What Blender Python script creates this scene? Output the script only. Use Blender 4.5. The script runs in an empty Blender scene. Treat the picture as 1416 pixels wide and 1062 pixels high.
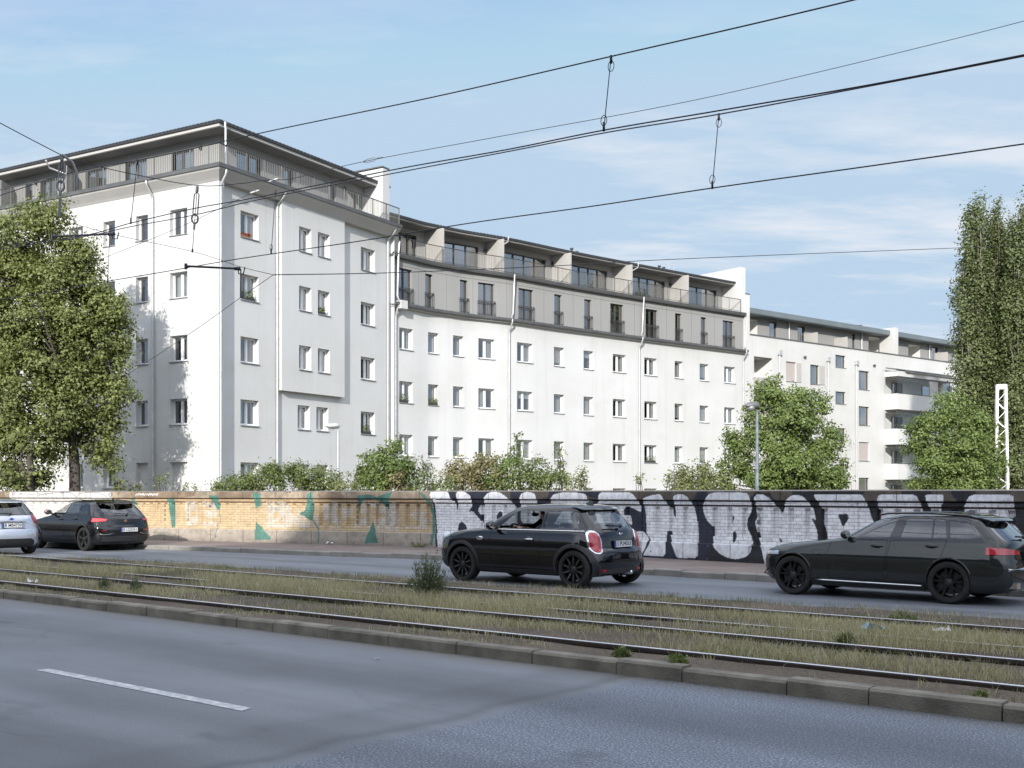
import bpy, bmesh, math, random
import numpy as np
from mathutils import Vector, Matrix
random.seed(7)
rng = np.random.default_rng(11)
R = math.radians
sc = bpy.context.scene
COL = sc.collection
# photograph geometry: focal length and horizon in photo pixels, eye height in metres
F, CX, HY, H = 1565.0, 708.0, 682.0, 1.70

# ------------------------------------------------------------------ helpers
ORG = {}

def link(o, parent=None):
    COL.objects.link(o)
    if parent is not None:
        o.parent = parent
    return o

def tag(o, label=None, cat=None, group=None, kind=None):
    if label: o['label'] = label
    if cat: o['category'] = cat
    if group: o['group'] = group
    if kind: o['kind'] = kind
    return o

def empty(name, loc, rz=0.0, label=None, cat=None, group=None):
    o = bpy.data.objects.new(name, None)
    o.location = loc
    o.rotation_euler = (0, 0, rz)
    o.empty_display_size = 0.3
    link(o)
    ORG[o.name] = Vector(loc)
    return tag(o, label, cat, group)

def G(px, py, z=0.0):
    """photo pixel on a horizontal plane at height z -> (X, Y)"""
    d = F * (H - z) / (py - HY)
    return ((px - CX) / F * d, d)

def AT(px, py, d):
    """photo pixel at depth d -> (X, Y, Z)"""
    return ((px - CX) / F * d, d, H + (HY - py) * d / F)

class MB:
    def __init__(self):
        self.v, self.f, self.m = [], [], []
    def add(self, vs, fs, mi=0):
        b = len(self.v)
        self.v += [tuple(p) for p in vs]
        for q in fs:
            self.f.append(tuple(b + i for i in q))
            self.m.append(mi)
        return self
    def quad(self, a, b, c, d, mi=0):
        return self.add([a, b, c, d], [(0, 1, 2, 3)], mi)
    def obox(self, o, ux, uy, uz, mi=0):
        o, ux, uy, uz = Vector(o), Vector(ux), Vector(uy), Vector(uz)
        vs = [o, o + ux, o + ux + uy, o + uy]
        vs += [p + uz for p in vs]
        fs = [(3, 2, 1, 0), (4, 5, 6, 7), (0, 1, 5, 4), (1, 2, 6, 5), (2, 3, 7, 6), (3, 0, 4, 7)]
        if ux.cross(uy).dot(uz) < 0:
            fs = [q[::-1] for q in fs]
        return self.add(vs, fs, mi)
    def box(self, x0, x1, y0, y1, z0, z1, mi=0):
        return self.obox((x0, y0, z0), (x1 - x0, 0, 0), (0, y1 - y0, 0), (0, 0, z1 - z0), mi)
    def bar(self, a, b, w, h=None, mi=0):
        """square bar from a to b"""
        a, b = Vector(a), Vector(b)
        t = (b - a)
        if t.length < 1e-6: return self
        tn = t.normalized()
        up = Vector((0, 0, 1)) if abs(tn.z) < .95 else Vector((1, 0, 0))
        s = tn.cross(up).normalized(); u = s.cross(tn).normalized()
        h = h or w
        return self.obox(a - s * w / 2 - u * h / 2, s * w, u * h, t, mi)
    def tube(self, pts, r, n=8, mi=0, cap=True):
        pts = [Vector(p) for p in pts]
        rs = r if isinstance(r, (list, tuple)) else [r] * len(pts)
        b = len(self.v)
        prev = None
        for i, p in enumerate(pts):
            t = (pts[min(i + 1, len(pts) - 1)] - pts[max(i - 1, 0)]).normalized()
            if prev is None:
                ref = Vector((0, 0, 1)) if abs(t.z) < .9 else Vector((1, 0, 0))
                s = t.cross(ref).normalized()
            else:
                s = (prev - t * prev.dot(t)).normalized()
            prev = s
            u = t.cross(s)
            for k in range(n):
                a = 2 * math.pi * k / n
                self.v.append(tuple(p + (s * math.cos(a) + u * math.sin(a)) * rs[i]))
        for i in range(len(pts) - 1):
            for k in range(n):
                k2 = (k + 1) % n
                self.f.append((b + i * n + k, b + i * n + k2, b + (i + 1) * n + k2, b + (i + 1) * n + k))
                self.m.append(mi)
        if cap:
            self.f.append(tuple(b + k for k in range(n))[::-1]); self.m.append(mi)
            e = b + (len(pts) - 1) * n
            self.f.append(tuple(e + k for k in range(n))); self.m.append(mi)
        return self
    def sphere(self, c, r, n=10, m=7, mi=0):
        rx, ry, rz = r if isinstance(r, (list, tuple)) else (r, r, r)
        rows = []
        for j in range(m + 1):
            th = math.pi * j / m
            rows.append([(c[0] + rx * math.sin(th) * math.cos(2 * math.pi * k / n),
                          c[1] + ry * math.sin(th) * math.sin(2 * math.pi * k / n),
                          c[2] + rz * math.cos(th)) for k in range(n)])
        vs = [p for r_ in rows for p in r_]
        fs = [(j * n + k, (j + 1) * n + k, (j + 1) * n + (k + 1) % n, j * n + (k + 1) % n) for j in range(m) for k in range(n)]
        return self.add(vs, fs, mi)
    def lathe(self, prof, c=(0, 0, 0), axis='y', n=32, mi=0):
        """prof = [(radius, along)] turned about axis"""
        b = len(self.v)
        for r, h in prof:
            for k in range(n):
                a = 2 * math.pi * k / n
                if axis == 'y': p = (c[0] + r * math.cos(a), c[1] + h, c[2] + r * math.sin(a))
                else: p = (c[0] + r * math.cos(a), c[1] + r * math.sin(a), c[2] + h)
                self.v.append(p)
        for i in range(len(prof) - 1):
            for k in range(n):
                k2 = (k + 1) % n
                self.f.append((b + i * n + k, b + i * n + k2, b + (i + 1) * n + k2, b + (i + 1) * n + k)); self.m.append(mi)
        return self
    def build(self, name, mats, parent=None, local=False, smooth=False, auto=None):
        me = bpy.data.meshes.new(name)
        v = self.v
        if parent is not None and not local:
            og = ORG[parent.name]
            v = [(p[0] - og.x, p[1] - og.y, p[2] - og.z) for p in v]
        me.from_pydata(v, [], self.f)
        if not isinstance(mats, (list, tuple)): mats = [mats]
        for m_ in mats: me.materials.append(m_)
        if len(mats) > 1:
            me.polygons.foreach_set('material_index', self.m)
        if smooth:
            me.polygons.foreach_set('use_smooth', [True] * len(me.polygons))
        me.update()
        if smooth and auto:
            try: me.set_sharp_from_angle(angle=R(auto))
            except Exception: pass
        o = link(bpy.data.objects.new(name, me), parent)
        if parent is not None and not local:
            ORG[o.name] = ORG[parent.name].copy()
        return o

def np_mesh(name, verts, faces, mats, parent=None, mi=None, smooth=False, colors=None):
    """fast mesh from numpy arrays (faces all of one size)"""
    me = bpy.data.meshes.new(name)
    n, k = faces.shape
    me.vertices.add(len(verts)); me.vertices.foreach_set('co', np.ascontiguousarray(verts, dtype=np.float32).ravel())
    me.loops.add(n * k); me.loops.foreach_set('vertex_index', np.ascontiguousarray(faces, dtype=np.int32).ravel())
    me.polygons.add(n)
    me.polygons.foreach_set('loop_start', np.arange(0, n * k, k, dtype=np.int32))
    me.polygons.foreach_set('loop_total', np.full(n, k, dtype=np.int32))
    if not isinstance(mats, (list, tuple)): mats = [mats]
    for m_ in mats: me.materials.append(m_)
    if mi is not None: me.polygons.foreach_set('material_index', np.ascontiguousarray(mi, dtype=np.int32))
    if smooth: me.polygons.foreach_set('use_smooth', np.ones(n, dtype=bool))
    if colors is not None:
        at = me.color_attributes.new('paint', 'FLOAT_COLOR', 'POINT')
        at.data.foreach_set('color', np.ascontiguousarray(colors, dtype=np.float32).ravel())
    me.update(calc_edges=True)
    me.validate()
    return link(bpy.data.objects.new(name, me), parent)

# ------------------------------------------------------------------ materials
def nodes_of(name):
    m = bpy.data.materials.new(name); m.use_nodes = True
    nt = m.node_tree
    for n in list(nt.nodes): nt.nodes.remove(n)
    out = nt.nodes.new('ShaderNodeOutputMaterial')
    return m, nt, out

def N(nt, kind, **kw):
    n = nt.nodes.new('ShaderNode' + kind)
    for k, v in kw.items():
        if k.startswith('i_'):
            key = k[2:].replace('_', ' ')
            n.inputs[key].default_value = v
        else:
            setattr(n, k, v)
    return n

def noise(nt, vec, scale, detail=3, rough=.55):
    n = N(nt, 'TexNoise'); n.inputs['Scale'].default_value = scale
    n.inputs['Detail'].default_value = detail; n.inputs['Roughness'].default_value = rough
    nt.links.new(vec, n.inputs['Vector'])
    return n.outputs['Fac']

def ramp(nt, fac, stops):
    r = N(nt, 'ValToRGB')
    el = r.color_ramp.elements
    while len(el) < len(stops): el.new(.5)
    for e, (p, c) in zip(el, stops):
        e.position = p
        e.color = (c, c, c, 1) if isinstance(c, (int, float)) else (*c, 1)
    nt.links.new(fac, r.inputs['Fac'])
    return r.outputs['Color']

def mixc(nt, a, b, fac, mode='MIX'):
    m = N(nt, 'Mix', data_type='RGBA', blend_type=mode)
    for sock, val in ((m.inputs[6], a), (m.inputs[7], b), (m.inputs[0], fac)):
        if isinstance(val, (int, float)): sock.default_value = val
        elif isinstance(val, tuple): sock.default_value = (*val, 1) if len(val) == 3 else val
        else: nt.links.new(val, sock)
    return m.outputs[2]

def objvec(nt, scale=(1, 1, 1), rot=(0, 0, 0), kind='Object'):
    tc = N(nt, 'TexCoord'); mp = N(nt, 'Mapping')
    mp.inputs['Scale'].default_value = scale; mp.inputs['Rotation'].default_value = rot
    nt.links.new(tc.outputs[kind], mp.inputs['Vector'])
    return mp.outputs['Vector']

def bumpn(nt, hgt, strength=.3, dist=.02):
    b = N(nt, 'Bump'); b.inputs['Strength'].default_value = strength; b.inputs['Distance'].default_value = dist
    nt.links.new(hgt, b.inputs['Height'])
    return b.outputs['Normal']

def principled(nt, out, col, rough=.6, metal=0.0, normal=None, coat=0.0, spec=.5):
    p = N(nt, 'BsdfPrincipled')
    if isinstance(col, tuple): p.inputs['Base Color'].default_value = (*col, 1)
    else: nt.links.new(col, p.inputs['Base Color'])
    if isinstance(rough, (int, float)): p.inputs['Roughness'].default_value = rough
    else: nt.links.new(rough, p.inputs['Roughness'])
    p.inputs['Metallic'].default_value = metal
    p.inputs['Specular IOR Level'].default_value = spec
    p.inputs['Coat Weight'].default_value = coat
    p.inputs['Coat Roughness'].default_value = .03
    if normal is not None: nt.links.new(normal, p.inputs['Normal'])
    nt.links.new(p.outputs[0], out.inputs['Surface'])
    return p

def mat(name, col, rough=.7, metal=0.0, var=.12, scale=3.0, bump=0.0, bscale=40.0, coat=0.0, spec=.5, stretch=(1, 1, 1)):
    """procedural colour with soft noise variation and optional fine bump"""
    m, nt, out = nodes_of(name)
    v = objvec(nt, stretch)
    f = noise(nt, v, scale, 5)
    c = ramp(nt, f, [(.3, tuple(x * (1 - var) for x in col)), (.7, tuple(min(1, x * (1 + var)) for x in col))])
    nb = None
    if 'stucco' in name:    # faint rain streaks and uneven patches of old plaster
        st = noise(nt, objvec(nt, (2.6, 2.6, .10)), 1.0, 5, .65)
        c = mixc(nt, c, ramp(nt, st, [(.30, .935), (.46, 1.0)]), 1.0, 'MULTIPLY')
        pa = noise(nt, objvec(nt, (.22, .22, .35)), 1.0, 6, .6)
        c = mixc(nt, c, ramp(nt, pa, [(.34, (.93, .925, .905)), (.56, (1.0, 1.0, 1.0))]), 1.0, 'MULTIPLY')
    if bump:
        nb = bumpn(nt, noise(nt, objvec(nt), bscale, 4), bump, .01)
    principled(nt, out, c, rough, metal, nb, coat, spec)
    return m

def glass(name, tint=(.55, .6, .62), ior=1.55, rough=.0, boost=0.0):
    m, nt, out = nodes_of(name)
    tr = N(nt, 'BsdfTransparent'); tr.inputs['Color'].default_value = (*tint, 1)
    gl = N(nt, 'BsdfGlossy'); gl.inputs['Roughness'].default_value = rough
    gl.inputs['Color'].default_value = (.95, .97, 1, 1)
    lw = N(nt, 'LayerWeight'); lw.inputs['Blend'].default_value = .5
    pw_ = N(nt, 'Math', operation='POWER'); pw_.inputs[1].default_value = 4.0; nt.links.new(lw.outputs['Facing'], pw_.inputs[0])
    f0 = ((ior - 1) / (ior + 1)) ** 2
    fr = N(nt, 'Math', operation='MULTIPLY_ADD'); fr.inputs[1].default_value = 1 - f0; fr.inputs[2].default_value = f0
    nt.links.new(pw_.outputs[0], fr.inputs[0])
    v = objvec(nt)
    nb = bumpn(nt, noise(nt, v, .9, 2), .12, .02)
    nt.links.new(nb, gl.inputs['Normal'])
    fac = fr.outputs[0]
    if boost:
        a = N(nt, 'Math', operation='ADD', use_clamp=True); a.inputs[1].default_value = boost
        nt.links.new(fac, a.inputs[0]); fac = a.outputs[0]
    mx = N(nt, 'MixShader')
    nt.links.new(fac, mx.inputs[0]); nt.links.new(tr.outputs[0], mx.inputs[1]); nt.links.new(gl.outputs[0], mx.inputs[2])
    nt.links.new(mx.outputs[0], out.inputs['Surface'])
    return m

MAT = {}
MAT['stucco'] = mat('white_stucco', (.635, .64, .635), .9, var=.035, scale=.35, bump=.12, bscale=60)
MAT['stucco_c'] = mat('warm_white_stucco', (.63, .63, .62), .9, var=.03, scale=.3, bump=.1, bscale=60)
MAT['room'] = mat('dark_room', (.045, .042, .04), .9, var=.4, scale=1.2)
MAT['loggia'] = mat('loggia_plaster', (.74, .73, .70), .9, var=.05, scale=1)
MAT['grey_clad'] = mat('grey_cladding', (.32, .317, .308), .75, var=.05, scale=.4, bump=.05)
MAT['cream'] = mat('cream_board', (.52, .51, .49), .8, var=.05, scale=.6)
MAT['soffit'] = mat('soffit_board', (.16, .156, .15), .8, var=.08, scale=.8)
MAT['dark_metal'] = mat('dark_roof_metal', (.055, .058, .063), .45, .3, var=.2, scale=1.5)
MAT['ledge'] = mat('zinc_ledge', (.16, .165, .17), .5, .4, var=.15, scale=1.2)
MAT['roof_green'] = mat('weathered_zinc_roof', (.20, .235, .25), .5, .3, var=.1, scale=.7)
MAT['zinc'] = mat('zinc_pipe', (.62, .63, .64), .38, .55, var=.12, scale=4)
MAT['rail_paint'] = mat('railing_paint', (.055, .058, .056), .5, .2, var=.1)
MAT['pvc'] = mat('white_window_plastic', (.78, .79, .80), .4, var=.03)
MAT['alu_dark'] = mat('dark_window_frame', (.07, .067, .06), .45, .2, var=.1)
MAT['sill'] = mat('sill_metal', (.36, .37, .38), .45, .4, var=.08)
MAT['curtain'] = mat('curtain_cloth', (.55, .50, .46), .95, var=.12, scale=6, stretch=(4, 4, .3))
MAT['net'] = mat('net_curtain', (.70, .70, .68), .95, var=.1, scale=8, stretch=(5, 5, .3))
MAT['shutter'] = mat('roller_shutter', (.47, .42, .40), .6, var=.1, scale=1, stretch=(.1, .1, 30))
MAT['blind_niche'] = mat('blind_niche_render', (.66, .66, .655), .9, var=.05, scale=.6)
MAT['pane'] = glass('window_glass', (.62, .66, .68), 1.6, .0, .16)
MAT['pane_dark'] = glass('french_window_glass', (.40, .45, .47), 1.7, .0, .26)
MAT['pane_clear'] = glass('balcony_glass', (.93, .95, .95), 1.45, .0, .0)
MAT['panel_beige'] = mat('beige_privacy_panel', (.46, .445, .42), .8, var=.04)
MAT['steel'] = mat('galvanised_steel', (.55, .56, .57), .45, .5, var=.15, scale=5)
MAT['wire'] = mat('wire_metal', (.02, .02, .03), .5, .3, var=.1)
MAT['terracotta'] = mat('terracotta', (.35, .14, .08), .8, var=.15)
MAT['white_paint'] = mat('white_gloss_paint', (.80, .80, .80), .45, var=.06, scale=5)

# ------------------------------------------------------------------ camera, sun, sky
cam = bpy.data.cameras.new('camera')
cam.sensor_width = 36.0
cam.lens = 36.0 * F / 1416.0
cam.shift_y = (HY - 531.0) / 1416.0
cam.clip_start = .1; cam.clip_end = 5000
co = bpy.data.objects.new('camera', cam)
co.location = (0, 0, H); co.rotation_euler = (R(90), 0, 0)
link(co); sc.camera = co

SUN_AZ = Vector((-.1995, -.980, 0)).normalized()
SUN_EL = R(20.5)
sun = bpy.data.lights.new('sun', 'SUN')
sun.energy = 2.05; sun.angle = R(.9); sun.color = (1.0, .95, .88)
so = bpy.data.objects.new('sun', sun)
dirv = SUN_AZ * math.cos(SUN_EL) + Vector((0, 0, math.sin(SUN_EL)))
so.rotation_euler = dirv.to_track_quat('Z', 'Y').to_euler()
so.location = (-20, -60, 40)
link(so)

w = bpy.data.worlds.new('World'); sc.world = w; w.use_nodes = True
nt = w.node_tree
for n in list(nt.nodes): nt.nodes.remove(n)
wo = N(nt, 'OutputWorld'); bg = N(nt, 'Background')
sky = N(nt, 'TexSky'); sky.sky_type = 'NISHITA'; sky.sun_disc = False
sky.sun_elevation = SUN_EL; sky.sun_rotation = math.atan2(SUN_AZ.x, SUN_AZ.y)
sky.altitude = 50; sky.air_density = 1.0; sky.dust_density = 1.2; sky.ozone_density = 1.6
tc = N(nt, 'TexCoord')
sep = N(nt, 'SeparateXYZ'); nt.links.new(tc.outputs['Generated'], sep.inputs[0])
# thin high cloud: direction projected on a flat layer, so streaks tighten towards the horizon
add = N(nt, 'Math', operation='ADD'); add.inputs[1].default_value = .10; nt.links.new(sep.outputs['Z'], add.inputs[0])
mx_ = N(nt, 'Math', operation='MAXIMUM'); mx_.inputs[1].default_value = .05; nt.links.new(add.outputs[0], mx_.inputs[0])
dv = N(nt, 'VectorMath', operation='DIVIDE')
cmb = N(nt, 'CombineXYZ'); 
for k in range(3): nt.links.new(mx_.outputs[0], cmb.inputs[k])
nt.links.new(tc.outputs['Generated'], dv.inputs[0]); nt.links.new(cmb.outputs[0], dv.inputs[1])
mp = N(nt, 'Mapping'); mp.inputs['Scale'].default_value = (.55, 1.15, .0); mp.inputs['Rotation'].default_value = (0, 0, R(-14)); mp.inputs['Location'].default_value = (.4, 1.7, 0)
nt.links.new(dv.outputs[0], mp.inputs['Vector'])
n1 = noise(nt, mp.outputs['Vector'], 1.5, 7, .6)
mp2 = N(nt, 'Mapping'); mp2.inputs['Scale'].default_value = (1.2, 3.2, 0); mp2.inputs['Rotation'].default_value = (0, 0, R(-20))
nt.links.new(dv.outputs[0], mp2.inputs['Vector'])
n2 = noise(nt, mp2.outputs['Vector'], 1.1, 6, .65)
cl = mixc(nt, n1, n2, .33)
cf = ramp(nt, cl, [(.485, 0.0), (.535, .42), (.60, 1.0)])
hz = ramp(nt, sep.outputs['Z'], [(.0, .95), (.14, .85), (.28, .70), (.36, .30), (.44, .05)])
cfac = mixc(nt, cf, hz, 1.0, 'MULTIPLY')
CLOUD_NODE = N(nt, 'RGB'); CLOUD_NODE.outputs[0].default_value = (2.36, 2.42, 2.58, 1)
skyc = mixc(nt, mixc(nt, sky.outputs[0], (.70, .635, .61), 1.0, 'MULTIPLY'), (1.40, 1.84, 2.32), 1.0, 'DARKEN')
skylow = mixc(nt, skyc, CLOUD_NODE.outputs[0], cfac)
# added bright cloud overhead, out of view, to lift the light in the shade
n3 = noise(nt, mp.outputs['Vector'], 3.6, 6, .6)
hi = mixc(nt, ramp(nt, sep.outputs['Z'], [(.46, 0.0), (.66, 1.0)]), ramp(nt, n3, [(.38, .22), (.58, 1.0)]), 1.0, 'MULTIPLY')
# more added cloud on the sun side behind the viewer, brightening walls and facades
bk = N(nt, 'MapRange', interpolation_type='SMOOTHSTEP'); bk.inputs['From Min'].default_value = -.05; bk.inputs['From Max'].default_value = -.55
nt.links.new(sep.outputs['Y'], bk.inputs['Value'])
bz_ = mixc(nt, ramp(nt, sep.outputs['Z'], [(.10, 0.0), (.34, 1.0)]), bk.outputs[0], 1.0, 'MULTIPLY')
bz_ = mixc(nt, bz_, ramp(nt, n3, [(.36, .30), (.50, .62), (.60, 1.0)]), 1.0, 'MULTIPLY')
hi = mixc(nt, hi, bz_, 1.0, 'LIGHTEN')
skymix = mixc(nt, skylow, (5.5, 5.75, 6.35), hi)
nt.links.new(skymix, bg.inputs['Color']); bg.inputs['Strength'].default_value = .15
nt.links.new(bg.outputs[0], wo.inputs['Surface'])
sc.view_settings.view_transform = 'Standard'; sc.view_settings.look = 'None'
sc.view_settings.exposure = 1.27; sc.view_settings.gamma = 1
sc.render.engine = 'CYCLES'
sc.cycles.max_bounces = 8; sc.cycles.transparent_max_bounces = 24
sc.cycles.use_denoising = True
sc.cycles.caustics_reflective = False; sc.cycles.caustics_refractive = False

# ------------------------------------------------------------------ paths in plan
class Path:
    def __init__(self, pts, sub=0):
        P = [Vector((p[0], p[1])) for p in pts]
        if sub:
            Q = []
            for i in range(len(P) - 1):
                p0 = P[i - 1] if i else P[0] * 2 - P[1]
                p1, p2 = P[i], P[i + 1]
                p3 = P[i + 2] if i + 2 < len(P) else P[-1] * 2 - P[-2]
                for k in range(sub):
                    t = k / sub
                    Q.append(.5 * ((2 * p1) + (p2 - p0) * t + (2 * p0 - 5 * p1 + 4 * p2 - p3) * t * t + (3 * p1 - p0 - 3 * p2 + p3) * t ** 3))
            Q.append(P[-1]); P = Q
        self.P = P
        self.T = [0.0]
        for i in range(1, len(P)): self.T.append(self.T[-1] + (P[i] - P[i - 1]).length)
        self.L = self.T[-1]
        # averaged normals (towards the viewer's side)
        segn = []
        for i in range(len(P) - 1):
            d = (P[i + 1] - P[i]).normalized(); segn.append(Vector((d.y, -d.x)))
        self.VN = []
        for i in range(len(P)):
            a = segn[max(0, i - 1)]; b = segn[min(len(segn) - 1, i)]
            n_ = (a + b).normalized(); self.VN.append(n_ / max(.5, n_.dot(b)))
    def seg(self, t):
        for i in range(len(self.P) - 1):
            if t <= self.T[i + 1] + 1e-9: return i
        return len(self.P) - 2
    def xy(self, t, off=0.0):
        """point at t, off metres towards the viewer"""
        i = self.seg(t)
        k = (t - self.T[i]) / (self.T[i + 1] - self.T[i])
        p = self.P[i].lerp(self.P[i + 1], k)
        if off:
            p = p + self.VN[i].lerp(self.VN[i + 1], k) * off
        return p
    def v(self, t, z, off=0.0):
        p = self.xy(t, off); return (p.x, p.y, z)
    def ang(self, t):
        a = self.xy(max(0, t - .3)); b = self.xy(min(self.L, t + .3))
        return math.atan2(b.y - a.y, b.x - a.x)
    def tpx(self, px, off=0.0):
        k = (px - CX) / F
        best = None
        n = 800
        pr = None
        for i in range(n + 1):
            t = self.L * i / n
            p = self.xy(t, off); e = p.x - k * p.y
            if pr is not None and (e == 0 or pr[1] * e < 0):
                return pr[0] + (t - pr[0]) * (-pr[1]) / (e - pr[1])
            pr = (t, e)
        p0 = self.xy(0, off); p1 = self.xy(self.L, off)
        return 0.0 if abs(p0.x - k * p0.y) < abs(p1.x - k * p1.y) else self.L
    def zpx(self, px, py, off=0.0):
        p = self.xy(self.tpx(px, off), off)
        return H + (HY - py) * p.y / F

def strip(mb, path, t0, t1, prof, mi=0, closed=True, caps=True):
    """sweep a (off, z) profile along path between t0 and t1"""
    ts = [t0] + [t for t in path.T if t0 + 1e-4 < t < t1 - 1e-4] + [t1]
    n = len(prof)
    vs = [path.v(t, z, o) for t in ts for (o, z) in prof]
    fs = []
    rng_ = range(n) if closed else range(n - 1)
    for i in range(len(ts) - 1):
        for k in rng_:
            k2 = (k + 1) % n
            fs.append((i * n + k, i * n + k2, (i + 1) * n + k2, (i + 1) * n + k))
    if closed and caps:
        fs.append(tuple(range(n))[::-1]); e = (len(ts) - 1) * n
        fs.append(tuple(e + k for k in range(n)))
    mb.add(vs, fs, mi)
    return mb

def facade(mb, path, z0, z1, ops, off=0.0, t0=0.0, t1=None, reveal=.22, room=.9, mi=0, mroom=1):
    """wall skin with real openings, reveals and a dark room behind each. ops: (ta, tb, za, zb[, room_depth, room_mat])"""
    t1 = path.L if t1 is None else t1
    ops = [o for o in ops if o[0] > t0 - 1e-3 and o[1] < t1 + 1e-3]
    ts = sorted(set([round(t, 4) for t in [t0, t1] + [t for t in path.T if t0 < t < t1] + [o[0] for o in ops] + [o[1] for o in ops]]))
    zs = sorted(set([round(z, 4) for z in [z0, z1] + [o[2] for o in ops] + [o[3] for o in ops] if z0 <= z <= z1]))
    for i in range(len(ts) - 1):
        tm = (ts[i] + ts[i + 1]) / 2
        if ts[i + 1] - ts[i] < 1e-3: continue
        col = [o for o in ops if o[0] < tm < o[1]]
        # merge vertical runs
        za = None
        for j in range(len(zs) - 1):
            zm = (zs[j] + zs[j + 1]) / 2
            hole = any(o[2] < zm < o[3] for o in col)
            if hole:
                if za is not None:
                    mb.quad(path.v(ts[i], za, off), path.v(ts[i + 1], za, off), path.v(ts[i + 1], zs[j], off), path.v(ts[i], zs[j], off), mi)
                za = None
            elif za is None: za = zs[j]
        if za is not None:
            mb.quad(path.v(ts[i], za, off), path.v(ts[i + 1], za, off), path.v(ts[i + 1], z1, off), path.v(ts[i], z1, off), mi)
    for o in ops:
        ta, tb, za, zb = o[:4]
        dep = o[4] if len(o) > 4 else room
        mr = o[5] if len(o) > 5 else mroom
        rv = o[6] if len(o) > 6 else reveal
        for (a, b, m_) in ((0, rv, mi), (rv, rv + dep, mr)):
            A = lambda t, z: path.v(t, z, off - a)
            B = lambda t, z: path.v(t, z, off - b)
            mb.quad(A(ta, za), A(ta, zb), B(ta, zb), B(ta, za), m_)
            mb.quad(A(tb, zb), A(tb, za), B(tb, za), B(tb, zb), m_)
            mb.quad(A(ta, zb), A(tb, zb), B(tb, zb), B(ta, zb), m_)
            mb.quad(A(tb, za), A(ta, za), B(ta, za), B(tb, za), m_)
        d = off - rv - dep
        mb.quad(path.v(ta, za, d), path.v(ta, zb, d), path.v(tb, zb, d), path.v(tb, za, d), mr)
    return mb

WCACHE = {}
def window(bld, path, ta, tb, za, zb, off=0.0, reveal=.22, style='pvc', split=2, sill=True, cur=None, grille=False, name='window'):
    """window = frame mesh, with pane, curtain, sill and grille as sub-parts"""
    w_ = round((path.xy(tb, off) - path.xy(ta, off)).length, 2); h_ = round(zb - za, 2)
    tm = (ta + tb) / 2
    p = path.xy(tm, off - reveal)
    fm = MAT['pvc'] if style == 'pvc' else MAT['alu_dark']
    key = (w_, h_, style, split, reveal, cur, grille, sill)
    if key not in WCACHE:
        b = .055 if style == 'pvc' else .05
        fr = MB(); D = .07
        x0, x1 = -w_ / 2, w_ / 2
        fr.box(x0, x0 + b, 0, D, 0, h_); fr.box(x1 - b, x1, 0, D, 0, h_)
        fr.box(x0 + b, x1 - b, .002, D, 0, b); fr.box(x0 + b, x1 - b, .002, D, h_ - b, h_)
        if split > 1:
            for k in range(1, split):
                xm = x0 + w_ * k / split
                fr.box(xm - b * .9, xm + b * .9, -.004, D, b, h_ - b)
        if style == 'pvc':   # sash frames
            for k in range(split):
                xa = x0 + w_ * k / split + b; xb = x0 + w_ * (k + 1) / split - b
                fr.box(xa, xa + .035, .012, D, b, h_ - b); fr.box(xb - .035, xb, .012, D, b, h_ - b)
                fr.box(xa + .035, xb - .035, .014, D, b, b + .035); fr.box(xa + .035, xb - .035, .014, D, h_ - b - .035, h_ - b)
        pn = MB(); pn.quad((x0 + b, .045, b), (x1 - b, .045, b), (x1 - b, .045, h_ - b), (x0 + b, .045, h_ - b))
        cu = None
        if cur:
            cu = MB()
            rngs = {'blind': [], 'right': [(.52, 1.0)], 'left': [(0, .45)], 'both': [(0, .34), (.66, 1)], 'full': [(0, 1)]}[cur[0]]
            if cur[0] == 'blind':
                dz = h_ * cur[2]
                cu.quad((x0 + .03, .11, h_ - dz), (x1 - .03, .11, h_ - dz), (x1 - .03, .11, h_), (x0 + .03, .11, h_))
            for (a, c_) in rngs:
                n = max(6, int((c_ - a) * w_ / .05))
                vs = []; 
                for i in range(n + 1):
                    x = x0 + .02 + (w_ - .04) * (a + (c_ - a) * i / n)
                    y = .17 + .03 * math.sin(i * 1.9) + .012 * math.sin(i * .7)
                    vs += [(x, y, .0), (x, y, h_)]
                cu.add(vs, [(2 * i, 2 * i + 2, 2 * i + 3, 2 * i + 1) for i in range(n)])
        sl = None
        if sill:
            sl = MB(); sl.box(x0 - .03, x1 + .03, -reveal - .06, .0, -.035, -.004)
        gr = None
        if grille:
            gr = MB()
            gy = -reveal - .06; gh = h_ * .44
            for zz in (.06, gh - .09, gh):
                gr.bar((x0 - .05, gy, zz), (x1 + .05, gy, zz), .035, .03)
            nb = max(4, int(w_ / .105))
            for i in range(nb + 1):
                x = x0 - .05 + (w_ + .1) * i / nb
                gr.bar((x, gy, .04), (x, gy, gh), .016)
            for x in (x0 - .05, x1 + .05):
                for zz in (.1, gh - .05): gr.bar((x, gy, zz), (x, -reveal, zz), .02)
        def me(mb, m_, nm):
            if mb is None: return None
            k = bpy.data.meshes.new(nm); k.from_pydata(mb.v, [], mb.f); k.materials.append(m_); k.update(); return k
        gm = MAT['pane'] if style == 'pvc' else MAT['pane_dark']
        WCACHE[key] = (me(fr, fm, 'window_frame'), me(pn, gm, 'pane'),
                       me(cu, MAT[cur[1]] if cur else None, 'curtain'), me(sl, MAT['sill'], 'sill'), me(gr, MAT['rail_paint'], 'grille'))
    mf, mp_, mc, ms, mg = WCACHE[key]
    o = bpy.data.objects.new(name, mf)
    og = ORG[bld.name]
    o.location = (p.x - og.x, p.y - og.y, za - og.z)
    o.rotation_euler = (0, 0, path.ang(tm))
    link(o, bld)
    for nm, m_ in (('pane', mp_), ('curtain', mc), ('sill', ms), ('grille', mg)):
        if m_ is not None: link(bpy.data.objects.new(nm, m_), o)
    return o

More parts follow.
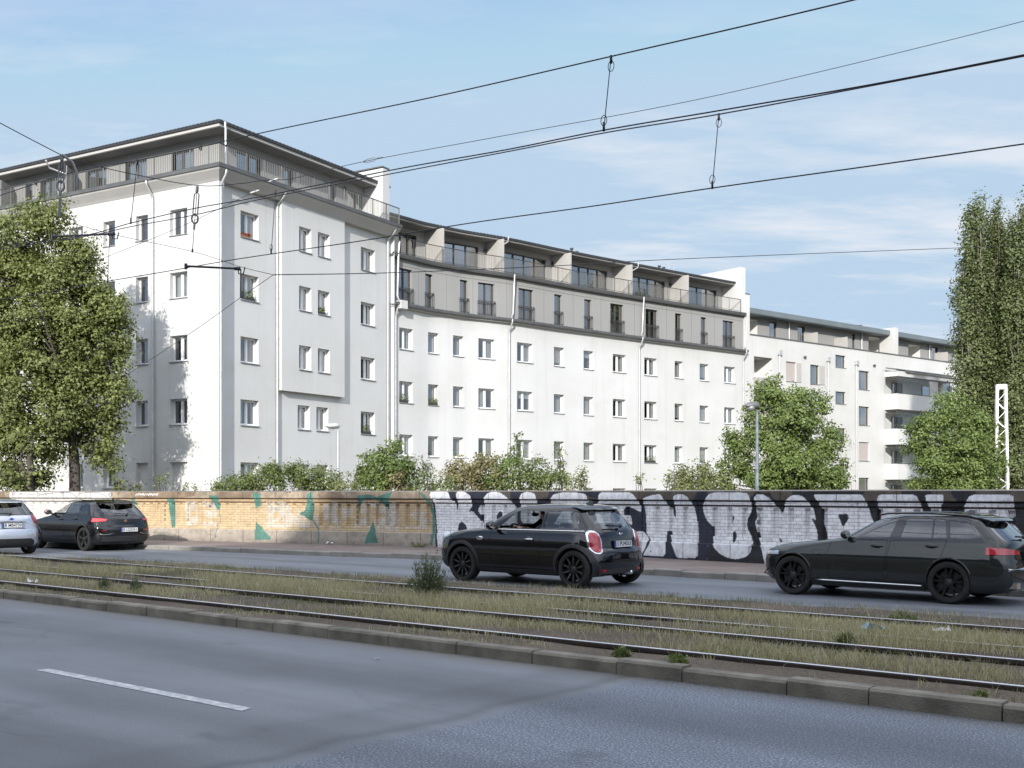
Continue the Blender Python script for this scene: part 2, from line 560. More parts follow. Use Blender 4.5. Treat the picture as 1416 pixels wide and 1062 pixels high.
def rnd_curtain():
    r = random.random()
    if r < .55: return ('right', 'curtain')
    if r < .66: return ('both', 'net')
    if r < .70: return ('full', 'net')
    if r < .80: return ('left', 'net')
    if r < .85: return ('right', 'net')
    if r < .93: return ('blind', random.choice(['net', 'curtain', 'panel_beige']), random.choice([.35, .55, .8]))
    return None

def railing(mb, path, t0, t1, z0, z1, off, post=1.15, bar=.115, w=.018):
    ts = [t0] + [t for t in path.T if t0 < t < t1] + [t1]
    for i in range(len(ts) - 1):
        for z, tk in ((z1, .045), (z0 + .08, .03)):
            mb.bar(path.v(ts[i], z, off), path.v(ts[i + 1], z, off), tk, tk * .8)
    n = max(1, round((t1 - t0) / post))
    for i in range(n + 1):
        t = t0 + (t1 - t0) * i / n
        mb.bar(path.v(t, z0, off), path.v(t, z1, off), .04)
    n = max(1, round((t1 - t0) / bar))
    for i in range(n):
        t = t0 + (t1 - t0) * (i + .5) / n
        mb.bar(path.v(t, z0 + .08, off), path.v(t, z1, off), w)
    return mb

def downpipe(bld, path, t, z_top, z_bot, off=0.0, hook=.3, name='downpipe', r=.055, hopper=False):
    mb = MB()
    pts = []
    if hook:
        pts = [path.v(t, z_top, off + hook), path.v(t, z_top - .12, off + hook), path.v(t, z_top - .25, off + hook - .04), path.v(max(0, t - .0), z_top - .62, off + .12)]
    else:
        pts = [path.v(t, z_top, off + .09)]
    pts += [path.v(t, z_top - .8 if hook else z_top - .1, off + .09), path.v(t, z_bot, off + .09)]
    mb.tube(pts, r, 10)
    z = z_top - 1.2
    while z > z_bot + .5:
        a = path.v(t, z, off + .09); b = path.v(t, z + .05, off + .09)
        mb.tube([a, b], r * 1.22, 10)
        mb.bar(path.v(t, z + .025, off + .05), path.v(t, z + .025, off - .01), .03)
        z -= 1.95
    if hopper:
        p = Vector(path.v(t, z_top - .05, off + .11))
        a = path.ang(t)
        ux = Vector((math.cos(a), math.sin(a), 0)); uy = Vector((-math.sin(a), math.cos(a), 0))
        mb.obox(p - ux * .17 - uy * .11, ux * .34, uy * .2, Vector((0, 0, .34)))
    return mb.build(name, MAT['zinc'], bld, smooth=True, auto=50)
# ------------------------------------------------------------------ road frame: s along the street (right), c across it (away)
U = Vector((.7694, -.6387)); NN = Vector((.6387, .7694))
RA = math.atan2(U.y, U.x)
def SC(s, c, z=0.0):
    p = U * s + NN * c
    return (p.x, p.y, z)

def road_object(name, mb, m_, z=0.0, kind='structure'):
    o = mb.build(name, m_)
    o.rotation_euler = (0, 0, RA); o.location = (0, 0, z)
    return tag(o, kind=kind)

def asphalt(name, fine, patch=False, tracks=()):
    """local x = along the road, y = across"""
    m, nt, out = nodes_of(name)
    v = objvec(nt)
    streak = noise(nt, objvec(nt, (.10, 1.1, 1)), 1.0, 5, .6)
    blot = noise(nt, objvec(nt, (.35, .7, 1)), 1.2, 6, .62)
    c = mixc(nt, ramp(nt, streak, [(.32, (.100, .109, .123)), (.68, (.190, .205, .230))]), ramp(nt, blot, [(.3, (.098, .106, .119)), (.72, (.198, .213, .238))]), .5)
    sepn = N(nt, 'SeparateXYZ'); nt.links.new(v, sepn.inputs[0])
    # tyre tracks: darker polished bands with wandering edges
    wob = noise(nt, objvec(nt, (.25, .25, 1)), 1.0, 3)
    for (yc, hw, k) in tracks:
        d = N(nt, 'Math', operation='SUBTRACT'); d.inputs[1].default_value = yc; nt.links.new(sepn.outputs['Y'], d.inputs[0])
        w2 = N(nt, 'Math', operation='MULTIPLY_ADD'); w2.inputs[1].default_value = .9; w2.inputs[2].default_value = -.45
        nt.links.new(wob, w2.inputs[0])
        d2 = N(nt, 'Math', operation='ADD'); nt.links.new(d.outputs[0], d2.inputs[0]); nt.links.new(w2.outputs[0], d2.inputs[1])
        ab = N(nt, 'Math', operation='ABSOLUTE'); nt.links.new(d2.outputs[0], ab.inputs[0])
        mr = N(nt, 'MapRange', interpolation_type='SMOOTHSTEP'); mr.inputs['From Min'].default_value = 0; mr.inputs['From Max'].default_value = hw
        mr.inputs['To Min'].default_value = k; mr.inputs['To Max'].default_value = 1
        nt.links.new(ab.outputs[0], mr.inputs['Value'])
        c = mixc(nt, c, mr.outputs[0], 1.0, 'MULTIPLY')
    # hairline cracks, oil spots and the dirty gutter
    wv = N(nt, 'TexNoise'); wv.inputs['Scale'].default_value = 1.4; wv.inputs['Detail'].default_value = 5; nt.links.new(v, wv.inputs['Vector'])
    wa = mixc(nt, objvec(nt, (.55, 1, 1)), wv.outputs['Color'], .22)
    vo = N(nt, 'TexVoronoi', feature='DISTANCE_TO_EDGE'); vo.inputs['Scale'].default_value = .52; nt.links.new(wa, vo.inputs['Vector'])
    ck = ramp(nt, vo.outputs['Distance'], [(0, .45), (.004, .80), (.010, 1.0)])
    ckm = ramp(nt, noise(nt, objvec(nt, (.3, .5, 1)), 1.0, 3), [(.50, 0.0), (.62, .6)])
    c = mixc(nt, c, mixc(nt, (1, 1, 1), ck, ckm), 1.0, 'MULTIPLY')
    oil = ramp(nt, noise(nt, objvec(nt, (.9, 1.3, 1)), 1.1, 4, .5), [(.64, 1.0), (.72, .70)])
    c = mixc(nt, c, oil, 1.0, 'MULTIPLY')
    if patch:
        gd_ = N(nt, 'MapRange', interpolation_type='SMOOTHSTEP'); gd_.inputs['From Min'].default_value = 8.2; gd_.inputs['From Max'].default_value = 8.75
        gw = N(nt, 'Math', operation='MULTIPLY_ADD'); gw.inputs[1].default_value = .7; nt.links.new(blot, gw.inputs[0]); nt.links.new(sepn.outputs['Y'], gw.inputs[2])
        gs_ = N(nt, 'Math', operation='SUBTRACT'); gs_.inputs[1].default_value = .35; nt.links.new(gw.outputs[0], gs_.inputs[0]); nt.links.new(gs_.outputs[0], gd_.inputs['Value'])
        c = mixc(nt, c, (.115, .105, .085), mixc(nt, gd_.outputs[0], (.6, .6, .6), 1.0, 'MULTIPLY'))
    # aggregate
    g1 = noise(nt, v, 58, 2, .7); g2 = noise(nt, v, 190, 2, .6)
    spk = ramp(nt, g1, [(.37, .36), (.49, .82), (.60, 1.35), (.69, 3.0)])
    fin = ramp(nt, g2, [(.35, .8), (.65, 1.2)])
    coarse = mixc(nt, mixc(nt, c, spk, 1.0, 'MULTIPLY'), (.9, .96, 1.06), 1.0, 'MULTIPLY')
    smooth = mixc(nt, mixc(nt, c, fin, 1.0, 'MULTIPLY'), ramp(nt, g1, [(.3, .82), (.7, 1.18)]), 1.0, 'MULTIPLY')
    if patch:
        ed = noise(nt, objvec(nt, (.0, .6, 1)), 1.5, 3)
        xx = N(nt, 'Math', operation='MULTIPLY_ADD'); xx.inputs[1].default_value = .5; nt.links.new(ed, xx.inputs[0]); nt.links.new(sepn.outputs['X'], xx.inputs[2])
        def step(a, b):
            mr = N(nt, 'MapRange', interpolation_type='SMOOTHSTEP'); mr.inputs['From Min'].default_value = a; mr.inputs['From Max'].default_value = b
            nt.links.new(xx.outputs[0], mr.inputs['Value']); return mr.outputs[0]
        col = mixc(nt, smooth, coarse, step(-5.45, -5.35))
        # sealed joint and a darker band just before it
        j1 = ramp(nt, step(-6.6, -5.4), [(0, 1.0), (.15, .80), (.80, .86), (.93, .62), (1, 1.0)])
        col = mixc(nt, col, j1, 1.0, 'MULTIPLY')
    else:
        col = coarse if fine else smooth
    nb = bumpn(nt, g1, .3, .010)
    principled(nt, out, col, .62, 0, nb, 0, .45)
    return m

# big ground sheet to the horizon
gm, nt, out = nodes_of('dry_ground')
v = objvec(nt)
gc = mixc(nt, ramp(nt, noise(nt, v, .4, 5), [(.3, (.10, .09, .06)), (.7, (.16, .14, .10))]), ramp(nt, noise(nt, v, 6, 4), [(.3, .7), (.7, 1.2)]), 1.0, 'MULTIPLY')
principled(nt, out, gc, .95, 0, bumpn(nt, noise(nt, v, 20, 3), .4, .02))
mb = MB(); S = 2500
mb.quad((-S, -S, -.03), (S, -S, -.03), (S, S, -.03), (-S, S, -.03))
tag(mb.build('ground', gm), kind='structure')

mb = MB(); mb.quad((-70, -4.0, 0), (60, -4.0, 0), (60, 8.93, 0), (-70, 8.93, 0))
road_object('near_road', mb, asphalt('near_asphalt', False, True, [(7.3, .9, .66), (5.0, .6, .80), (3.6, 1.1, .62)]))
C_MED0, C_MED1 = 8.96, 15.75
mb = MB(); mb.quad((-70, C_MED1 - 2.2, -.004), (60, C_MED1 - 2.2, -.004), (60, 24.5, -.004), (-70, 24.5, -.004))
road_object('far_road', mb, asphalt('far_asphalt', False, False, [(16.5, .5, .74), (18.3, .55, .74), (19.3, .3, .84)]))
# lane dashes on the near road
paint = mat('road_paint', (.42, .43, .44), .7, var=.38, scale=14, bump=.3, bscale=90)
mb = MB()
for k in range(-3, 4):
    s0 = -10.45 + k * 9.3
    mb.quad((s0, 5.44, .004), (s0 + 3.2, 5.44, .004), (s0 + 3.15, 5.565, .004), (s0 + .02, 5.565, .004))
road_object('lane_markings', mb, paint)

# pavement of the viewer's side and its kerb (behind the camera, carries the houses that shade the street)
pave_near = mat('near_paving', (.22, .21, .20), .9, var=.15, scale=2, bump=.3)
mb = MB(); mb.box(-70, 60, -14, -4.02, -.02, .12)
road_object('near_pavement', mb, pave_near)

# far kerb and pavement follow measured points
FK = Path([SC(-75, 19.4)[:2], SC(-45, 19.5)[:2], G(60, 755.3), G(231, 760.2), G(430, 768), G(620, 775.2), G(883.7, 794.0), G(1054, 804.0), G(1416, 825.5), SC(22, 19.4)[:2], SC(50, 19.3)[:2]], 8)
WALL = Path([(-75, 70.0), (-45, 55.0), (-30, 47.4), (-18.95, 41.9), (-12.5, 38.5), (-7.4, 36.0), (-2.35, 33.3), (0.6, 30.6), (3.26, 27.9), (4.84, 26.2), (9.6, 21.5), (14.0, 17.6), (26, 7.0)], 10)
kerb_m = mat('kerb_granite', (.25, .235, .21), .85, var=.22, scale=2.2, bump=.4, bscale=70)
def kerb_line(name, path, w_, h_, stone, mat_, both=False):
    mb = MB(); t = 0.0; k = 0
    rr = random.Random(3)
    while t < path.L - .05:
        L = min(stone * rr.choice((1, 1, 1, 1.0, .7)), path.L - t)
        dz = rr.uniform(-.012, .010); do = rr.uniform(-.012, .010)
        a, b = t + .006, t + L - .006
        ch = .022
        strip(mb, path, a, b, [(do, -.05), (do, h_ - ch + dz), (do - ch, h_ + dz), (do - w_, h_ + dz), (do - w_, -.05)][::-1])
        t += L
    return tag(mb.build(name, mat_), kind='structure')
kerb_line('far_kerb', FK, .16, .13, 1.0, kerb_m)
NK = Path([SC(-70, 8.81)[:2], SC(60, 8.81)[:2]])
kerb_m2 = mat('near_kerb_stone', (.175, .16, .128), .9, var=.42, scale=3.0, bump=.8, bscale=60)
kerb_line('near_kerb', NK, .17, .13, 1.02, kerb_m2)

# paving between far kerb and wall: red-brown small slabs
pm, nt, out = nodes_of('red_paving')
v = objvec(nt, (1, 1, 1), (0, 0, -RA))
br = N(nt, 'TexBrick'); nt.links.new(v, br.inputs['Vector'])
br.inputs['Scale'].default_value = 1; br.inputs['Brick Width'].default_value = .24; br.inputs['Row Height'].default_value = .12; br.inputs['Mortar Size'].default_value = .006
br.inputs['Color1'].default_value = (.215, .165, .145, 1); br.inputs['Color2'].default_value = (.18, .15, .135, 1); br.inputs['Mortar'].default_value = (.12, .10, .085, 1)
pc = mixc(nt, br.outputs['Color'], ramp(nt, noise(nt, objvec(nt), .8, 5), [(.3, .75), (.7, 1.2)]), 1.0, 'MULTIPLY')
principled(nt, out, pc, .9, 0, bumpn(nt, br.outputs['Fac'], .3, .005))
mb = MB()
n = 90
for i in range(n):
    # sample both curves at the same road s
    pass
def at_s(path, s):
    lo, hi = 0.0, path.L
    for _ in range(40):
        mid = (lo + hi) / 2
        p = path.xy(mid); 
        if p.x * U.x + p.y * U.y < s: lo = mid
        else: hi = mid
    return path.xy((lo + hi) / 2)
ss = [-80 + i * 1.5 for i in range(72)]
for a, b in zip(ss[:-1], ss[1:]):
    k0, k1, w0, w1 = at_s(FK, a), at_s(FK, b), at_s(WALL, a), at_s(WALL, b)
    k0 = k0 + NN * .155; k1 = k1 + NN * .155; w0 = w0 + NN * .3; w1 = w1 + NN * .3
    mb.quad((k0.x, k0.y, .122), (k1.x, k1.y, .122), (w1.x, w1.y, .122), (w0.x, w0.y, .122))
tag(mb.build('far_pavement', pm), kind='structure')

# tram reservation: uneven earth between the roads
RAILS = (9.70, 11.13, 12.30, 13.70)
soil, nt, out = nodes_of('dry_soil')
v = objvec(nt)
s1 = ramp(nt, noise(nt, v, .7, 5), [(.3, (.062, .046, .032)), (.7, (.135, .105, .075))])
s2 = ramp(nt, noise(nt, v, 24, 4), [(.3, .6), (.72, 1.3)])
principled(nt, out, mixc(nt, s1, s2, 1.0, 'MULTIPLY'), .95, 0, bumpn(nt, noise(nt, v, 45, 4), .9, .02))
nx, ny = 520, 72
xs = np.linspace(-60, 26, nx); ys = np.linspace(C_MED0 + .0, C_MED1, ny)
X, Y = np.meshgrid(xs, ys, indexing='ij')
def smooth_noise(nx_, ny_, cell, seed):
    r = np.random.default_rng(seed); a, b = max(2, int(nx_ / cell)) + 2, max(2, int(ny_ / cell)) + 2
    g = r.random((a, b)); xi = np.linspace(0, a - 1.001, nx_); yi = np.linspace(0, b - 1.001, ny_)
    x0 = xi.astype(int); y0 = yi.astype(int); fx = (xi - x0)[:, None]; fy = (yi - y0)[None]
    fx = fx * fx * (3 - 2 * fx); fy = fy * fy * (3 - 2 * fy)
    return (g[x0][:, y0] * (1 - fx) * (1 - fy) + g[x0 + 1][:, y0] * fx * (1 - fy) + g[x0][:, y0 + 1] * (1 - fx) * fy + g[x0 + 1][:, y0 + 1] * fx * fy)
Z = .095 + .05 * (smooth_noise(nx, ny, 9, 1) - .5) + .03 * (smooth_noise(nx, ny, 3, 2) - .5)
nar = np.clip((-22 - X) / 8, 0, 1); nar = nar * nar * (3 - 2 * nar)
Y = C_MED0 + (Y - C_MED0) * (1 - nar * 1.6 / (C_MED1 - C_MED0))
edge = np.clip((C_MED1 - 1.6 * nar - Y) / .55, 0, 1); Z = Z * edge + .002 * (1 - edge)
near = np.clip((Y - C_MED0) / .3, 0, 1); Z = Z * near + .105 * (1 - near)
for c in RAILS:
    m_ = np.clip(1 - np.abs(Y - c) / .14, 0, 1); Z = Z * (1 - m_ * .9) + .082 * m_ * .9
idx = np.arange(nx * ny).reshape(nx, ny)
fc = np.stack([idx[:-1, :-1], idx[1:, :-1], idx[1:, 1:], idx[:-1, 1:]], -1).reshape(-1, 4)
o = np_mesh('tram_reservation', np.stack([X, Y, Z], -1).reshape(-1, 3), fc, soil, smooth=True)
o.rotation_euler = (0, 0, RA); tag(o, kind='structure')
def soil_z(x, y):
    i = np.clip(((x + 60) / 86 * (nx - 1)).astype(int), 0, nx - 1); nr = np.clip((-22 - x) / 8, 0, 1); nr = nr * nr * (3 - 2 * nr); w_ = C_MED1 - C_MED0 - 1.6 * nr
    j = np.clip(((y - C_MED0) / w_ * (ny - 1)).astype(int), 0, ny - 1)
    return Z[i, j]

# rails: head, web, foot
steel_rail, nt, out = nodes_of('rail_steel')
v = objvec(nt)
gz = N(nt, 'Separate' + 'XYZ'); geo = N(nt, 'NewGeometry'); nt.links.new(geo.outputs['Normal'], gz.inputs[0])
upf = ramp(nt, gz.outputs['Z'], [(.6, 0.0), (.9, 1.0)])
rust = ramp(nt, noise(nt, v, 8, 4), [(.3, (.022, .017, .014)), (.7, (.05, .037, .03))])
shin = ramp(nt, noise(nt, objvec(nt, (.4, 30, 1)), 2, 3), [(.3, (.52, .52, .54)), (.7, (.74, .74, .76))])
p = principled(nt, out, mixc(nt, rust, shin, upf), .3, 0)
mm_ = N(nt, 'Math', operation='MULTIPLY'); mm_.inputs[1].default_value = .45; nt.links.new(upf, mm_.inputs[0]); nt.links.new(mm_.outputs[0], p.inputs['Metallic'])
rr_ = N(nt, 'MapRange'); rr_.inputs['To Min'].default_value = .8; rr_.inputs['To Max'].default_value = .48; nt.links.new(upf, rr_.inputs['Value']); nt.links.new(rr_.outputs[0], p.inputs['Roughness'])
rl = ['bright tram rail beside the kerb of the near road', 'shiny second tram rail from the near kerb',
      'grass-covered tram rail between two bare ones', 'polished tram rail closest to the car lane']
top_z = (.138, .152, .120, .152)
for c, lb, tz in zip(RAILS, rl, top_z):
    mb = MB()
    prof = [(-.032, tz - .045), (-.036, tz - .012), (-.030, tz), (.030, tz), (.036, tz - .012), (.032, tz - .045), (.010, tz - .06), (.010, .03), (-.010, .03), (-.010, tz - .06)]
    n = len(prof); vs = []
    for s in (-60, 26): vs += [(s, y, z) for (y, z) in prof]
    mb.add(vs, [(k, (k + 1) % n, n + (k + 1) % n, n + k) for k in range(n)])
    # guard lip of a grooved tram rail
    mb.box(-60, 26, .055, .075, .03, tz - .008)
    o = mb.build('tram_rail', steel_rail); o.location = SC(0, c); o.rotation_euler = (0, 0, RA)
    tag(o, lb, 'tram rail', 'tram rails in the grass strip')
# ------------------------------------------------------------------ corner apartment block (A)
P0 = Vector((-13.12, 50.7)); uL = Vector((-.8617, .5074)); uR = Vector((.5076, .8616))
LL, LR = 36.0, 13.15
pL = Path([P0 + uL * LL, P0]); pR = Path([P0, P0 + uR * LR])
A = empty('corner_apartment_building', (P0.x, P0.y, 0), 0, 'white corner apartment block with a railed grey attic storey, behind the tallest left tree', 'apartment block')
TOPS_A = [14.76, 11.86, 8.95, 6.04, 3.13]; HW = 1.19
ZL = 15.72   # underside of the flared eave
winsA = []
mb = MB()
# left front: columns by photo pixel, narrow = single sash
colsL = [(-62, -44, 2), (-14, -3, 1), (8, 19, 1), (44, 60, 2), (95.5, 114.5, 2), (143, 159, 1), (188, 204.5, 1), (235, 259, 2)]
opsL = []
for (a, b, sp) in colsL:
    ta, tb = pL.tpx(a), pL.tpx(b)
    for r, zt in enumerate(TOPS_A):
        blind = r == 4 and a > 170
        if blind: opsL.append((ta, tb, .9, zt, .02, 2, .16))
        else:
            opsL.append((ta, tb, zt - HW, zt)); winsA.append((pL, ta, tb, zt - HW, zt, 0.0, sp))
facade(mb, pL, 0, ZL, opsL)
# right front: base plane set back behind the corner pier, with a shallow bay
OFFR = -.27
tb0, tb1 = pR.tpx(389.5), pR.tpx(476.6)
colsR = [(332.6, 357.6, 2), (499.0, 518.5, 2)]
opsR = []
for (a, b, sp) in colsR:
    ta, tb = pR.tpx(a, OFFR), pR.tpx(b, OFFR)
    for r, zt in enumerate(TOPS_A):
        h = 1.6 if (r == 4 and a < 340) else HW
        opsR.append((ta, tb, zt - h, zt)); winsA.append((pR, ta, tb, zt - h, zt, OFFR, sp))
bay_ops = []
for (a, b) in ((413.6, 430.5), (439.6, 456)):
    ta, tb = pR.tpx(a), pR.tpx(b)
    for r, zt in enumerate(TOPS_A):
        if r < 3: bay_ops.append((ta, tb, zt - HW, zt)); winsA.append((pR, ta, tb, zt - HW, zt, 0.0, 2))
        else:
            ta2, tb2 = pR.tpx(a - 2, OFFR), pR.tpx(b - 2, OFFR)
            opsR.append((ta2, tb2, zt - HW, zt)); winsA.append((pR, ta2, tb2, zt - HW, zt, OFFR, 2))
ZB = pR.zpx(389.5, 539.5)
TP = .30
facade(mb, pR, 0, ZB, [o for o in opsR if o[3] < ZB], OFFR, TP, LR)
facade(mb, pR, ZB, ZL, [o for o in opsR if o[2] > ZB], OFFR, TP, tb0)
facade(mb, pR, ZB, ZL, [o for o in opsR if o[2] > ZB], OFFR, tb1, LR)
mb.quad(pR.v(0, 0, 0), pR.v(TP, 0, 0), pR.v(TP, ZL, 0), pR.v(0, ZL, 0))
mb.quad(pR.v(TP, 0, 0), pR.v(TP, 0, OFFR), pR.v(TP, ZL, OFFR), pR.v(TP, ZL, 0))
mb.quad(pR.v(LR, 0, OFFR), pR.v(LR, 0, -14), pR.v(LR, ZL, -14), pR.v(LR, ZL, OFFR))
# back walls and the top slab close the body
q = P0 + uL * LL
back = [q, P0, P0 + uR * LR, q + uR * LR]
for i in (2, 3):
    a, b = back[i], back[(i + 1) % 4]
    mb.quad((a.x, a.y, 0), (b.x, b.y, 0), (b.x, b.y, ZL), (a.x, a.y, ZL))
mb.build('wall', [MAT['stucco'], MAT['room'], MAT['blind_niche']], A)
by = MB()
facade(by, pR, ZB, ZL, bay_ops, 0.0, tb0, tb1)
by.quad(pR.v(tb0, ZB, OFFR), pR.v(tb0, ZB, 0), pR.v(tb0, ZL, 0), pR.v(tb0, ZL, OFFR))
by.quad(pR.v(tb1, ZB, 0), pR.v(tb1, ZB, OFFR), pR.v(tb1, ZL, OFFR), pR.v(tb1, ZL, 0))
by.quad(pR.v(tb0, ZB, OFFR), pR.v(tb1, ZB, OFFR), pR.v(tb1, ZB, 0), pR.v(tb0, ZB, 0))
by.build('bay', [MAT['stucco'], MAT['room']], A)
for (p, ta, tb, za, zb, off, sp) in winsA:
    window(A, p, ta, tb, za, zb, off, .22, 'pvc', sp, True, rnd_curtain())
# flared eave, ledge: swept round the corner
cor = Path([q, P0, P0 + uR * (LR + .05)])
ev = MB()
strip(ev, cor, 0, cor.L, [(-.4, ZL), (.015, ZL), (.10, ZL + .10), (.40, ZL + .38), (.44, ZL + .46), (-.4, ZL + .46)][::-1])
ev.build('eave', MAT['cream'], A)
ld = MB()
strip(ld, cor, 0, cor.L, [(-.5, ZL + .465), (.50, ZL + .465), (.52, ZL + .62), (.40, ZL + .64), (.38, ZL + .52), (-.5, ZL + .52)][::-1])
ld.build('gutter', MAT['ledge'], A)
fl = MB()
ZF = ZL + .53
fl.add([(p.x, p.y, ZF) for p in [cor.xy(0, .38), cor.xy(LL, .38), cor.xy(cor.L, .38), cor.xy(cor.L, -14), cor.xy(0, -12)]], [(0, 1, 2, 3, 4)])
fl.build('balcony_floor', MAT['cream'], A)
# attic storey
SB = -1.25
att = Path([cor.xy(0, SB), cor.xy(LL, SB), cor.xy(cor.L, SB)])
LA = att.T[1]
ZR = 18.30; ZD = 17.93
at_ops = []; at_w = []
def att_op(x0, x1, zb, zt, sp):
    ta, tb = att.tpx(x0), att.tpx(x1)
    at_ops.append((ta, tb, zb, zt)); at_w.append((ta, tb, zb, zt, sp))
for (a, b) in ((56, 79), (118, 147), (173, 203), (236.5, 268), (-40, -16)): att_op(a, b, ZF + .02, ZD, 2)
att_op(34.5, 44.5, ZF + .5, ZD, 1)
for (a, b) in ((327, 361), (480.5, 506)): att_op(a, b, ZF + .02, ZD - .05, 2)
for (a, b) in ((393, 404.6), (454, 464)): att_op(a, b, ZF + .55, ZD - .05, 1)
mb = MB(); facade(mb, att, ZF, ZR, at_ops, 0, 0, att.L, .12)
mb.build('attic_wall', [MAT['grey_clad'], MAT['room']], A)
for (ta, tb, zb, zt, sp) in at_w:
    window(A, att, ta, tb, zb, zt, 0, .12, 'dark', sp, False, random.choice([None, ('full', 'net'), ('both', 'net'), ('right', 'net')]), name='attic_window')
# roof: soffit, cream fascia, dark capping with tile edge
def roof(bld, path, z, over, back_pts, thick=.32, fas=.17):
    rf = MB()
    strip(rf, path, 0, path.L, [(-.1, z), (over, z), (over, z + .035), (-.1, z + .035)][::-1], 0)
    strip(rf, path, 0, path.L, [(over - .05, z + .036), (over + .02, z + .036), (over + .02, z + fas), (over - .05, z + fas)][::-1], 1)
    strip(rf, path, 0, path.L, [(over - .1, z + fas + .002), (over + .10, z + fas + .002), (over + .11, z + fas + .06), (over + .06, z + thick), (over - .6, z + thick + .07), (over - .6, z + fas + .002)][::-1], 2)
    n = len(back_pts)
    rf.add([(p[0], p[1], z + thick + .065) for p in back_pts], [tuple(range(n))], 2)
    # tile noses
    t = 0.0
    while t < path.L - .3:
        a = path.v(t, z + thick - .04, over + .07); b = path.v(t + .16, z + thick - .04, over + .07)
        rf.tube([a, b], .05, 6, 2); t += .24
    return rf.build('roof', [MAT['soffit'], MAT['cream'], MAT['dark_metal']], bld)
rb = [att.xy(0, .3), att.xy(LA, .3), att.xy(att.L, .3), att.xy(att.L, -11), att.xy(0, -10)]
roof(A, att, ZR, .85, rb)
rl_ = MB(); railing(rl_, cor, 0, cor.L - .15, ZF + .05, ZF + .98, .40)
rl_.build('railing', MAT['rail_paint'], A)
# privacy panels on the left front
for x in (18, 104):
    t = att.tpx(x); m_ = MB()
    p = att.xy(t); n_ = (att.xy(t, 1) - p); a_ = uL * -.06
    m_.obox((p.x, p.y, ZF), (n_.x * 1.25, n_.y * 1.25, 0), (a_.x, a_.y, 0), (0, 0, 1.65))
    m_.build('balcony_partition', MAT['grey_clad'], A)
# firewall fin at the right end
fw = MB()
p = cor.xy(cor.L - 1.15, .04); nn_ = (cor.xy(cor.L - .5, 0) - cor.xy(cor.L - .5, 1)); 
fw.obox((p.x, p.y, ZF - .5), (uR.x * .6, uR.y * .6, 0), (nn_.x * 6.0, nn_.y * 6.0, 0), (0, 0, 3.50))
fw.build('firewall', MAT['stucco'], A)
fc_ = MB()
fc_.obox((p.x - .03, p.y - .05, ZF + 3.052), (uR.x * .66, uR.y * .66, 0), (nn_.x * 6.1, nn_.y * 6.1, 0), (0, 0, .06))
fc_.build('firewall_coping', MAT['ledge'], A)
# wall lamps by the attic doors
for x in (50, 277, 476):
    t = att.tpx(x); m_ = MB(); p = Vector(att.v(t, ZD - .05, .07)); m_.sphere(p, (.09, .09, .13), 8, 6)
    m_.build('wall_lamp', MAT['rail_paint'], A)
for x in (68, 213):
    downpipe(A, pL, pL.tpx(x), ZL + .45, .05, 0.0, .46)
downpipe(A, pR, .02, ZL + .45, .05, 0.0, .42)
downpipe(A, pR, tb0 - .1, ZL + .45, .05, OFFR, .60)
downpipe(A, pR, LR - .35, ZL + .45, .05, OFFR, .60)
# attic downpipes from the roof gutter
m_ = MB(); m_.tube([att.v(LA + .35, ZR + .25, 1.0), att.v(LA + .35, ZR - .0, 1.0), att.v(LA + .35, ZR - .25, 1.55), att.v(LA + .35, ZF + .1, 1.62)], .05, 8)
m_.build('downpipe', MAT['zinc'], A, smooth=True, auto=50)
m_ = MB(); t = att.tpx(100); m_.tube([att.v(t - 1.4, ZR + .2, 1.0), att.v(t - 1.3, ZR - .1, .7), att.v(t, ZR - .5, .15), att.v(t, ZF, .12)], .05, 8)
m_.build('downpipe', MAT['zinc'], A, smooth=True, auto=50)

# ------------------------------------------------------------------ curved middle block (B)
KB = 16300.0
def PB(px, py):
    d = KB / (HY - py); return ((px - CX) / F * d, d)
pBp = [(-6.64, 62.1), ((570 - CX) / F * 63.4, 63.4), ((595 - CX) / F * 64.6, 64.6), ((625 - CX) / F * 65.7, 65.7), ((652 - CX) / F * 66.7, 66.7), PB(713, 444.6), PB(797, 456.6), PB(888.8, 468.6), PB(960, 477.6), PB(1029.5, 486.2)]
pB = Path(pBp, 6)
B = empty('curved_apartment_building', (pB.xy(pB.L / 2).x, pB.xy(pB.L / 2).y, 0), 0, 'long concave white apartment block with two grey upper storeys and glazed roof terraces', 'apartment block')
TOPS_B = [10.88, 7.92, 4.96, 2.02]
ZG = 11.95
cB = [(552, 571, 2), (592, 606.5, 1), (626.5, 641, 1), (661.5, 684, 2), (715, 736.5, 2), (766, 780, 1), (807, 820.5, 1), (847.5, 865.5, 2), (891, 908.5, 2), (933, 944.5, 1), (967.5, 980, 1), (1001.5, 1016.5, 2)]
ops = []; wb = []
for (a, b, sp) in cB:
    ta, tb = pB.tpx(a), pB.tpx(b)
    for zt in TOPS_B:
        ops.append((ta, tb, zt - 1.19, zt)); wb.append((ta, tb, zt - 1.19, zt, sp))
mb = MB(); facade(mb, pB, 0, ZG, ops)
TE = pB.L
mb.quad(pB.v(TE, 0, 0), pB.v(TE, 0, -12), pB.v(TE, ZG, -12), pB.v(TE, ZG, 0))
mb.build('wall', [MAT['stucco'], MAT['room']], B)
for (ta, tb, za, zb, sp) in wb: window(B, pB, ta, tb, za, zb, 0, .22, 'pvc', sp, True, rnd_curtain())
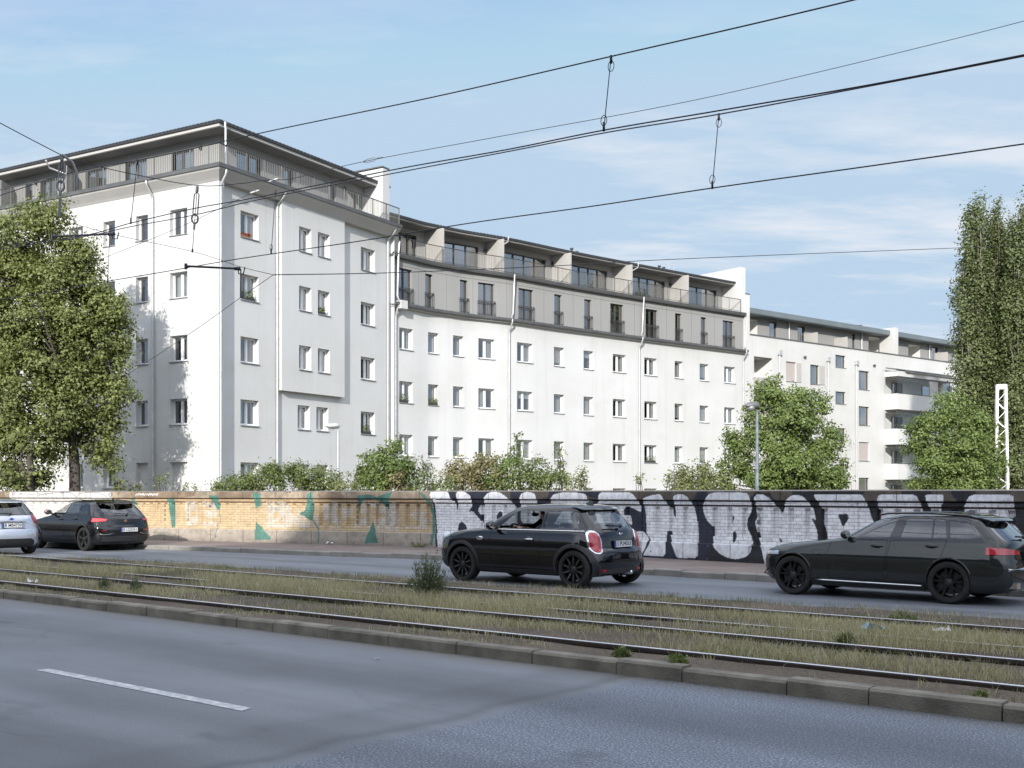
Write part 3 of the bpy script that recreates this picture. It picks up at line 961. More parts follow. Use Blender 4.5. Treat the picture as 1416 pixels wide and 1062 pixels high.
# gutter ledge
g = MB()
strip(g, pB, .0, TE, [(-.1, ZG), (.22, ZG), (.22, ZG + .05), (-.1, ZG + .05)][::-1], 0)
strip(g, pB, .0, TE, [(.12, ZG + .055), (.30, ZG + .055), (.40, ZG + .11), (.42, ZG + .24), (.36, ZG + .25), (.33, ZG + .13), (-.1, ZG + .17)][::-1], 1)
for i in range(int(TE / .7)):
    t = .3 + i * .7; g.bar(pB.v(t, ZG + .25, .42), pB.v(t, ZG + .27, .06), .03, .02, 1)
g.build('gutter', [MAT['cream'], MAT['ledge']], B)
# grey storey
ZG2 = ZG + .2; ZU = 14.72
fB = [(550.6, 569.7, 2), (588, 598.3, 1), (636, 646.7, 1), (661, 683.5, 2), (717, 737.5, 2), (766.5, 777, 1), (808, 818, 1), (844, 862, 2), (892.7, 909.5, 2), (933.6, 942.5, 1), (969, 976.8, 1), (999.5, 1014.5, 2)]
OG = -.12
ops = [(pB.tpx(a, OG), pB.tpx(b, OG), ZG2 + .14, 14.22) for (a, b, sp) in fB]
mb = MB(); facade(mb, pB, ZG2 - .1, ZU, ops, OG, 0, TE, .16)
mb.build('grey_storey', [MAT['grey_clad'], MAT['room']], B)
for (ta, tb, za, zb), (_, _, sp) in zip(ops, fB):
    window(B, pB, ta, tb, za, zb, OG, .16, 'dark', sp, True, None, True, name='french_window')
# cladding joints (thin metal beads)
j = MB(); jt = []
for i in range(len(ops) - 1): jt.append((ops[i][1] + ops[i + 1][0]) / 2)
ts = [t for t in pB.T if .1 < t < TE]
strip(j, pB, .05, TE - .05, [(OG - .01, 14.36), (OG + .006, 14.36), (OG + .006, 14.375), (OG - .01, 14.375)][::-1])
for t in jt: j.bar(pB.v(t, ZG2, OG), pB.v(t, ZU, OG), .014)
j.build('cladding_joints', MAT['alu_dark'], B)
l2 = MB()
strip(l2, pB, 0, TE, [(-1.8, ZU), (.12, ZU), (.16, ZU + .08), (.20, ZU + .22), (.12, ZU + .24), (.10, ZU + .12), (-1.8, ZU + .12)][::-1])
l2.build('terrace_ledge', MAT['ledge'], B)
ZT = ZU + .125
SB2 = -1.7
tops = MB(); strip(tops, pB, 0, TE, [(.08, ZT), (SB2 - .1, ZT), (SB2 - .1, ZT + .02), (.08, ZT + .02)])
tops.build('terrace_floor', MAT['cream'], B)
# terrace storey
gB = [(546, 576, 3), (613, 661.6, 3), (695.5, 755, 4), (789.5, 840, 4), (874, 919.4, 4), (952, 991, 3)]
ZDB = 16.72; ZRB = 17.02
tpath = Path([pB.xy(t, SB2) for t in pB.T])
ops = [(tpath.tpx(a), tpath.tpx(b), ZT + .04, ZDB) for (a, b, sp) in gB]
mb = MB(); facade(mb, tpath, ZT, ZRB, ops, 0, 0, tpath.L, .10)
mb.build('terrace_wall', [MAT['grey_clad'], MAT['room']], B)
for (ta, tb, za, zb), (_, _, sp) in zip(ops, gB):
    window(B, tpath, ta, tb, za, zb, 0, .10, 'dark', sp, False, None, name='terrace_door')
rb = [tpath.xy(t, 1.0) for t in tpath.T] + [tpath.xy(tpath.L, -10), tpath.xy(0, -10)]
rfp = MB()
roof(B, tpath, ZRB, 1.15, [tpath.xy(t, .9) for t in tpath.T] + [tpath.xy(tpath.L, -9), tpath.xy(tpath.L * .5, -9), tpath.xy(0, -9)], .25, .10)
r_ = MB(); railing(r_, pB, .1, TE - .55, ZT + .1, ZT + 1.02, .10, 1.3, .125, .013)
r_.build('railing', MAT['rail_paint'], B)
for x in (612, 695, 788.5, 873, 951):
    t = pB.tpx(x, -.05); m_ = MB()
    a_ = pB.xy(t, -.05); c_ = pB.xy(t, SB2 - .02); tn = (pB.xy(min(TE, t + .1)) - pB.xy(t)).normalized() * .12
    m_.obox((a_.x, a_.y, ZT + .03), (tn.x, tn.y, 0), (c_.x - a_.x, c_.y - a_.y, 0), (0, 0, ZRB - ZT - .04))
    m_.build('terrace_partition', MAT['panel_beige'], B)
for x in (670, 763, 926):
    t = tpath.tpx(x); m_ = MB(); p = Vector(tpath.v(t, ZDB - .2, .08)); m_.sphere(p, (.10, .10, .14), 8, 6)
    m_.build('wall_lamp', MAT['rail_paint'], B)
downpipe(B, pB, .28, ZG + .25, .05, 0, .34)
for x in (703, 883, 1030):
    t = min(pB.tpx(x), TE - .25)
    downpipe(B, pB, t, ZG + .20, .05, 0, .40)
    m_ = MB(); m_.tube([pB.v(t + .35, ZU + .20, .18), pB.v(t + .35, ZU - .05, .16), pB.v(t + .35, ZG + .62, .02), pB.v(t + .2, ZG + .42, .08), pB.v(t, ZG + .3, .34)], .055, 8)
    m_.build('downpipe', MAT['zinc'], B, smooth=True, auto=50)
m_ = MB(); m_.tube([pB.v(.55, ZU + .9, .12), pB.v(.45, ZU + .3, .14), pB.v(.45, ZG + .65, .04), pB.v(.40, ZG + .42, .18), pB.v(.3, ZG + .3, .34)], .06, 8)
m_.build('downpipe', MAT['zinc'], B, smooth=True, auto=50)
for x in (683, 862):
    t = tpath.tpx(x); m_ = MB()
    m_.tube([tpath.v(t, ZRB + .25, 1.42), tpath.v(t, ZRB - .05, 1.38), tpath.v(t - .3, ZRB - .42, .5), tpath.v(t - .4, ZRB - .6, .1), tpath.v(t - .4, ZT, .08)], .05, 8)
    m_.build('downpipe', MAT['zinc'], B, smooth=True, auto=50)
# hopper box at the junction with the corner block
m_ = MB(); p = Vector(pB.v(.30, ZG - .1, .10)); a = pB.ang(.3)
m_.obox(p, (math.cos(a) * .5, math.sin(a) * .5, 0), (math.sin(a) * .4, -math.cos(a) * .4, 0), (0, 0, .45)); m_.build('rain_hopper', MAT['stucco'], B)
# end firewall
a_ = pB.xy(TE - .45, .05); tn = (pB.xy(TE) - pB.xy(TE - .1)).normalized(); nb_ = Vector((-tn.y, tn.x))
m_ = MB()
m_.obox((a_.x, a_.y, ZT + .03), (tn.x * .5, tn.y * .5, 0), (nb_.x * 4.6, nb_.y * 4.6, 0), (0, 0, 3.40))
b_ = pB.xy(TE, .04) + tn * .052
m_.obox((b_.x, b_.y, 0), (tn.x * .5, tn.y * .5, 0), (nb_.x * 12, nb_.y * 12, 0), (0, 0, 16.35))
m_.build('firewall', MAT['stucco'], B)
m_ = MB(); m_.obox((b_.x - .02, b_.y - .05, 16.352), (tn.x * .54, tn.y * .54, 0), (nb_.x * 12, nb_.y * 12, 0), (0, 0, .07)); m_.build('firewall_coping', MAT['ledge'], B)
for x, h in ((805, .5), (812, .35), (926, .45), (932, .4)):
    t = tpath.tpx(x); m_ = MB(); p = tpath.v(t, ZRB + .3, -1.0); m_.tube([p, (p[0], p[1], p[2] + h + .25)], .07, 8); m_.tube([(p[0], p[1], p[2] + h + .2), (p[0], p[1], p[2] + h + .3)], .12, 8)
    m_.build('roof_vent', MAT['dark_metal'], B)
for x in (967, 974):
    t = tpath.tpx(x); m_ = MB(); p = tpath.v(t, ZRB + .3, -3.0)
    m_.tube([p, (p[0], p[1], p[2] + 1.5), (p[0] - .3, p[1], p[2] + 1.65)], .03, 6); m_.build('antenna', MAT['zinc'], B)

# ------------------------------------------------------------------ right-hand white block (C)
uC = Vector((.7709, .6370)); nC = Vector((.6370, -.7709))
c0 = Vector((.2096 * 84.3, 84.3))
LC = 36.0
pC = Path([c0, c0 + uC * LC])
C_ = empty('balcony_apartment_building', (c0.x, c0.y, 0), 0, 'white apartment block with glazed balconies and zinc flat roof, partly behind the poplars', 'apartment block')
ZP = 13.5
DC = [('w', 1086.5, 1107, 11.45, 9.55), ('w', 1120.5, 1139.5, 11.5, 9.7)]
ops = []; wc = []
def c_op(x0, x1, zt, zb, kind, sp=1):
    ta, tb = pC.tpx(x0), pC.tpx(x1); ops.append((ta, tb, zb, zt)); wc.append((ta, tb, zb, zt, kind, sp))
zc = lambda x, y: pC.zpx(x, y)
for k in range(4):
    dz = 2.95 * k
    c_op(1087, 1101, zc(1090, 500) - dz, zc(1090, 527) - dz, 'shut' if k == 0 else 'win')
    c_op(1120.5, 1133, zc(1125, 504.5) - dz, zc(1125, 531) - dz, 'win')
    z1 = zc(1190, 512.4) - dz; c_op(1187.5, 1202, z1, z1 - 1.55, 'shut' if k == 2 else 'win', 1)
    z1 = zc(1160, 491) - dz; c_op(1155.3, 1169.5, z1, z1 - .98, 'win', 1)
    z1 = zc(1312, 528) - dz; c_op(1306, 1316, z1, z1 - 1.5, 'win', 1)
# loggia recesses near the left end, deep and light
lg = []
for k in range(4):
    ta, tb = .55, pC.tpx(1067.5)
    lg.append((ta, tb, 10.42 - 2.95 * k - 1.25, 11.95 - 2.95 * k, 1.5, 2, .02))
# recessed zone behind the projecting balconies
tB0, tB1 = pC.tpx(1223), pC.tpx(1304)
bz = []
for k in range(4):
    z0 = 8.75 - 2.95 * k
    if z0 + 2.6 < .5: continue
    bz.append((tB0 + .15, tB1 - .5, max(.1, z0 + .12), z0 + 2.72, .6, 2, .02))
mb = MB(); facade(mb, pC, 0, ZP, ops + lg + bz, 0, 0, LC, .16)
e = LC
mb.quad(pC.v(e, 0, 0), pC.v(e, 0, -12), pC.v(e, ZP, -12), pC.v(e, ZP, 0))
mb.quad(pC.v(0, ZP, 0), pC.v(e, ZP, 0), pC.v(e, ZP, -.25), pC.v(0, ZP, -.25))
mb.quad(pC.v(0, ZP - .5, -.25), pC.v(0, ZP, -.25), pC.v(e, ZP, -.25), pC.v(e, ZP - .5, -.25))
mb.build('wall', [MAT['stucco_c'], MAT['room'], MAT['loggia']], C_)
for (ta, tb, za, zb, kind, sp) in wc:
    wn = window(C_, pC, ta, tb, za, zb, 0, .16, 'dark' if kind != 'pvc' else 'pvc', sp, True, rnd_curtain() if kind == 'win' else None)
    # light folding shutter panel beside the wider ones
    if kind == 'shut':
        m_ = MB(); wv = (pC.xy(tb) - pC.xy(ta)).length
        m_.box(-wv / 2 + .02, wv / 2 - .02, -.05, -.012, .02, zb - za - .02)
        m_.build('roller_shutter', MAT['shutter'], wn, local=True)
for k in range(2):   # sliding panels right of the two first columns
    pass
for (x0, x1, zt, zb) in ((1101, 1107.5, zc(1104, 502), zc(1104, 528.5)), (1133, 1140, zc(1136, 506), zc(1136, 532))):
    for k in range(3):
        m_ = MB(); ta, tb = pC.tpx(x0), pC.tpx(x1)
        strip(m_, pC, ta, tb, [(.0, zb - 2.95 * k), (.05, zb - 2.95 * k), (.05, zt - 2.95 * k), (.0, zt - 2.95 * k)][::-1])
        m_.build('sliding_shutter', MAT['panel_beige'], C_)
# parapet capping
m_ = MB(); strip(m_, pC, -.0, e, [(-.3, ZP + .003), (.05, ZP + .003), (.05, ZP + .09), (-.3, ZP + .09)][::-1]); m_.build('parapet_capping', MAT['ledge'], C_)
# loggia grey parapet panels and dark lintel
for k, o_ in enumerate(lg):
    m_ = MB(); strip(m_, pC, o_[0], o_[1], [(-.10, o_[2] - .0), (-.05, o_[2]), (-.05, o_[2] + 1.25), (-.10, o_[2] + 1.25)][::-1]); m_.build('loggia_parapet', MAT['panel_beige'], C_)
    m_ = MB(); strip(m_, pC, o_[0], o_[1], [(-.12, o_[3] - .09), (-.02, o_[3] - .09), (-.02, o_[3] - .005), (-.12, o_[3] - .005)][::-1]); m_.build('loggia_lintel', MAT['alu_dark'], C_)
    window(C_, pC, o_[0] + .3, o_[0] + 1.1, o_[2] + .05, o_[3] - .15, 0, 1.42, 'dark', 1, False, None, name='loggia_door')
# projecting balconies
for k in range(4):
    z0 = 8.75 - 2.95 * k
    if z0 + 1.3 < .5: continue
    OB = 1.25
    bm = MB()
    a, b = tB0, tB1
    strip(bm, pC, a, b, [(.0, z0), (OB, z0), (OB, z0 + .14), (.0, z0 + .14)][::-1], 0)
    strip(bm, pC, a, b, [(OB - .14, z0 + .142), (OB - .002, z0 + .142), (OB - .002, z0 + 1.32), (OB - .14, z0 + 1.32)][::-1], 0)
    strip(bm, pC, a, a + .14, [(.0, z0 + .142), (OB - .142, z0 + .142), (OB - .142, z0 + 1.32), (.0, z0 + 1.32)][::-1], 0)
    strip(bm, pC, b - .14, b, [(.0, z0 + .142), (OB - .142, z0 + .142), (OB - .142, z0 + 1.32), (.0, z0 + 1.32)][::-1], 0)
    bo = bm.build('balcony', MAT['stucco_c'], C_)
    cp = MB()
    strip(cp, pC, a - .02, b + .02, [(OB - .16, z0 + 1.322), (OB + .02, z0 + 1.322), (OB + .02, z0 + 1.37), (OB - .16, z0 + 1.37)][::-1])
    strip(cp, pC, a - .02, b + .02, [(OB - .13, z0 + 2.68), (OB - .0, z0 + 2.68), (OB - .0, z0 + 2.78), (OB - .13, z0 + 2.78)][::-1])
    cp.build('frame', MAT['alu_dark'], bo)
    mid = a + (b - a) * .54
    for (ta, tb, oa, ob) in ((a + .02, mid, OB - .05, OB - .05), (a + .02, a + .021, .0, OB - .06), (b - 1.6, b - .02, OB - .05, OB - .05)):
        gl = MB(); gl.quad(pC.v(ta, z0 + 1.37, oa), pC.v(tb, z0 + 1.37, ob), pC.v(tb, z0 + 2.68, ob), pC.v(ta, z0 + 2.68, oa)); gl.build('balcony_glass', MAT['pane_clear'], bo)
    pn = MB(); strip(pn, pC, mid + .05, mid + 1.4, [(OB - .12, z0 + 1.37), (OB - .05, z0 + 1.37), (OB - .05, z0 + 2.68), (OB - .12, z0 + 2.68)][::-1])
    pn.build('privacy_panel', MAT['panel_beige'], bo)
    window(C_, pC, tB0 + 2.0, tB0 + 3.6, max(.15, z0 + .2), z0 + 2.5, 0, .5, 'dark', 2, False, None, name='balcony_door')
    window(C_, pC, tB1 - 2.6, tB1 - 1.2, max(.15, z0 + .2), z0 + 2.5, 0, .5, 'dark', 1, False, None, name='balcony_door')
# top balcony roof slab and folded awning
z0 = 8.75
m_ = MB(); strip(m_, pC, tB0, tB1, [(.0, z0 + 2.782), (1.25, z0 + 2.782), (1.25, z0 + 3.2), (.0, z0 + 3.2)][::-1]); m_.build('balcony_roof', MAT['stucco_c'], C_)
m_ = MB(); strip(m_, pC, tB0 - .3, tB1 - 1, [(.3, z0 + 3.45), (1.35, z0 + 3.28), (1.35, z0 + 3.36), (.3, z0 + 3.55)][::-1])
strip(m_, pC, tB0 + 1, tB1 + .1, [(.5, z0 + 3.36), (1.55, z0 + 3.20), (1.55, z0 + 3.27), (.5, z0 + 3.44)][::-1])
m_.build('awning', MAT['ledge'], C_)
# attic storey of C
SC_ = -1.7
apC = Path([pC.xy(0, SC_), pC.xy(LC, SC_)])
ZRC = pC.zpx(1035, 429.5)
ops = []; aw = []
def ca(x0, x1, y0, y1, sp=1, deep=None):
    ta, tb = apC.tpx(x0), apC.tpx(x1); zt, zb = apC.zpx((x0 + x1) / 2, y0), apC.zpx((x0 + x1) / 2, y1)
    if deep: ops.append((ta, tb, zb, zt, 1.6, 2, .05))
    else: ops.append((ta, tb, zb, zt))
    aw.append((ta, tb, zb, zt, sp, deep))
ca(1037, 1048, 442, 470, 1, True); ca(1064, 1074, 445, 472); ca(1103, 1113, 451, 475)
ca(1178, 1182.5, 462, 482); ca(1201, 1224, 467, 491, 2, True); ca(1256, 1273, 477, 498, 1, True); ca(1288.5, 1297, 480, 498)
mb = MB(); facade(mb, apC, ZP - .5, ZRC, ops, 0, 0, apC.L, .10)
mb.build('attic_wall', [MAT['grey_clad'], MAT['room'], MAT['loggia']], C_)
for (ta, tb, zb, zt, sp, deep) in aw:
    if deep: window(C_, apC, ta + .3, tb - .3, zb + .02, zt - .15, 0, 1.5, 'dark', sp, False, None, name='attic_door')
    else: window(C_, apC, ta, tb, zb, zt, 0, .10, 'dark', sp, False, rnd_curtain(), name='attic_window')
rf = MB()
zr1 = pC.zpx(1035, 421.5)
strip(rf, apC, -.0, apC.L, [(-12, ZRC), (.95, ZRC), (.98, ZRC + .06), (.98, zr1), (-12, zr1 + .25)][::-1])
rf.build('roof', MAT['roof_green'], C_)
# white fin on the attic terrace
t = pC.tpx(1240, -.1); m_ = MB(); a_ = pC.xy(t, -.26)
prof_z = apC.zpx(1240, 459)
m_.obox((a_.x, a_.y, ZP - .3), (uC.x * .5, uC.y * .5, 0), (-nC.x * 1.5, -nC.y * 1.5, 0), (0, 0, prof_z - ZP + .3)); m_.build('terrace_fin', MAT['stucco_c'], C_)
for x in (1130, 1171.5, 1310):
    t = pC.tpx(x, -.4); m_ = MB(); a_ = pC.xy(t, -.4)
    m_.obox((a_.x, a_.y, ZP - .3), (uC.x * .08, uC.y * .08, 0), (-nC.x * 1.28, -nC.y * 1.28, 0), (0, 0, 1.35)); m_.build('terrace_partition', MAT['panel_beige'], C_)
for x, zt in ((1077, pC.zpx(1077, 490)), (1144, pC.zpx(1144, 499)), (1183.5, pC.zpx(1183.5, 504))):
    downpipe(C_, pC, pC.tpx(x), zt, .05, 0, 0, hopper=True)
for x in (1090, 1190.5, 1284):
    t = apC.tpx(x); downpipe(C_, apC, t, apC.zpx(x, 441 + (x - 1090) * .16), ZP - .4, 0, 0, hopper=True)
t = apC.tpx(1218); p = apC.v(t, zr1, -3)
m_ = MB()
for dx in (-.5, .0, .5): m_.tube([(p[0] + dx, p[1], p[2]), (p[0] + dx, p[1], p[2] + .8)], .09, 8)
m_.box(p[0] - .9, p[0] + .9, p[1] - .3, p[1] + .3, p[2] + .8, p[2] + .9); m_.build('chimney', MAT['dark_metal'], C_)
for x in (1112, 1208):
    t = pC.tpx(x); m_ = MB(); p = Vector(pC.v(t, pC.zpx(x, 494 + (x - 1112) * .12), .1)); m_.sphere(p, (.13, .13, .1), 8, 6); m_.build('wall_lamp', MAT['alu_dark'], C_)

# ------------------------------------------------------------------ houses behind the viewer (cast the street's shade)
hm = mat('ochre_render', (.17, .16, .14), .9, var=.08, scale=.5)
rowU = U.copy()
EDGE = Vector((-12.9, -1.3))
hl = ['tall dun house standing behind the viewer, shading the left of the street', 'grey rendered house behind the viewer beside the dun one', 'plain house at the far right end of the row behind the viewer']
hc = [(.17, .16, .14), (.16, .16, .16), (.18, .17, .165)]
s0 = 0.0
for k, (wd, hh) in enumerate(((24, 15.4), (22, 15.9), (26, 15.6))):
    a = EDGE + rowU * s0 - NN * 0.0; b = a + rowU * (wd - .02)
    hp = Path([b, a])      # faces the street (away from the viewer row)
    H_ = empty('street_house', (a.x, a.y, 0), 0, hl[k], 'house', 'row of houses behind the viewer')
    ops = []
    for r in range(5):
        for c in range(int(wd / 2.7)):
            t = 1.0 + c * 2.65
            ops.append((t, t + 1.2, 1.0 + r * 2.95, 2.6 + r * 2.95))
    mb = MB(); facade(mb, hp, 0, hh, ops, 0, 0, None, .18, .3)
    dpt = NN * -11
    c1, c2 = a + dpt, b + dpt
    for (p, q2) in ((a, c1), (c1, c2), (c2, b)): mb.quad((p.x, p.y, 0), (q2.x, q2.y, 0), (q2.x, q2.y, hh), (p.x, p.y, hh))
    mb.build('wall', [mat('house_render', hc[k], .9, var=.08, scale=.5), MAT['room']], H_)
    mr = MB(); mr.add([(p.x, p.y, hh + .0) for p in (a + NN * .3, b + NN * .3, c2, c1)] + [(p.x, p.y, hh + .25) for p in (a + NN * .3, b + NN * .3, c2, c1)],
        [(0, 1, 2, 3), (7, 6, 5, 4), (0, 4, 5, 1), (1, 5, 6, 2), (2, 6, 7, 3), (3, 7, 4, 0)]); mr.build('roof', MAT['dark_metal'], H_)
    s0 += wd
for (pa, wd, dp, hh, lb, gp) in ((U * -47 + NN * -9, 30, 30, 15.0, 'large dark house, unseen and added, outside the left picture edge across the side street', None), (Vector((-36, -20)), 22, 16, 14.0, 'low dark house, unseen and added, behind the viewer far left of the side street', None)):  # two unseen houses, added to darken what the car sides mirror
    a = pa - rowU * wd; b = pa
    H_ = empty('street_house', (b.x, b.y, 0), 0, lb, 'house')
    hp = Path([b, a]); mb = MB()
    ops = [(1.0 + c * 2.65, 2.2 + c * 2.65, 1.0 + r * 2.95, 2.6 + r * 2.95) for r in range(4) for c in range(int(wd / 2.7))]
    facade(mb, hp, 0, hh, ops, 0, 0, None, .18, .3)
    c1, c2 = a - NN * dp, b - NN * dp
    for (p, q2) in ((a, c1), (c1, c2), (c2, b)): mb.quad((p.x, p.y, 0), (q2.x, q2.y, 0), (q2.x, q2.y, hh), (p.x, p.y, hh))
    mb.build('wall', [mat('house_render', (.12, .115, .105), .9, var=.1, scale=.5), MAT['room']], H_)
    mr = MB(); mr.add([(p.x, p.y, hh + .0) for p in (a, b, c2, c1)] + [(p.x, p.y, hh + .25) for p in (a, b, c2, c1)], [(0, 1, 2, 3), (7, 6, 5, 4), (0, 4, 5, 1), (1, 5, 6, 2), (2, 6, 7, 3), (3, 7, 4, 0)]); mr.build('roof', MAT['dark_metal'], H_)
# ------------------------------------------------------------------ brick parapet wall with painted letters
def tw(px): return WALL.tpx(px)
T0, T1 = tw(-60), min(WALL.L - .1, tw(1416) + 5.5)
TK = tw(600)
ts = np.concatenate([np.arange(T0, TK, .024), np.arange(TK, T1, .0155)])
ZW = 1.745
slots_px = [-40, -31, -22, -12, -3, 6, 15, 25, 34, 44, 54, 64, 74, 84, 94, 104, 114, 124, 134, 145, 155, 165, 176, 186,
            197, 207, 217, 227, 237.5, 247.6, 258.5, 268.6, 279.4, 289.5, 300.4, 311.8, 369, 381, 392.6, 404.7, 417, 429.5, 441.6, 454.4, 466.8, 479.5, 493,
            506.4, 519.6, 533, 546.8, 560.8, 575.6, 589.5, 664.7, 680.6, 696.4, 712, 728, 744, 760, 776, 793, 850, 865, 906, 925, 944.7, 985, 1005.5, 1026.4,
            1047.5, 1069, 1090, 1112.7, 1136, 1212, 1237, 1263, 1289, 1315, 1341, 1367, 1393.5, 1421]
slot_t = [tw(x) for x in slots_px if x < 1415]
slot_t += [slot_t[-1] + .5 * k for k in range(1, 9)]
ex = []
for t in slot_t: ex += [t - .002, t + .003, t + .142, t + .147]
ts = np.sort(np.concatenate([ts, ex])); ts = ts[np.concatenate([[True], np.diff(ts) > .0015])]
zs = np.arange(0.10, ZW - .002, .0155); zs = np.append(zs, ZW)
pts = np.array([[*WALL.xy(float(t)), *(WALL.xy(float(t), 1.0) - WALL.xy(float(t)))] for t in ts])
nt_, nz_ = len(ts), len(zs)
TT, ZZ = np.meshgrid(ts, zs, indexing='ij')
off = np.zeros_like(TT)
off[ZZ < .53] = .045
off[ZZ > 1.43] = .045
off[(ZZ > 1.50)] = .0
off[ZZ > 1.53] = .085
zone = (ZZ > .70) & (ZZ < 1.365)
for t in slot_t:
    off[(TT > t) & (TT < t + .145) & zone] = -.085
# flat pilaster and open joints
for (a, b, dz) in ((335.4, 336.6, -.05), (359.8, 361.0, -.09), (621.2, 623.2, -.05), (654, 655.4, -.05), (887, 888.6, -.04), (964.5, 966, -.05), (1186, 1187.6, -.06)):
    off[(TT > tw(a)) & (TT < tw(b)) & (ZZ > .1) & (ZZ < 1.5)] = dz
Xw = pts[:, 0][:, None] + pts[:, 2][:, None] * off
Yw = pts[:, 1][:, None] + pts[:, 3][:, None] * off
# photo pixel of every vertex of the plain wall plane (to lay out the painting)
PU = CX + F * pts[:, 0] / pts[:, 1]
PU = np.repeat(PU[:, None], nz_, 1)
PV = HY + (H - ZZ) * F / pts[:, 1][:, None]
def sn(cell, seed): return smooth_noise(nt_, nz_, cell, seed)
big, mid_, fin_ = sn(40, 5), sn(12, 6), sn(4, 7)
colr = np.zeros((nt_, nz_, 4)); colr[..., 3] = 1.0
def setc(mask, c, var=.15):
    k = 1 + var * (mid_ * 2 - 1)
    for i in range(3): colr[..., i] = np.where(mask, c[i] * k, colr[..., i])
every = np.ones_like(TT, bool)
setc(every, (.53, .415, .26), .10)
setc((ZZ > 1.43), (.50, .37, .23), .2)
setc((ZZ < .53), (.40, .355, .30), .16)
setc((ZZ > 1.53), (.37, .30, .225), .35)
setc((ZZ > 1.50) & (ZZ <= 1.53), (.05, .03, .02), .1)  # shade in the gap below the coping, painted dark
setc((ZZ > 1.40) & (ZZ <= 1.432), (.10, .045, .02), .1)  # shade line below the ledge, painted dark
setc((off < -.02) & zone, (.58, .44, .26), .1)  # slots warmer: bounced light put into the colour
# brown damp stain on the coping
st = (ZZ > 1.53) & (big > .55); setc(st, (.25, .185, .13), .3)
def inpoly(poly):
    P = np.array(poly, float)
    x0, x1, y0, y1 = P[:, 0].min(), P[:, 0].max(), P[:, 1].min(), P[:, 1].max()
    sel = (PU >= x0) & (PU <= x1) & (PV >= y0) & (PV <= y1)
    out_ = np.zeros_like(sel)
    if not sel.any(): return out_
    u, v_ = PU[sel], PV[sel]; ins = np.zeros(len(u), bool)
    n = len(P)
    for i in range(n):
        xa, ya = P[i]; xb, yb = P[(i + 1) % n]
        if ya == yb: continue
        c = ((ya > v_) != (yb > v_)) & (u < (xb - xa) * (v_ - ya) / (yb - ya) + xa)
        ins ^= c
    out_[sel] = ins
    return out_
def cr(poly, ox, k, oy=670): return [(ox + x / k, oy + y / k) for x, y in poly]
def rnd(poly, it=2):
    P = [tuple(p) for p in poly]
    for _ in range(it):
        Q = []
        for i in range(len(P)):
            a, b = P[i], P[(i + 1) % len(P)]
            Q += [(a[0] * .87 + b[0] * .13, a[1] * .87 + b[1] * .13), (a[0] * .13 + b[0] * .87, a[1] * .13 + b[1] * .87)]
        P = Q
    return P
def stroke(poly, w):
    m_ = np.zeros_like(every)
    for a, b in zip(poly[:-1], poly[1:]):
        a, b = np.array(a, float), np.array(b, float); d = b - a; L = np.hypot(*d) + 1e-6; n = np.array([-d[1], d[0]]) / L * w / 2
        m_ |= inpoly([tuple(a + n), tuple(b + n), tuple(b - n), tuple(a - n)])
    return m_
c1 = lambda p: cr(p, 580, 8.85); c2 = lambda p: cr(p, 720, 7.867); c3 = lambda p: cr(p, 860, 7.08); c4 = lambda p: cr(p, 1040, 7.08); c5 = lambda p: cr(p, 1216, 7.08)
c6 = lambda p: cr(p, 180, 6.436); c7 = lambda p: cr(p, 400, 6.436)
TEAL = (.10, .23, .19)
# old white buff remains on the yellow bricks
for poly in (c6([(485, 150), (600, 150), (600, 360), (500, 370)]), c6([(640, 150), (772, 150), (772, 375), (640, 370)]), c6([(1212, 150), (1416, 150), (1416, 385), (1212, 380)]),
             c7([(0, 200), (250, 250), (255, 385), (0, 380)]), c7([(270, 180), (420, 180), (420, 340), (330, 350)]), c7([(590, 270), (700, 200), (700, 360), (580, 380)]),
             c7([(775, 190), (940, 190), (980, 420), (775, 410)]), c7([(1130, 250), (1220, 240), (1230, 380), (1135, 370)]), c7([(1030, 370), (1280, 380), (1280, 400), (1030, 395)])):
    mk = inpoly(poly) & (ZZ > .53) & (ZZ < 1.45)
    setc(mk & ((mid_ + .6 * fin_) > .62), (.55, .505, .43), .08)
mk = (PU > 455) & (PU < 600) & (ZZ > .53) & (ZZ < 1.45) & (mid_ + .7 * fin_ > 1.08); setc(mk, (.58, .53, .46), .1)
for poly in (c6([(335, 125), (400, 125), (402, 380), (372, 385)]), c6([(12, 128), (52, 128), (52, 195), (30, 170)]), c6([(720, 98), (800, 98), (790, 190), (775, 225), (738, 155)]),
             c6([(1105, 70), (1180, 85), (1160, 190), (1115, 215)]), c6([(1115, 325), (1260, 470), (1255, 492), (1115, 490)]),
             c7([(225, 55), (215, 200), (192, 320), (90, 262), (140, 212), (165, 140), (172, 90)]),
             c7([(600, 265), (620, 150), (618, 97), (720, 90), (800, 112), (850, 88), (935, 60), (905, 120), (880, 185), (905, 275), (868, 215), (812, 148), (720, 125), (665, 140), (632, 190)]),
             c7([(745, 322), (800, 522), (675, 522)]),
             c7([(1155, 65), (1222, 90), (1265, 150), (1295, 250), (1302, 440), (1282, 545), (1262, 540), (1272, 440), (1276, 280), (1240, 170), (1195, 100)])):
    setc(inpoly(poly), TEAL, .3)
setc(stroke(c6([(778, 215), (787, 330), (765, 475)]), 1.0), TEAL); setc(stroke(c6([(650, 55), (700, 98)]), 1.0), TEAL)
setc(stroke(c7([(190, 312), (235, 350), (262, 400), (272, 450), (264, 520)]), 1.8), TEAL); setc(stroke(c7([(890, 280), (908, 330)]), .8), TEAL)
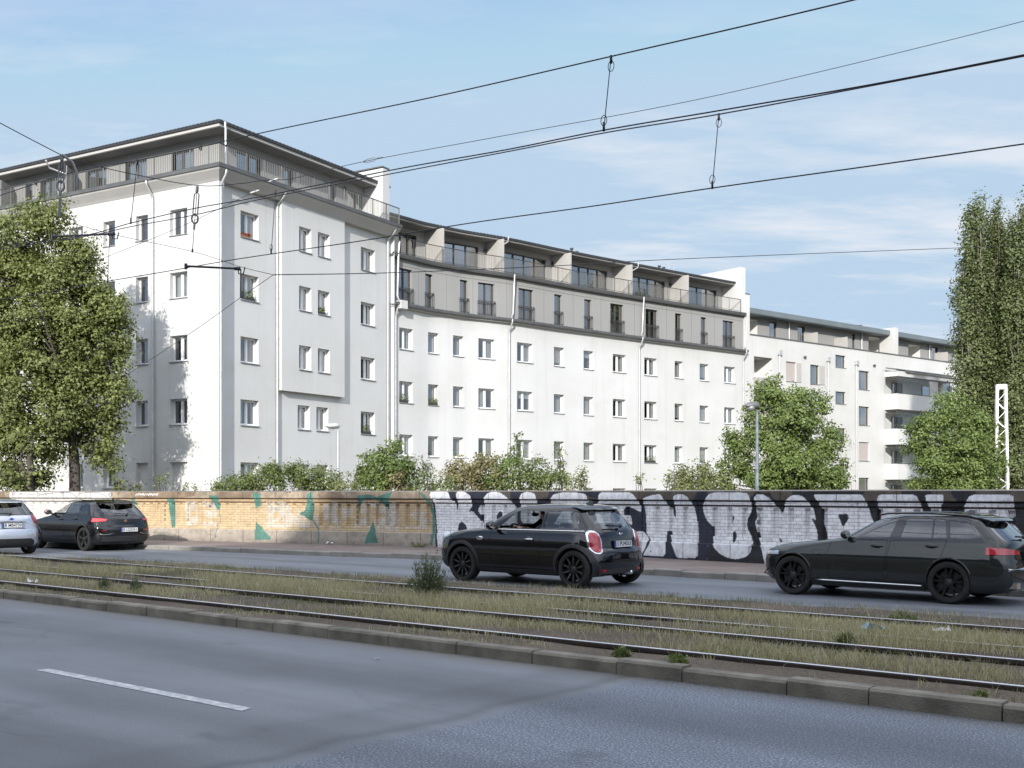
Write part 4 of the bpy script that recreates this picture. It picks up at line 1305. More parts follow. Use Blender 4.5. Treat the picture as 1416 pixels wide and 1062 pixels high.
# scribbled tags
zz_ = [(65 + i * 9.5, 92 + (-14 if i % 2 else 6) + 3 * math.sin(i * 1.7)) for i in range(22)]
setc(stroke(c6(zz_), .9), (.75, .75, .74))
for pl in ([(668, 165), (684, 155), (670, 180), (686, 190), (672, 205)], [(700, 160), (704, 200), (712, 172)]): setc(stroke(c6(pl), .5), (.08, .08, .09))
# far left: white painted stretch with thin dark outlines
ml = (PU < 156) & (PU > 16); setc(ml & (ZZ > .53), (.66, .65, .63), .08)
setc(ml & (ZZ > 1.50) & (ZZ <= 1.53), (.10, .09, .09)); setc(ml & (ZZ > 1.40) & (ZZ <= 1.432), (.12, .11, .11))  # the same painted shade lines across the white stretch
for pl in ([(58, 684), (78, 681.5), (98, 681), (106, 684), (107, 688)], [(108, 688), (114, 682), (128, 680.5), (140, 681), (150, 687)], [(30, 683), (52, 683.5)], [(155, 681), (158, 684), (155, 687), (153, 684), (155, 681)]):
    setc(stroke(pl, .7), (.06, .06, .07))
# right: dark ground, silver letters
right = PU > 603
navy = (.034, .039, .060); blk = (.030, .032, .037)
dark_edge = inpoly([(600, 672), (598, 690), (602, 720), (604, 765), (608, 790), (1700, 1100), (1700, 600)])
setc(dark_edge, navy, .25)
setc(dark_edge & (PU > 985 + 14 * (big - .5)), blk, .3)
brown = dark_edge & (ZZ > 1.53) & (sn(26, 21) > .50); setc(brown, (.115, .10, .082), .3)
SILV = (.86, .875, .915)
letters = [
 c1([(145, 130), (160, 90), (345, 78), (378, 100), (392, 150), (412, 205), (450, 205), (466, 340), (484, 205), (470, 120), (490, 84), (570, 85), (652, 140), (652, 200), (642, 270), (605, 330), (645, 325), (685, 362), (742, 430), (802, 545), (802, 800), (590, 800), (590, 575), (570, 495), (520, 452), (480, 480), (470, 580), (470, 800), (240, 800), (215, 520), (190, 220), (165, 180)]),
 c1([(748, 250), (792, 250), (772, 360), (748, 366), (715, 318)]),
 c1([(812, 160), (860, 105), (930, 86), (1010, 98), (1090, 150), (1140, 205), (1172, 250), (1172, 700), (840, 700), (795, 480), (780, 350), (800, 260)]),
 c2([(8, 150), (30, 98), (90, 80), (170, 95), (190, 140), (192, 420), (0, 420)]),
 c2([(340, 160), (380, 108), (480, 85), (640, 88), (735, 108), (762, 200), (762, 420), (340, 420)]),
 c2([(865, 120), (892, 86), (1205, 86), (1250, 108), (1280, 152), (1312, 218), (1312, 302), (1215, 255), (1150, 238), (1122, 270), (1122, 332), (1200, 338), (1216, 442), (1150, 424), (1132, 462), (1142, 492), (1192, 532), (1222, 532), (1292, 502), (1355, 525), (1398, 590), (1372, 680), (1330, 760), (1250, 810), (780, 830), (780, 230), (860, 200)]),
 c3([(218, 190), (232, 130), (330, 100), (400, 97), (440, 160), (462, 205), (524, 326), (531, 318), (520, 130), (542, 100), (620, 96), (664, 122), (702, 190), (736, 330), (752, 520), (757, 716), (552, 722), (500, 590), (470, 462), (452, 450), (440, 470), (440, 706), (240, 692), (218, 690), (292, 556), (240, 474), (238, 300)]),
 c3([(830, 150), (870, 95), (920, 78), (1240, 80), (1266, 110), (1279, 200), (1264, 280), (1195, 395), (1250, 460), (1287, 560), (1272, 660), (1222, 710), (1130, 732), (1040, 716), (960, 672), (902, 602), (889, 480), (886, 402), (840, 362), (805, 292), (793, 220)]),
 c4([(38, 130), (70, 94), (120, 94), (192, 132), (242, 200), (302, 288), (340, 160), (400, 110), (460, 99), (520, 118), (572, 180), (605, 250), (628, 352), (580, 328), (632, 435), (645, 520), (660, 800), (140, 800), (105, 640), (86, 580), (50, 450), (28, 370), (50, 330), (45, 200)]),
 c4([(620, 100), (680, 94), (1090, 95), (1127, 150), (1142, 210), (1162, 300), (1210, 420), (1210, 800), (780, 800), (722, 500), (702, 420), (682, 370), (692, 250), (662, 170)]),
 c5([(-8, 170), (10, 96), (350, 95), (387, 120), (417, 190), (427, 270), (430, 800), (0, 800)]),
 c5([(465, 96), (640, 95), (645, 168), (612, 200), (605, 290), (525, 290), (482, 185)]),
 c5([(860, 170), (900, 115), (950, 98), (1332, 98), (1330, 240), (1320, 322), (1190, 345), (1150, 400), (1150, 800), (830, 800), (830, 230)]),
 c5([(1195, 395), (1270, 383), (1350, 420), (1412, 520), (1445, 800), (1150, 800), (1150, 420)]),
 c5([(1560, 100), (1750, 98), (1800, 140), (1830, 300), (1800, 800), (1560, 800), (1540, 300)]),
]
for k, poly in enumerate(letters):
    setc(inpoly(rnd(poly, 1)), SILV, .07)
# dark openings inside the letters
for poly, c in ((c1([(948, 372), (985, 326), (1016, 340), (1016, 425), (945, 432)]), navy), (c3([(1080, 285), (1099, 322), (1084, 392)]), blk), (c3([(1085, 470), (1110, 452), (1127, 500), (1110, 560), (1085, 572)]), blk),
                (c4([(838, 290), (930, 286), (948, 330), (890, 422)]), blk), (c4([(258, 515), (300, 550), (280, 570)]), blk)):
    setc(inpoly(rnd(poly, 1)), c, .1)
setc(stroke(c4([(250, 345), (262, 410), (285, 428)]), .6), blk)
# spray softening of one edge of the M and N
fade = (PU > 1036) & (PU < 1050) & (PV > 700) & (PV < 765)
for i in range(3): colr[..., i] = np.where(fade & (fin_ > .55), colr[..., i] * .6, colr[..., i])
# letters keep the painted shade lines below coping and ledge
gap = ((ZZ > 1.50) & (ZZ <= 1.535)) | ((ZZ > 1.400) & (ZZ <= 1.432))
setc(gap & (PU > 603), (.012, .012, .015), .1)
# dirt: rain streaks below the coping, dust and grime at the foot
strk = smooth_noise(nt_, 6, 5, 31)[:, 2][:, None] * np.ones((1, nz_))
dirt = 1 - .22 * np.clip((strk - .55) * 3, 0, 1) * np.clip((ZZ - .2) / 1.4, 0, 1) * (.4 + .6 * mid_)
foot = 1 - .45 * np.clip((.30 - ZZ) / .18, 0, 1) * (.35 + .65 * sn(9, 33))
wear = 1 - .18 * np.clip((fin_ + mid_ - 1.15) * 3, 0, 1)
wear = np.where((ZZ < .53) | (ZZ > 1.53), wear - .14 * np.clip((sn(7, 41) - .62) * 5, 0, 1), wear)
for i in range(3): colr[..., i] *= dirt * foot * wear
worn = (ZZ < .53) & dark_edge & (sn(6, 44) + .5 * fin_ > 1.30)
for i, c in enumerate((.16, .155, .15)): colr[..., i] = np.where(worn, c, colr[..., i])
colr = np.clip(colr, 0.004, .92)

wm, nt, out = nodes_of('painted_brick')
at = N(nt, 'Attribute', attribute_name='paint')
uv = N(nt, 'UVMap')
br = N(nt, 'TexBrick'); nt.links.new(uv.outputs[0], br.inputs['Vector'])
br.inputs['Scale'].default_value = 1; br.inputs['Brick Width'].default_value = .25; br.inputs['Row Height'].default_value = .0775; br.inputs['Mortar Size'].default_value = .0065; br.inputs['Mortar Smooth'].default_value = .3
br.inputs['Color1'].default_value = (1.12, 1.10, 1.08, 1); br.inputs['Color2'].default_value = (.95, .93, .92, 1); br.inputs['Mortar'].default_value = (.50, .49, .50, 1)
sepu = N(nt, 'SeparateXYZ'); nt.links.new(uv.outputs[0], sepu.inputs[0])
def band(a, b):
    m1 = N(nt, 'Math', operation='GREATER_THAN'); m1.inputs[1].default_value = a; nt.links.new(sepu.outputs['Y'], m1.inputs[0])
    m2 = N(nt, 'Math', operation='LESS_THAN'); m2.inputs[1].default_value = b; nt.links.new(sepu.outputs['Y'], m2.inputs[0])
    m3 = N(nt, 'Math', operation='MULTIPLY'); nt.links.new(m1.outputs[0], m3.inputs[0]); nt.links.new(m2.outputs[0], m3.inputs[1]); return m3.outputs[0]
fld = band(.53, 1.5)
bc = mixc(nt, (1, 1, 1), br.outputs['Color'], fld)
# stone joints in coping and plinth
br2 = N(nt, 'TexBrick'); nt.links.new(uv.outputs[0], br2.inputs['Vector']); br2.offset = 0
br2.inputs['Scale'].default_value = 1; br2.inputs['Brick Width'].default_value = 1.35; br2.inputs['Row Height'].default_value = 10; br2.inputs['Mortar Size'].default_value = .011
br2.inputs['Color1'].default_value = (1, 1, 1, 1); br2.inputs['Color2'].default_value = (.90, .89, .88, 1); br2.inputs['Mortar'].default_value = (.35, .34, .33, 1)
inv = N(nt, 'Math', operation='SUBTRACT'); inv.inputs[0].default_value = 1; nt.links.new(fld, inv.inputs[1])
bc = mixc(nt, bc, br2.outputs['Color'], inv.outputs[0])
pc_ = mixc(nt, at.outputs['Color'], bc, 1.0, 'MULTIPLY')
gr_ = ramp(nt, noise(nt, objvec(nt), 14, 5, .7), [(.3, .88), (.7, 1.14)])
pc_ = mixc(nt, pc_, gr_, 1.0, 'MULTIPLY')
hm_ = N(nt, 'Math', operation='MULTIPLY'); nt.links.new(br.outputs['Fac'], hm_.inputs[0]); nt.links.new(fld, hm_.inputs[1])
hm2 = N(nt, 'Math', operation='MULTIPLY_ADD'); hm2.inputs[1].default_value = -1.0; nt.links.new(hm_.outputs[0], hm2.inputs[0])
nt.links.new(noise(nt, objvec(nt), 60, 3), hm2.inputs[2])
principled(nt, out, pc_, .72, 0, bumpn(nt, hm2.outputs[0], .5, .008), 0, .4)
idx = np.arange(nt_ * nz_).reshape(nt_, nz_)
fc = np.stack([idx[:-1, :-1], idx[1:, :-1], idx[1:, 1:], idx[:-1, 1:]], -1).reshape(-1, 4)
pw = WALL.xy(tw(700))
WL = empty('parapet_wall', (pw.x, pw.y, .12), 0, 'long brick parapet wall, yellow on the left and covered with silver graffiti letters on the right', 'brick wall')
fo = np_mesh('brick_face', np.stack([Xw - pw.x, Yw - pw.y, ZZ - .12], -1).reshape(-1, 3), fc, wm, WL, colors=colr.reshape(-1, 4))
uvl = fo.data.uv_layers.new(name='wall_uv')
uvs = np.stack([TT.ravel(), ZZ.ravel()], -1)[fc.ravel()]
uvl.data.foreach_set('uv', uvs.astype(np.float32).ravel())
cpm = mat('coping_stone', (.20, .175, .145), .9, var=.3, scale=1.5, bump=.4, bscale=30)
mb = MB(); strip(mb, WALL, T0, T1, [(.085, ZW), (.085, ZW + .001), (-.42, ZW + .03), (-.42, .0), (-.36, .0), (-.36, ZW - .02)][::-1])
mb.build('coping', cpm, WL)
# ------------------------------------------------------------------ foliage
def leaf_mat(name, c_lo, c_hi, trans=.24, rough=.5):
    m, nt, out = nodes_of(name)
    geo = N(nt, 'NewGeometry')
    v = objvec(nt)
    big_ = noise(nt, v, .55, 3)
    a = N(nt, 'Math', operation='MULTIPLY_ADD'); a.inputs[1].default_value = .6; nt.links.new(geo.outputs['Random Per Island'], a.inputs[0])
    b = N(nt, 'Math', operation='MULTIPLY'); b.inputs[1].default_value = .45; nt.links.new(big_, b.inputs[0]); nt.links.new(b.outputs[0], a.inputs[2])
    c = ramp(nt, a.outputs[0], [(.15, c_lo), (.85, c_hi)])
    d = N(nt, 'BsdfPrincipled'); nt.links.new(c, d.inputs['Base Color']); d.inputs['Roughness'].default_value = rough; d.inputs['Specular IOR Level'].default_value = .35
    t = N(nt, 'BsdfTranslucent'); nt.links.new(mixc(nt, c, (1.25, 1.3, .6), 1.0, 'MULTIPLY'), t.inputs['Color'])
    mx = N(nt, 'MixShader'); mx.inputs[0].default_value = trans
    nt.links.new(d.outputs[0], mx.inputs[1]); nt.links.new(t.outputs[0], mx.inputs[2]); nt.links.new(mx.outputs[0], out.inputs['Surface'])
    return m
LM = {
 'lime': leaf_mat('maple_leaves', (.060, .080, .022), (.265, .295, .10)),
 'mid': leaf_mat('ash_leaves', (.066, .102, .024), (.225, .29, .09)),
 'poplar': leaf_mat('poplar_leaves', (.062, .084, .030), (.205, .24, .105)),
 'bush': leaf_mat('shrub_leaves', (.070, .100, .026), (.21, .25, .085)),
 'pale': leaf_mat('pale_shrub_leaves', (.10, .125, .045), (.27, .285, .125)),
 'dry': leaf_mat('seeding_shrub_leaves', (.12, .11, .045), (.33, .295, .15)),
 'weed': leaf_mat('weed_leaves', (.075, .095, .055), (.18, .21, .11)),
}
bark = mat('grey_bark', (.085, .072, .060), .95, var=.35, scale=6, bump=.7, bscale=18, stretch=(1, 1, .25))
bark_l = mat('pale_bark', (.20, .18, .15), .95, var=.3, scale=6, bump=.6, bscale=18, stretch=(1, 1, .25))

def leaves(name, P, Nrm, size, m_, parent, aspect=.6, origin=None, rg=rng):
    """P (n,3) leaf positions, Nrm preferred normals; each leaf is a folded rhombus"""
    n = len(P)
    nr = Nrm / (np.linalg.norm(Nrm, axis=1)[:, None] + 1e-9) + rg.normal(0, .40, (n, 3)); nr /= np.linalg.norm(nr, axis=1)[:, None] + 1e-9
    t = rg.normal(0, 1, (n, 3)); t[:, 2] -= .35
    t -= nr * (t * nr).sum(1)[:, None]; t /= np.linalg.norm(t, axis=1)[:, None] + 1e-9
    s = np.cross(nr, t)
    L = (size * rg.uniform(.65, 1.3, n))[:, None]
    W = L * aspect * .5
    a = P - t * L * .5; b = P + t * L * .5
    c = P + s * W + nr * W * .25 - t * L * .08; d = P - s * W + nr * W * .25 - t * L * .08
    V = np.stack([a, c, b, d], 1).reshape(-1, 3)
    if origin is not None: V = V - np.array(origin)
    Fq = np.arange(4 * n).reshape(n, 4)
    o = np_mesh(name, V, Fq, m_, parent)
    return o

def crown_points(lobes, density, clump, per, rg=rng, hollow=.55, flat=.8):
    """clump centres through the outer part of ellipsoid lobes, then leaves around every clump"""
    Ps, Ns = [], []
    vol_c = np.array([np.mean([l[0] for l in lobes]), np.mean([l[1] for l in lobes]), np.mean([l[2] for l in lobes])])
    for (x, y, z, rx, ry, rz) in lobes:
        area = (rx * ry + ry * rz + rx * rz)
        k = max(3, int(area * density))
        d = rg.normal(0, 1, (k, 3)); d /= np.linalg.norm(d, axis=1)[:, None]
        r = hollow + (1.04 - hollow) * rg.random(k) ** .6
        c = np.array([x, y, z]) + d * r[:, None] * np.array([rx, ry, rz])
        for ci, di in zip(c, d):
            cs = clump * rg.uniform(.55, 1.35)
            m_ = max(4, int(per * (cs / clump) ** 2 * rg.uniform(.6, 1.3)))
            q = rg.normal(0, .5, (m_, 3)) * cs; q[:, 2] *= flat
            q[:, 2] -= .12 * (q[:, 0] ** 2 + q[:, 1] ** 2) / cs
            Ps.append(ci + q)
            out_ = di * .6 + np.array([0, 0, .6])
            Ns.append(np.repeat((out_ / np.linalg.norm(out_))[None], m_, 0) + q / (cs + 1e-6) * .75)
    return np.concatenate(Ps), np.concatenate(Ns)

def limb(mb, a, b, r0, r1, wig, rg, n=7):
    a, b = np.array(a, float), np.array(b, float)
    pts = []; rr = []
    for i in range(n + 1):
        t = i / n
        p = a + (b - a) * t
        if 0 < i < n: p = p + rg.normal(0, wig, 3) * np.array([1, 1, .4])
        pts.append(tuple(p)); rr.append(r0 + (r1 - r0) * t)
    mb.tube(pts, rr, 8)
    return pts

def tree(name, base, lobes, label, cat, lm, seed, density=5, clump=.55, per=46, size=.16, trunk_r=.2, fork=None, bark_=None, group=None, hollow=.55, aspect=.6, flat=.8, trunk_top=None):
    rg = np.random.default_rng(seed)
    T = empty(name, base, 0, label, cat, group)
    P, Nr = crown_points(lobes, density, clump, per, rg, hollow, flat)
    P[:, 2] = np.maximum(P[:, 2], .12)
    leaves('crown', P, Nr, size, LM[lm], T, aspect, base, rg)
    mb = MB()
    top = trunk_top or (base[0] + rg.normal(0, .2), base[1] + rg.normal(0, .2), max(l[2] for l in lobes))
    zf = fork if fork else base[2] + (top[2] - base[2]) * .3
    tr = limb(mb, base, top, trunk_r, trunk_r * .18, trunk_r * .25, rg, 9)
    # flare at the foot
    mb.tube([base, (base[0], base[1], base[2] + trunk_r * 1.2)], [trunk_r * 1.5, trunk_r * .98], 10)
    for l in lobes:
        for k in range(3):
            z = zf + (l[2] - zf) * rg.uniform(.0, .55)
            kk = (z - base[2]) / max(.1, top[2] - base[2]); kk = min(max(kk, .05), .9)
            i = int(kk * 9); p0 = tr[i]
            e = (l[0] + rg.normal(0, .4) * l[3], l[1] + rg.normal(0, .4) * l[4], l[2] + rg.normal(.2, .35) * l[5])
            limb(mb, p0, e, trunk_r * .38 * (1 - kk * .5), trunk_r * .05, .09, rg, 6)
    mb.build('trunk', bark_ or bark, T, smooth=True)
    return T

def lob(px, py, d, rx, rz, ry=None):
    """lobe from its picture position (pixels) and radii in pixels at depth d"""
    x, y, z = AT(px, py, d); k = d / F
    return (x, y, z, rx * k, (ry or rx) * k, rz * k)

# big maple left, in front of the corner block
D = 47.0
lb = [lob(65, 298, D, 28, 30), lob(35, 325, D, 40, 34), lob(100, 350, D, 34, 28), lob(142, 412, D + .4, 30, 20), lob(-20, 350, D, 40, 36), lob(18, 360, D, 34, 34), lob(70, 385, D - .5, 40, 30), lob(112, 385, D + .3, 32, 30), lob(-10, 400, D, 40, 44),
      lob(38, 432, D - .8, 42, 34), lob(98, 438, D, 44, 34), lob(150, 434, D + .5, 36, 20), lob(168, 462, D + .5, 18, 22), lob(130, 478, D, 42, 30), lob(5, 478, D - .3, 44, 36), lob(62, 486, D - .9, 46, 36), lob(158, 512, D + .3, 26, 26), lob(110, 522, D - .2, 38, 26),
      lob(28, 540, D - .8, 50, 34), lob(-30, 500, D, 50, 70), lob(80, 565, D - .9, 40, 32), lob(0, 585, D - .8, 50, 36), lob(158, 550, D, 26, 28), lob(142, 585, D, 26, 26), lob(140, 622, D, 24, 24), lob(55, 612, D - .8, 40, 26), lob(-35, 600, D - .5, 44, 40)]
bx, by_, _ = AT(105, 690, D)
tree('maple_tree', (bx, by_, 0), lb, 'tall dense maple tree with dark trunk standing in front of the corner apartment block', 'tree', 'lime', 3, density=12, clump=.44, per=92, size=.145, trunk_r=.28, fork=5.0, hollow=.42, trunk_top=(AT(98, 350, 47.0)))
D = 45.5
lb = [lob(22, 602, D, 34, 28), lob(5, 645, D, 34, 26), lob(48, 652, D, 26, 20), lob(-40, 640, D, 40, 32), lob(20, 662, D, 40, 12)]
bx, by_, _ = AT(44, 690, D)
tree('maple_tree', (bx, by_, 0), lb, 'low dark maple with a short thick trunk at the left edge, below the tall maple', 'tree', 'lime', 4, density=9, clump=.45, per=46, size=.17, trunk_r=.33, fork=1.8, hollow=.3)
# round tree in front of the balcony block
D = 55.0
lb = [lob(1068, 540, D, 24, 16), lob(1092, 548, D - .6, 26, 16), lob(1122, 562, D, 24, 20), lob(1055, 572, D - .4, 30, 18), lob(1098, 580, D - 1, 34, 18), lob(1030, 606, D, 30, 20), lob(1072, 610, D - 1, 32, 20), lob(1130, 606, D + .5, 34, 22), lob(1018, 640, D, 24, 18), lob(1052, 648, D - .8, 34, 20), lob(1100, 640, D - 1.2, 36, 20), lob(1148, 644, D, 26, 18), lob(1160, 662, D, 16, 14), lob(1006, 664, D + 1, 16, 14), lob(1085, 668, D - .5, 44, 14), lob(1128, 668, D, 30, 14)]
bx, by_, _ = AT(1086, 690, D)
tree('ash_tree', (bx, by_, 0), lb, 'round bright green tree right of the curved block, behind the dark street lamp', 'tree', 'mid', 5, density=15, clump=.36, per=70, size=.15, trunk_r=.2, fork=2.0, hollow=.5)
D = 62.0
lb = [lob(1312, 560, D, 22, 16), lob(1298, 580, D - .5, 28, 16), lob(1340, 582, D, 30, 18), lob(1268, 592, D, 16, 12), lob(1284, 612, D - .5, 26, 14), lob(1328, 612, D - 1, 34, 18), lob(1362, 602, D + .4, 24, 22), lob(1262, 624, D, 12, 10), lob(1296, 642, D - 1, 32, 18), lob(1345, 644, D - .8, 38, 22), lob(1374, 640, D, 22, 22), lob(1285, 668, D, 26, 12), lob(1330, 670, D - .5, 48, 14)]
bx, by_, _ = AT(1308, 690, D)
tree('ash_tree', (bx, by_, 0), lb, 'broad green tree with pale branches standing before the balconies, left of the lattice mast', 'tree', 'mid', 6, density=14, clump=.38, per=64, size=.155, trunk_r=.17, fork=2.5, hollow=.5, bark_=bark_l)
# poplars
def poplar(px, top, d, w_, seed, label):
    lobes = []
    y = top + 16
    while y < 672:
        f_ = min(1, (y - top) / 130)
        r = w_ * (.42 + .58 * f_)
        sgn = -1 if (len(lobes) % 2) else 1
        lobes.append(lob(px + sgn * r * .34, y, d + (len(lobes) % 3 - 1) * .5, r * .66, 27)); y += 16
    x_, y_, _ = AT(px, 690, d)
    ztop = AT(px, top + 10, d)[2]
    tree('poplar_tree', (x_, y_, 0), lobes, label, 'tree', 'poplar', seed, density=11, clump=.40, per=58, size=.165, trunk_r=.26, fork=3.0, group='poplars at the right edge', hollow=.35, aspect=.75, flat=1.7, trunk_top=(x_, y_, ztop), bark_=bark_l)
poplar(1347, 281, 75, 29, 8, 'tall narrow poplar, leftmost of the row at the right edge')
poplar(1376, 283, 76, 23, 9, 'slim poplar in the middle of the row, its tip just right of the leftmost one')
poplar(1412, 290, 74, 32, 10, 'poplar cut by the right picture edge beside the lattice mast')
poplar(1394, 318, 78, 28, 14, 'shorter poplar filling the gap between the slim one and the one at the picture edge')
poplar(1460, 300, 77, 28, 12, 'poplar standing mostly outside the right picture edge')
# shrubs behind the wall
def shrub(name, lobes, label, lm, seed, density=18, clump=.26, per=34, size=.10, group='shrubs behind the brick wall', stems=3, aspect=.6):
    rg = np.random.default_rng(seed)
    cx_ = np.mean([l[0] for l in lobes]); cy_ = np.mean([l[1] for l in lobes])
    T = empty(name, (cx_, cy_, 0), 0, label, 'shrub', group)
    P, Nr = crown_points(lobes, density * 1.25, clump, int(per * 1.45), rg, .3, .9)
    leaves('foliage', P, Nr, size, LM[lm], T, aspect, (cx_, cy_, 0), rg)
    mb = MB()
    for l in lobes:
        for k in range(stems):
            e = (l[0] + rg.normal(0, .5) * l[3], l[1] + rg.normal(0, .5) * l[4], l[2] + rg.uniform(.2, .95) * l[5])
            limb(mb, (cx_ + rg.normal(0, .15), cy_ + rg.normal(0, .15), 0), e, .028, .006, .05, rg, 6)
    mb.build('stem', bark, T)
    return T
shrub('hedge_shrub', [lob(330, 668, 44, 30, 14), lob(362, 660, 44.3, 26, 17), lob(312, 674, 44, 22, 8)], 'low dark hedge against the right front of the corner block', 'bush', 21, 20)
shrub('hedge_shrub', [lob(388, 656, 43, 26, 16), lob(420, 658, 43, 34, 20), lob(452, 664, 43, 24, 15), lob(372, 650, 43.3, 16, 10)], 'wide olive green shrub left of the pale street lamp', 'bush', 22, 20)
shrub('pale_shrub', [lob(478, 668, 42, 24, 12), lob(500, 662, 42.5, 16, 12)], 'small pale shrub just right of the pale street lamp', 'pale', 23, 18, .22, 26)
shrub('lilac_shrub', [lob(545, 618, 40, 12, 10), lob(530, 628, 40, 16, 12), lob(512, 634, 40, 18, 10), lob(536, 648, 40, 32, 20), lob(560, 652, 40, 22, 16), lob(500, 650, 40.3, 16, 8), lob(520, 668, 39.8, 34, 12)], 'tallest leafy green shrub, before the joint of the two white blocks', 'mid', 24, 20, .24, 36, .115)
shrub('elder_shrub', [lob(578, 644, 40.5, 14, 14), lob(588, 658, 40.5, 18, 18), lob(567, 666, 40, 26, 14), lob(602, 668, 40, 12, 10)], 'ragged green shrub with bare arching tips right of the tallest shrub', 'bush', 25, 15, .24, 26)
shrub('seeding_shrub', [lob(550, 668, 39.3, 14, 20), lob(543, 660, 39.3, 8, 14)], 'narrow straw coloured shrub in front of the tallest leafy shrub', 'dry', 26, 22, .2, 30)
shrub('seeding_shrub', [lob(650, 645, 39, 30, 18), lob(680, 640, 39, 24, 16), lob(640, 662, 38.7, 30, 16), lob(672, 664, 38.5, 34, 18), lob(628, 650, 39, 14, 16)], 'large straw coloured shrub with seed clusters above the black small car', 'dry', 27, 17, .24, 32)
shrub('elder_shrub', [lob(708, 650, 38.5, 20, 20), lob(698, 664, 38.2, 26, 16), lob(715, 630, 39, 10, 14), lob(622, 672, 38, 20, 10)], 'bright green shrub leaning on the large straw coloured one', 'mid', 28, 17, .24, 32)
shrub('elder_shrub', [lob(745, 655, 38, 22, 16), lob(760, 664, 38, 24, 14), lob(728, 664, 38, 20, 14), lob(738, 645, 38.3, 12, 10)], 'green shrub above the roof of the black small car', 'bush', 29, 18, .24, 32)
shrub('climbing_vine', [lob(771, 618, 39, 5, 10), lob(774, 634, 39, 6, 12), lob(778, 652, 39, 8, 14), lob(782, 668, 39, 10, 12)], 'thin upright vine reaching a window of the curved block', 'bush', 30, 30, .16, 16, .1, stems=2)
shrub('climbing_vine', [lob(716, 606, 39.5, 5, 8), lob(714, 618, 39.5, 6, 8)], 'tip of a slender shoot beside a ground floor window, above the straw shrub', 'bush', 31, 26, .16, 14, .1, stems=2)
shrub('young_shrub', [lob(800, 664, 37.5, 12, 14), lob(790, 672, 37.5, 12, 8), lob(806, 655, 37.5, 6, 8)], 'open young shrub right of the thin upright vine', 'pale', 32, 16, .2, 18)
shrub('young_shrub', [lob(883, 670, 36, 6, 10), lob(884, 660, 36, 3, 8)], 'tiny sprig at the foot of the third drainpipe of the curved block', 'bush', 33, 30, .14, 14, .08, stems=2)
shrub('pale_shrub', [lob(945, 662, 37, 22, 16), lob(970, 658, 37, 22, 16), lob(990, 662, 37.3, 16, 18), lob(958, 672, 36.8, 38, 10), lob(940, 650, 37, 8, 10), lob(975, 648, 37.2, 10, 8)], 'light yellow green shrub left of the dark street lamp', 'pale', 34, 17, .24, 34)
shrub('young_shrub', [lob(925, 668, 36.5, 8, 12)], 'small sparse sprig at the left end of the light yellow green shrub', 'pale', 35, 22, .2, 12)
shrub('young_shrub', [lob(214, 665, 43, 14, 12), lob(232, 660, 43, 14, 9)], 'sparse shrub with light leaves before the walled up niches of the corner block', 'pale', 36, 9, .22, 14)
shrub('young_shrub', [lob(252, 672, 43, 16, 6), lob(270, 674, 43, 10, 4)], 'thin low shoots at the corner of the corner block, topping the yellow wall', 'pale', 37, 12, .2, 9)
shrub('young_shrub', [lob(160, 650, 43, 8, 20), lob(168, 672, 43, 10, 8), lob(186, 674, 43, 10, 6)], 'hanging green shoots right of the tall maple trunk', 'lime', 38, 18, .2, 18, .13)

# ------------------------------------------------------------------ grass of the tram reservation
def blades(name, n, s_rng, c_rng, h_rng, wd, m_, seed, tuft=.10, lean=.45, keep=None, per=14):
    rg = np.random.default_rng(seed)
    k = n // per
    # more tufts towards the camera than far left
    s0 = s_rng[0] + (s_rng[1] - s_rng[0]) * rg.random(k) ** .75
    c0 = rg.uniform(c_rng[0], c_rng[1], k)
    if keep is not None:
        kp = keep(s0, c0, rg); s0, c0 = s0[kp], c0[kp]; k = len(s0)
    hs = rg.uniform(.55, 1.25, k)
    s = np.repeat(s0, per) + rg.normal(0, tuft, k * per); c = np.repeat(c0, per) + rg.normal(0, tuft, k * per)
    nr_ = np.clip((-22 - s) / 8, 0, 1); nr_ = nr_ * nr_ * (3 - 2 * nr_)
    ok = (c > c_rng[0] - .05) & (c < c_rng[1] + .05) & (c < C_MED1 - .12 - 1.6 * nr_)
    for rc in RAILS: ok &= np.abs(c - rc) > .05
    hh = np.repeat(hs, per)[ok]; s, c = s[ok], c[ok]; n = len(s)
    h = rg.uniform(h_rng[0], h_rng[1], n) * hh
    nxt = np.full(n, 9.0)
    for rc in RAILS[:2] + RAILS[3:]: nxt = np.where((rc > c), np.minimum(nxt, rc - c), nxt)
    lim = .06 + .11 * nxt
    h = np.where(rg.random(n) < .94, np.minimum(h, lim * rg.uniform(.6, 1.1, n)), h)
    z = soil_z(s, c) - .01
    a = rg.uniform(0, 2 * np.pi, n); lx, ly = np.cos(a), np.sin(a)
    ln = np.minimum(np.abs(rg.normal(0, lean, n)), 1.0) * h
    b = rg.uniform(0, np.pi, n); wx, wy = np.cos(b) * wd * .5, np.sin(b) * wd * .5
    base = np.stack([s, c, z], -1)
    m = base + np.stack([lx * ln * .35, ly * ln * .35, h * .6], -1)
    t = base + np.stack([lx * ln, ly * ln, h], -1)
    W = np.stack([wx, wy, np.zeros(n)], -1)
    V = np.stack([base - W, base + W, m + W * .8, m - W * .8, t + W * .12, t - W * .12], 1).reshape(-1, 3)
    b0 = np.arange(n)[:, None] * 6
    Fq = np.concatenate([b0 + np.array([[0, 1, 2, 3]]), b0 + np.array([[3, 2, 4, 5]])])
    o = np_mesh(name, V, Fq, m_)
    o.rotation_euler = (0, 0, RA)
    return tag(o, kind='stuff')
gd = leaf_mat('dry_grass_blades', (.20, .175, .11), (.56, .515, .37), .25, .8)
gg = leaf_mat('green_grass_blades', (.075, .095, .045), (.20, .225, .115), .25, .7)
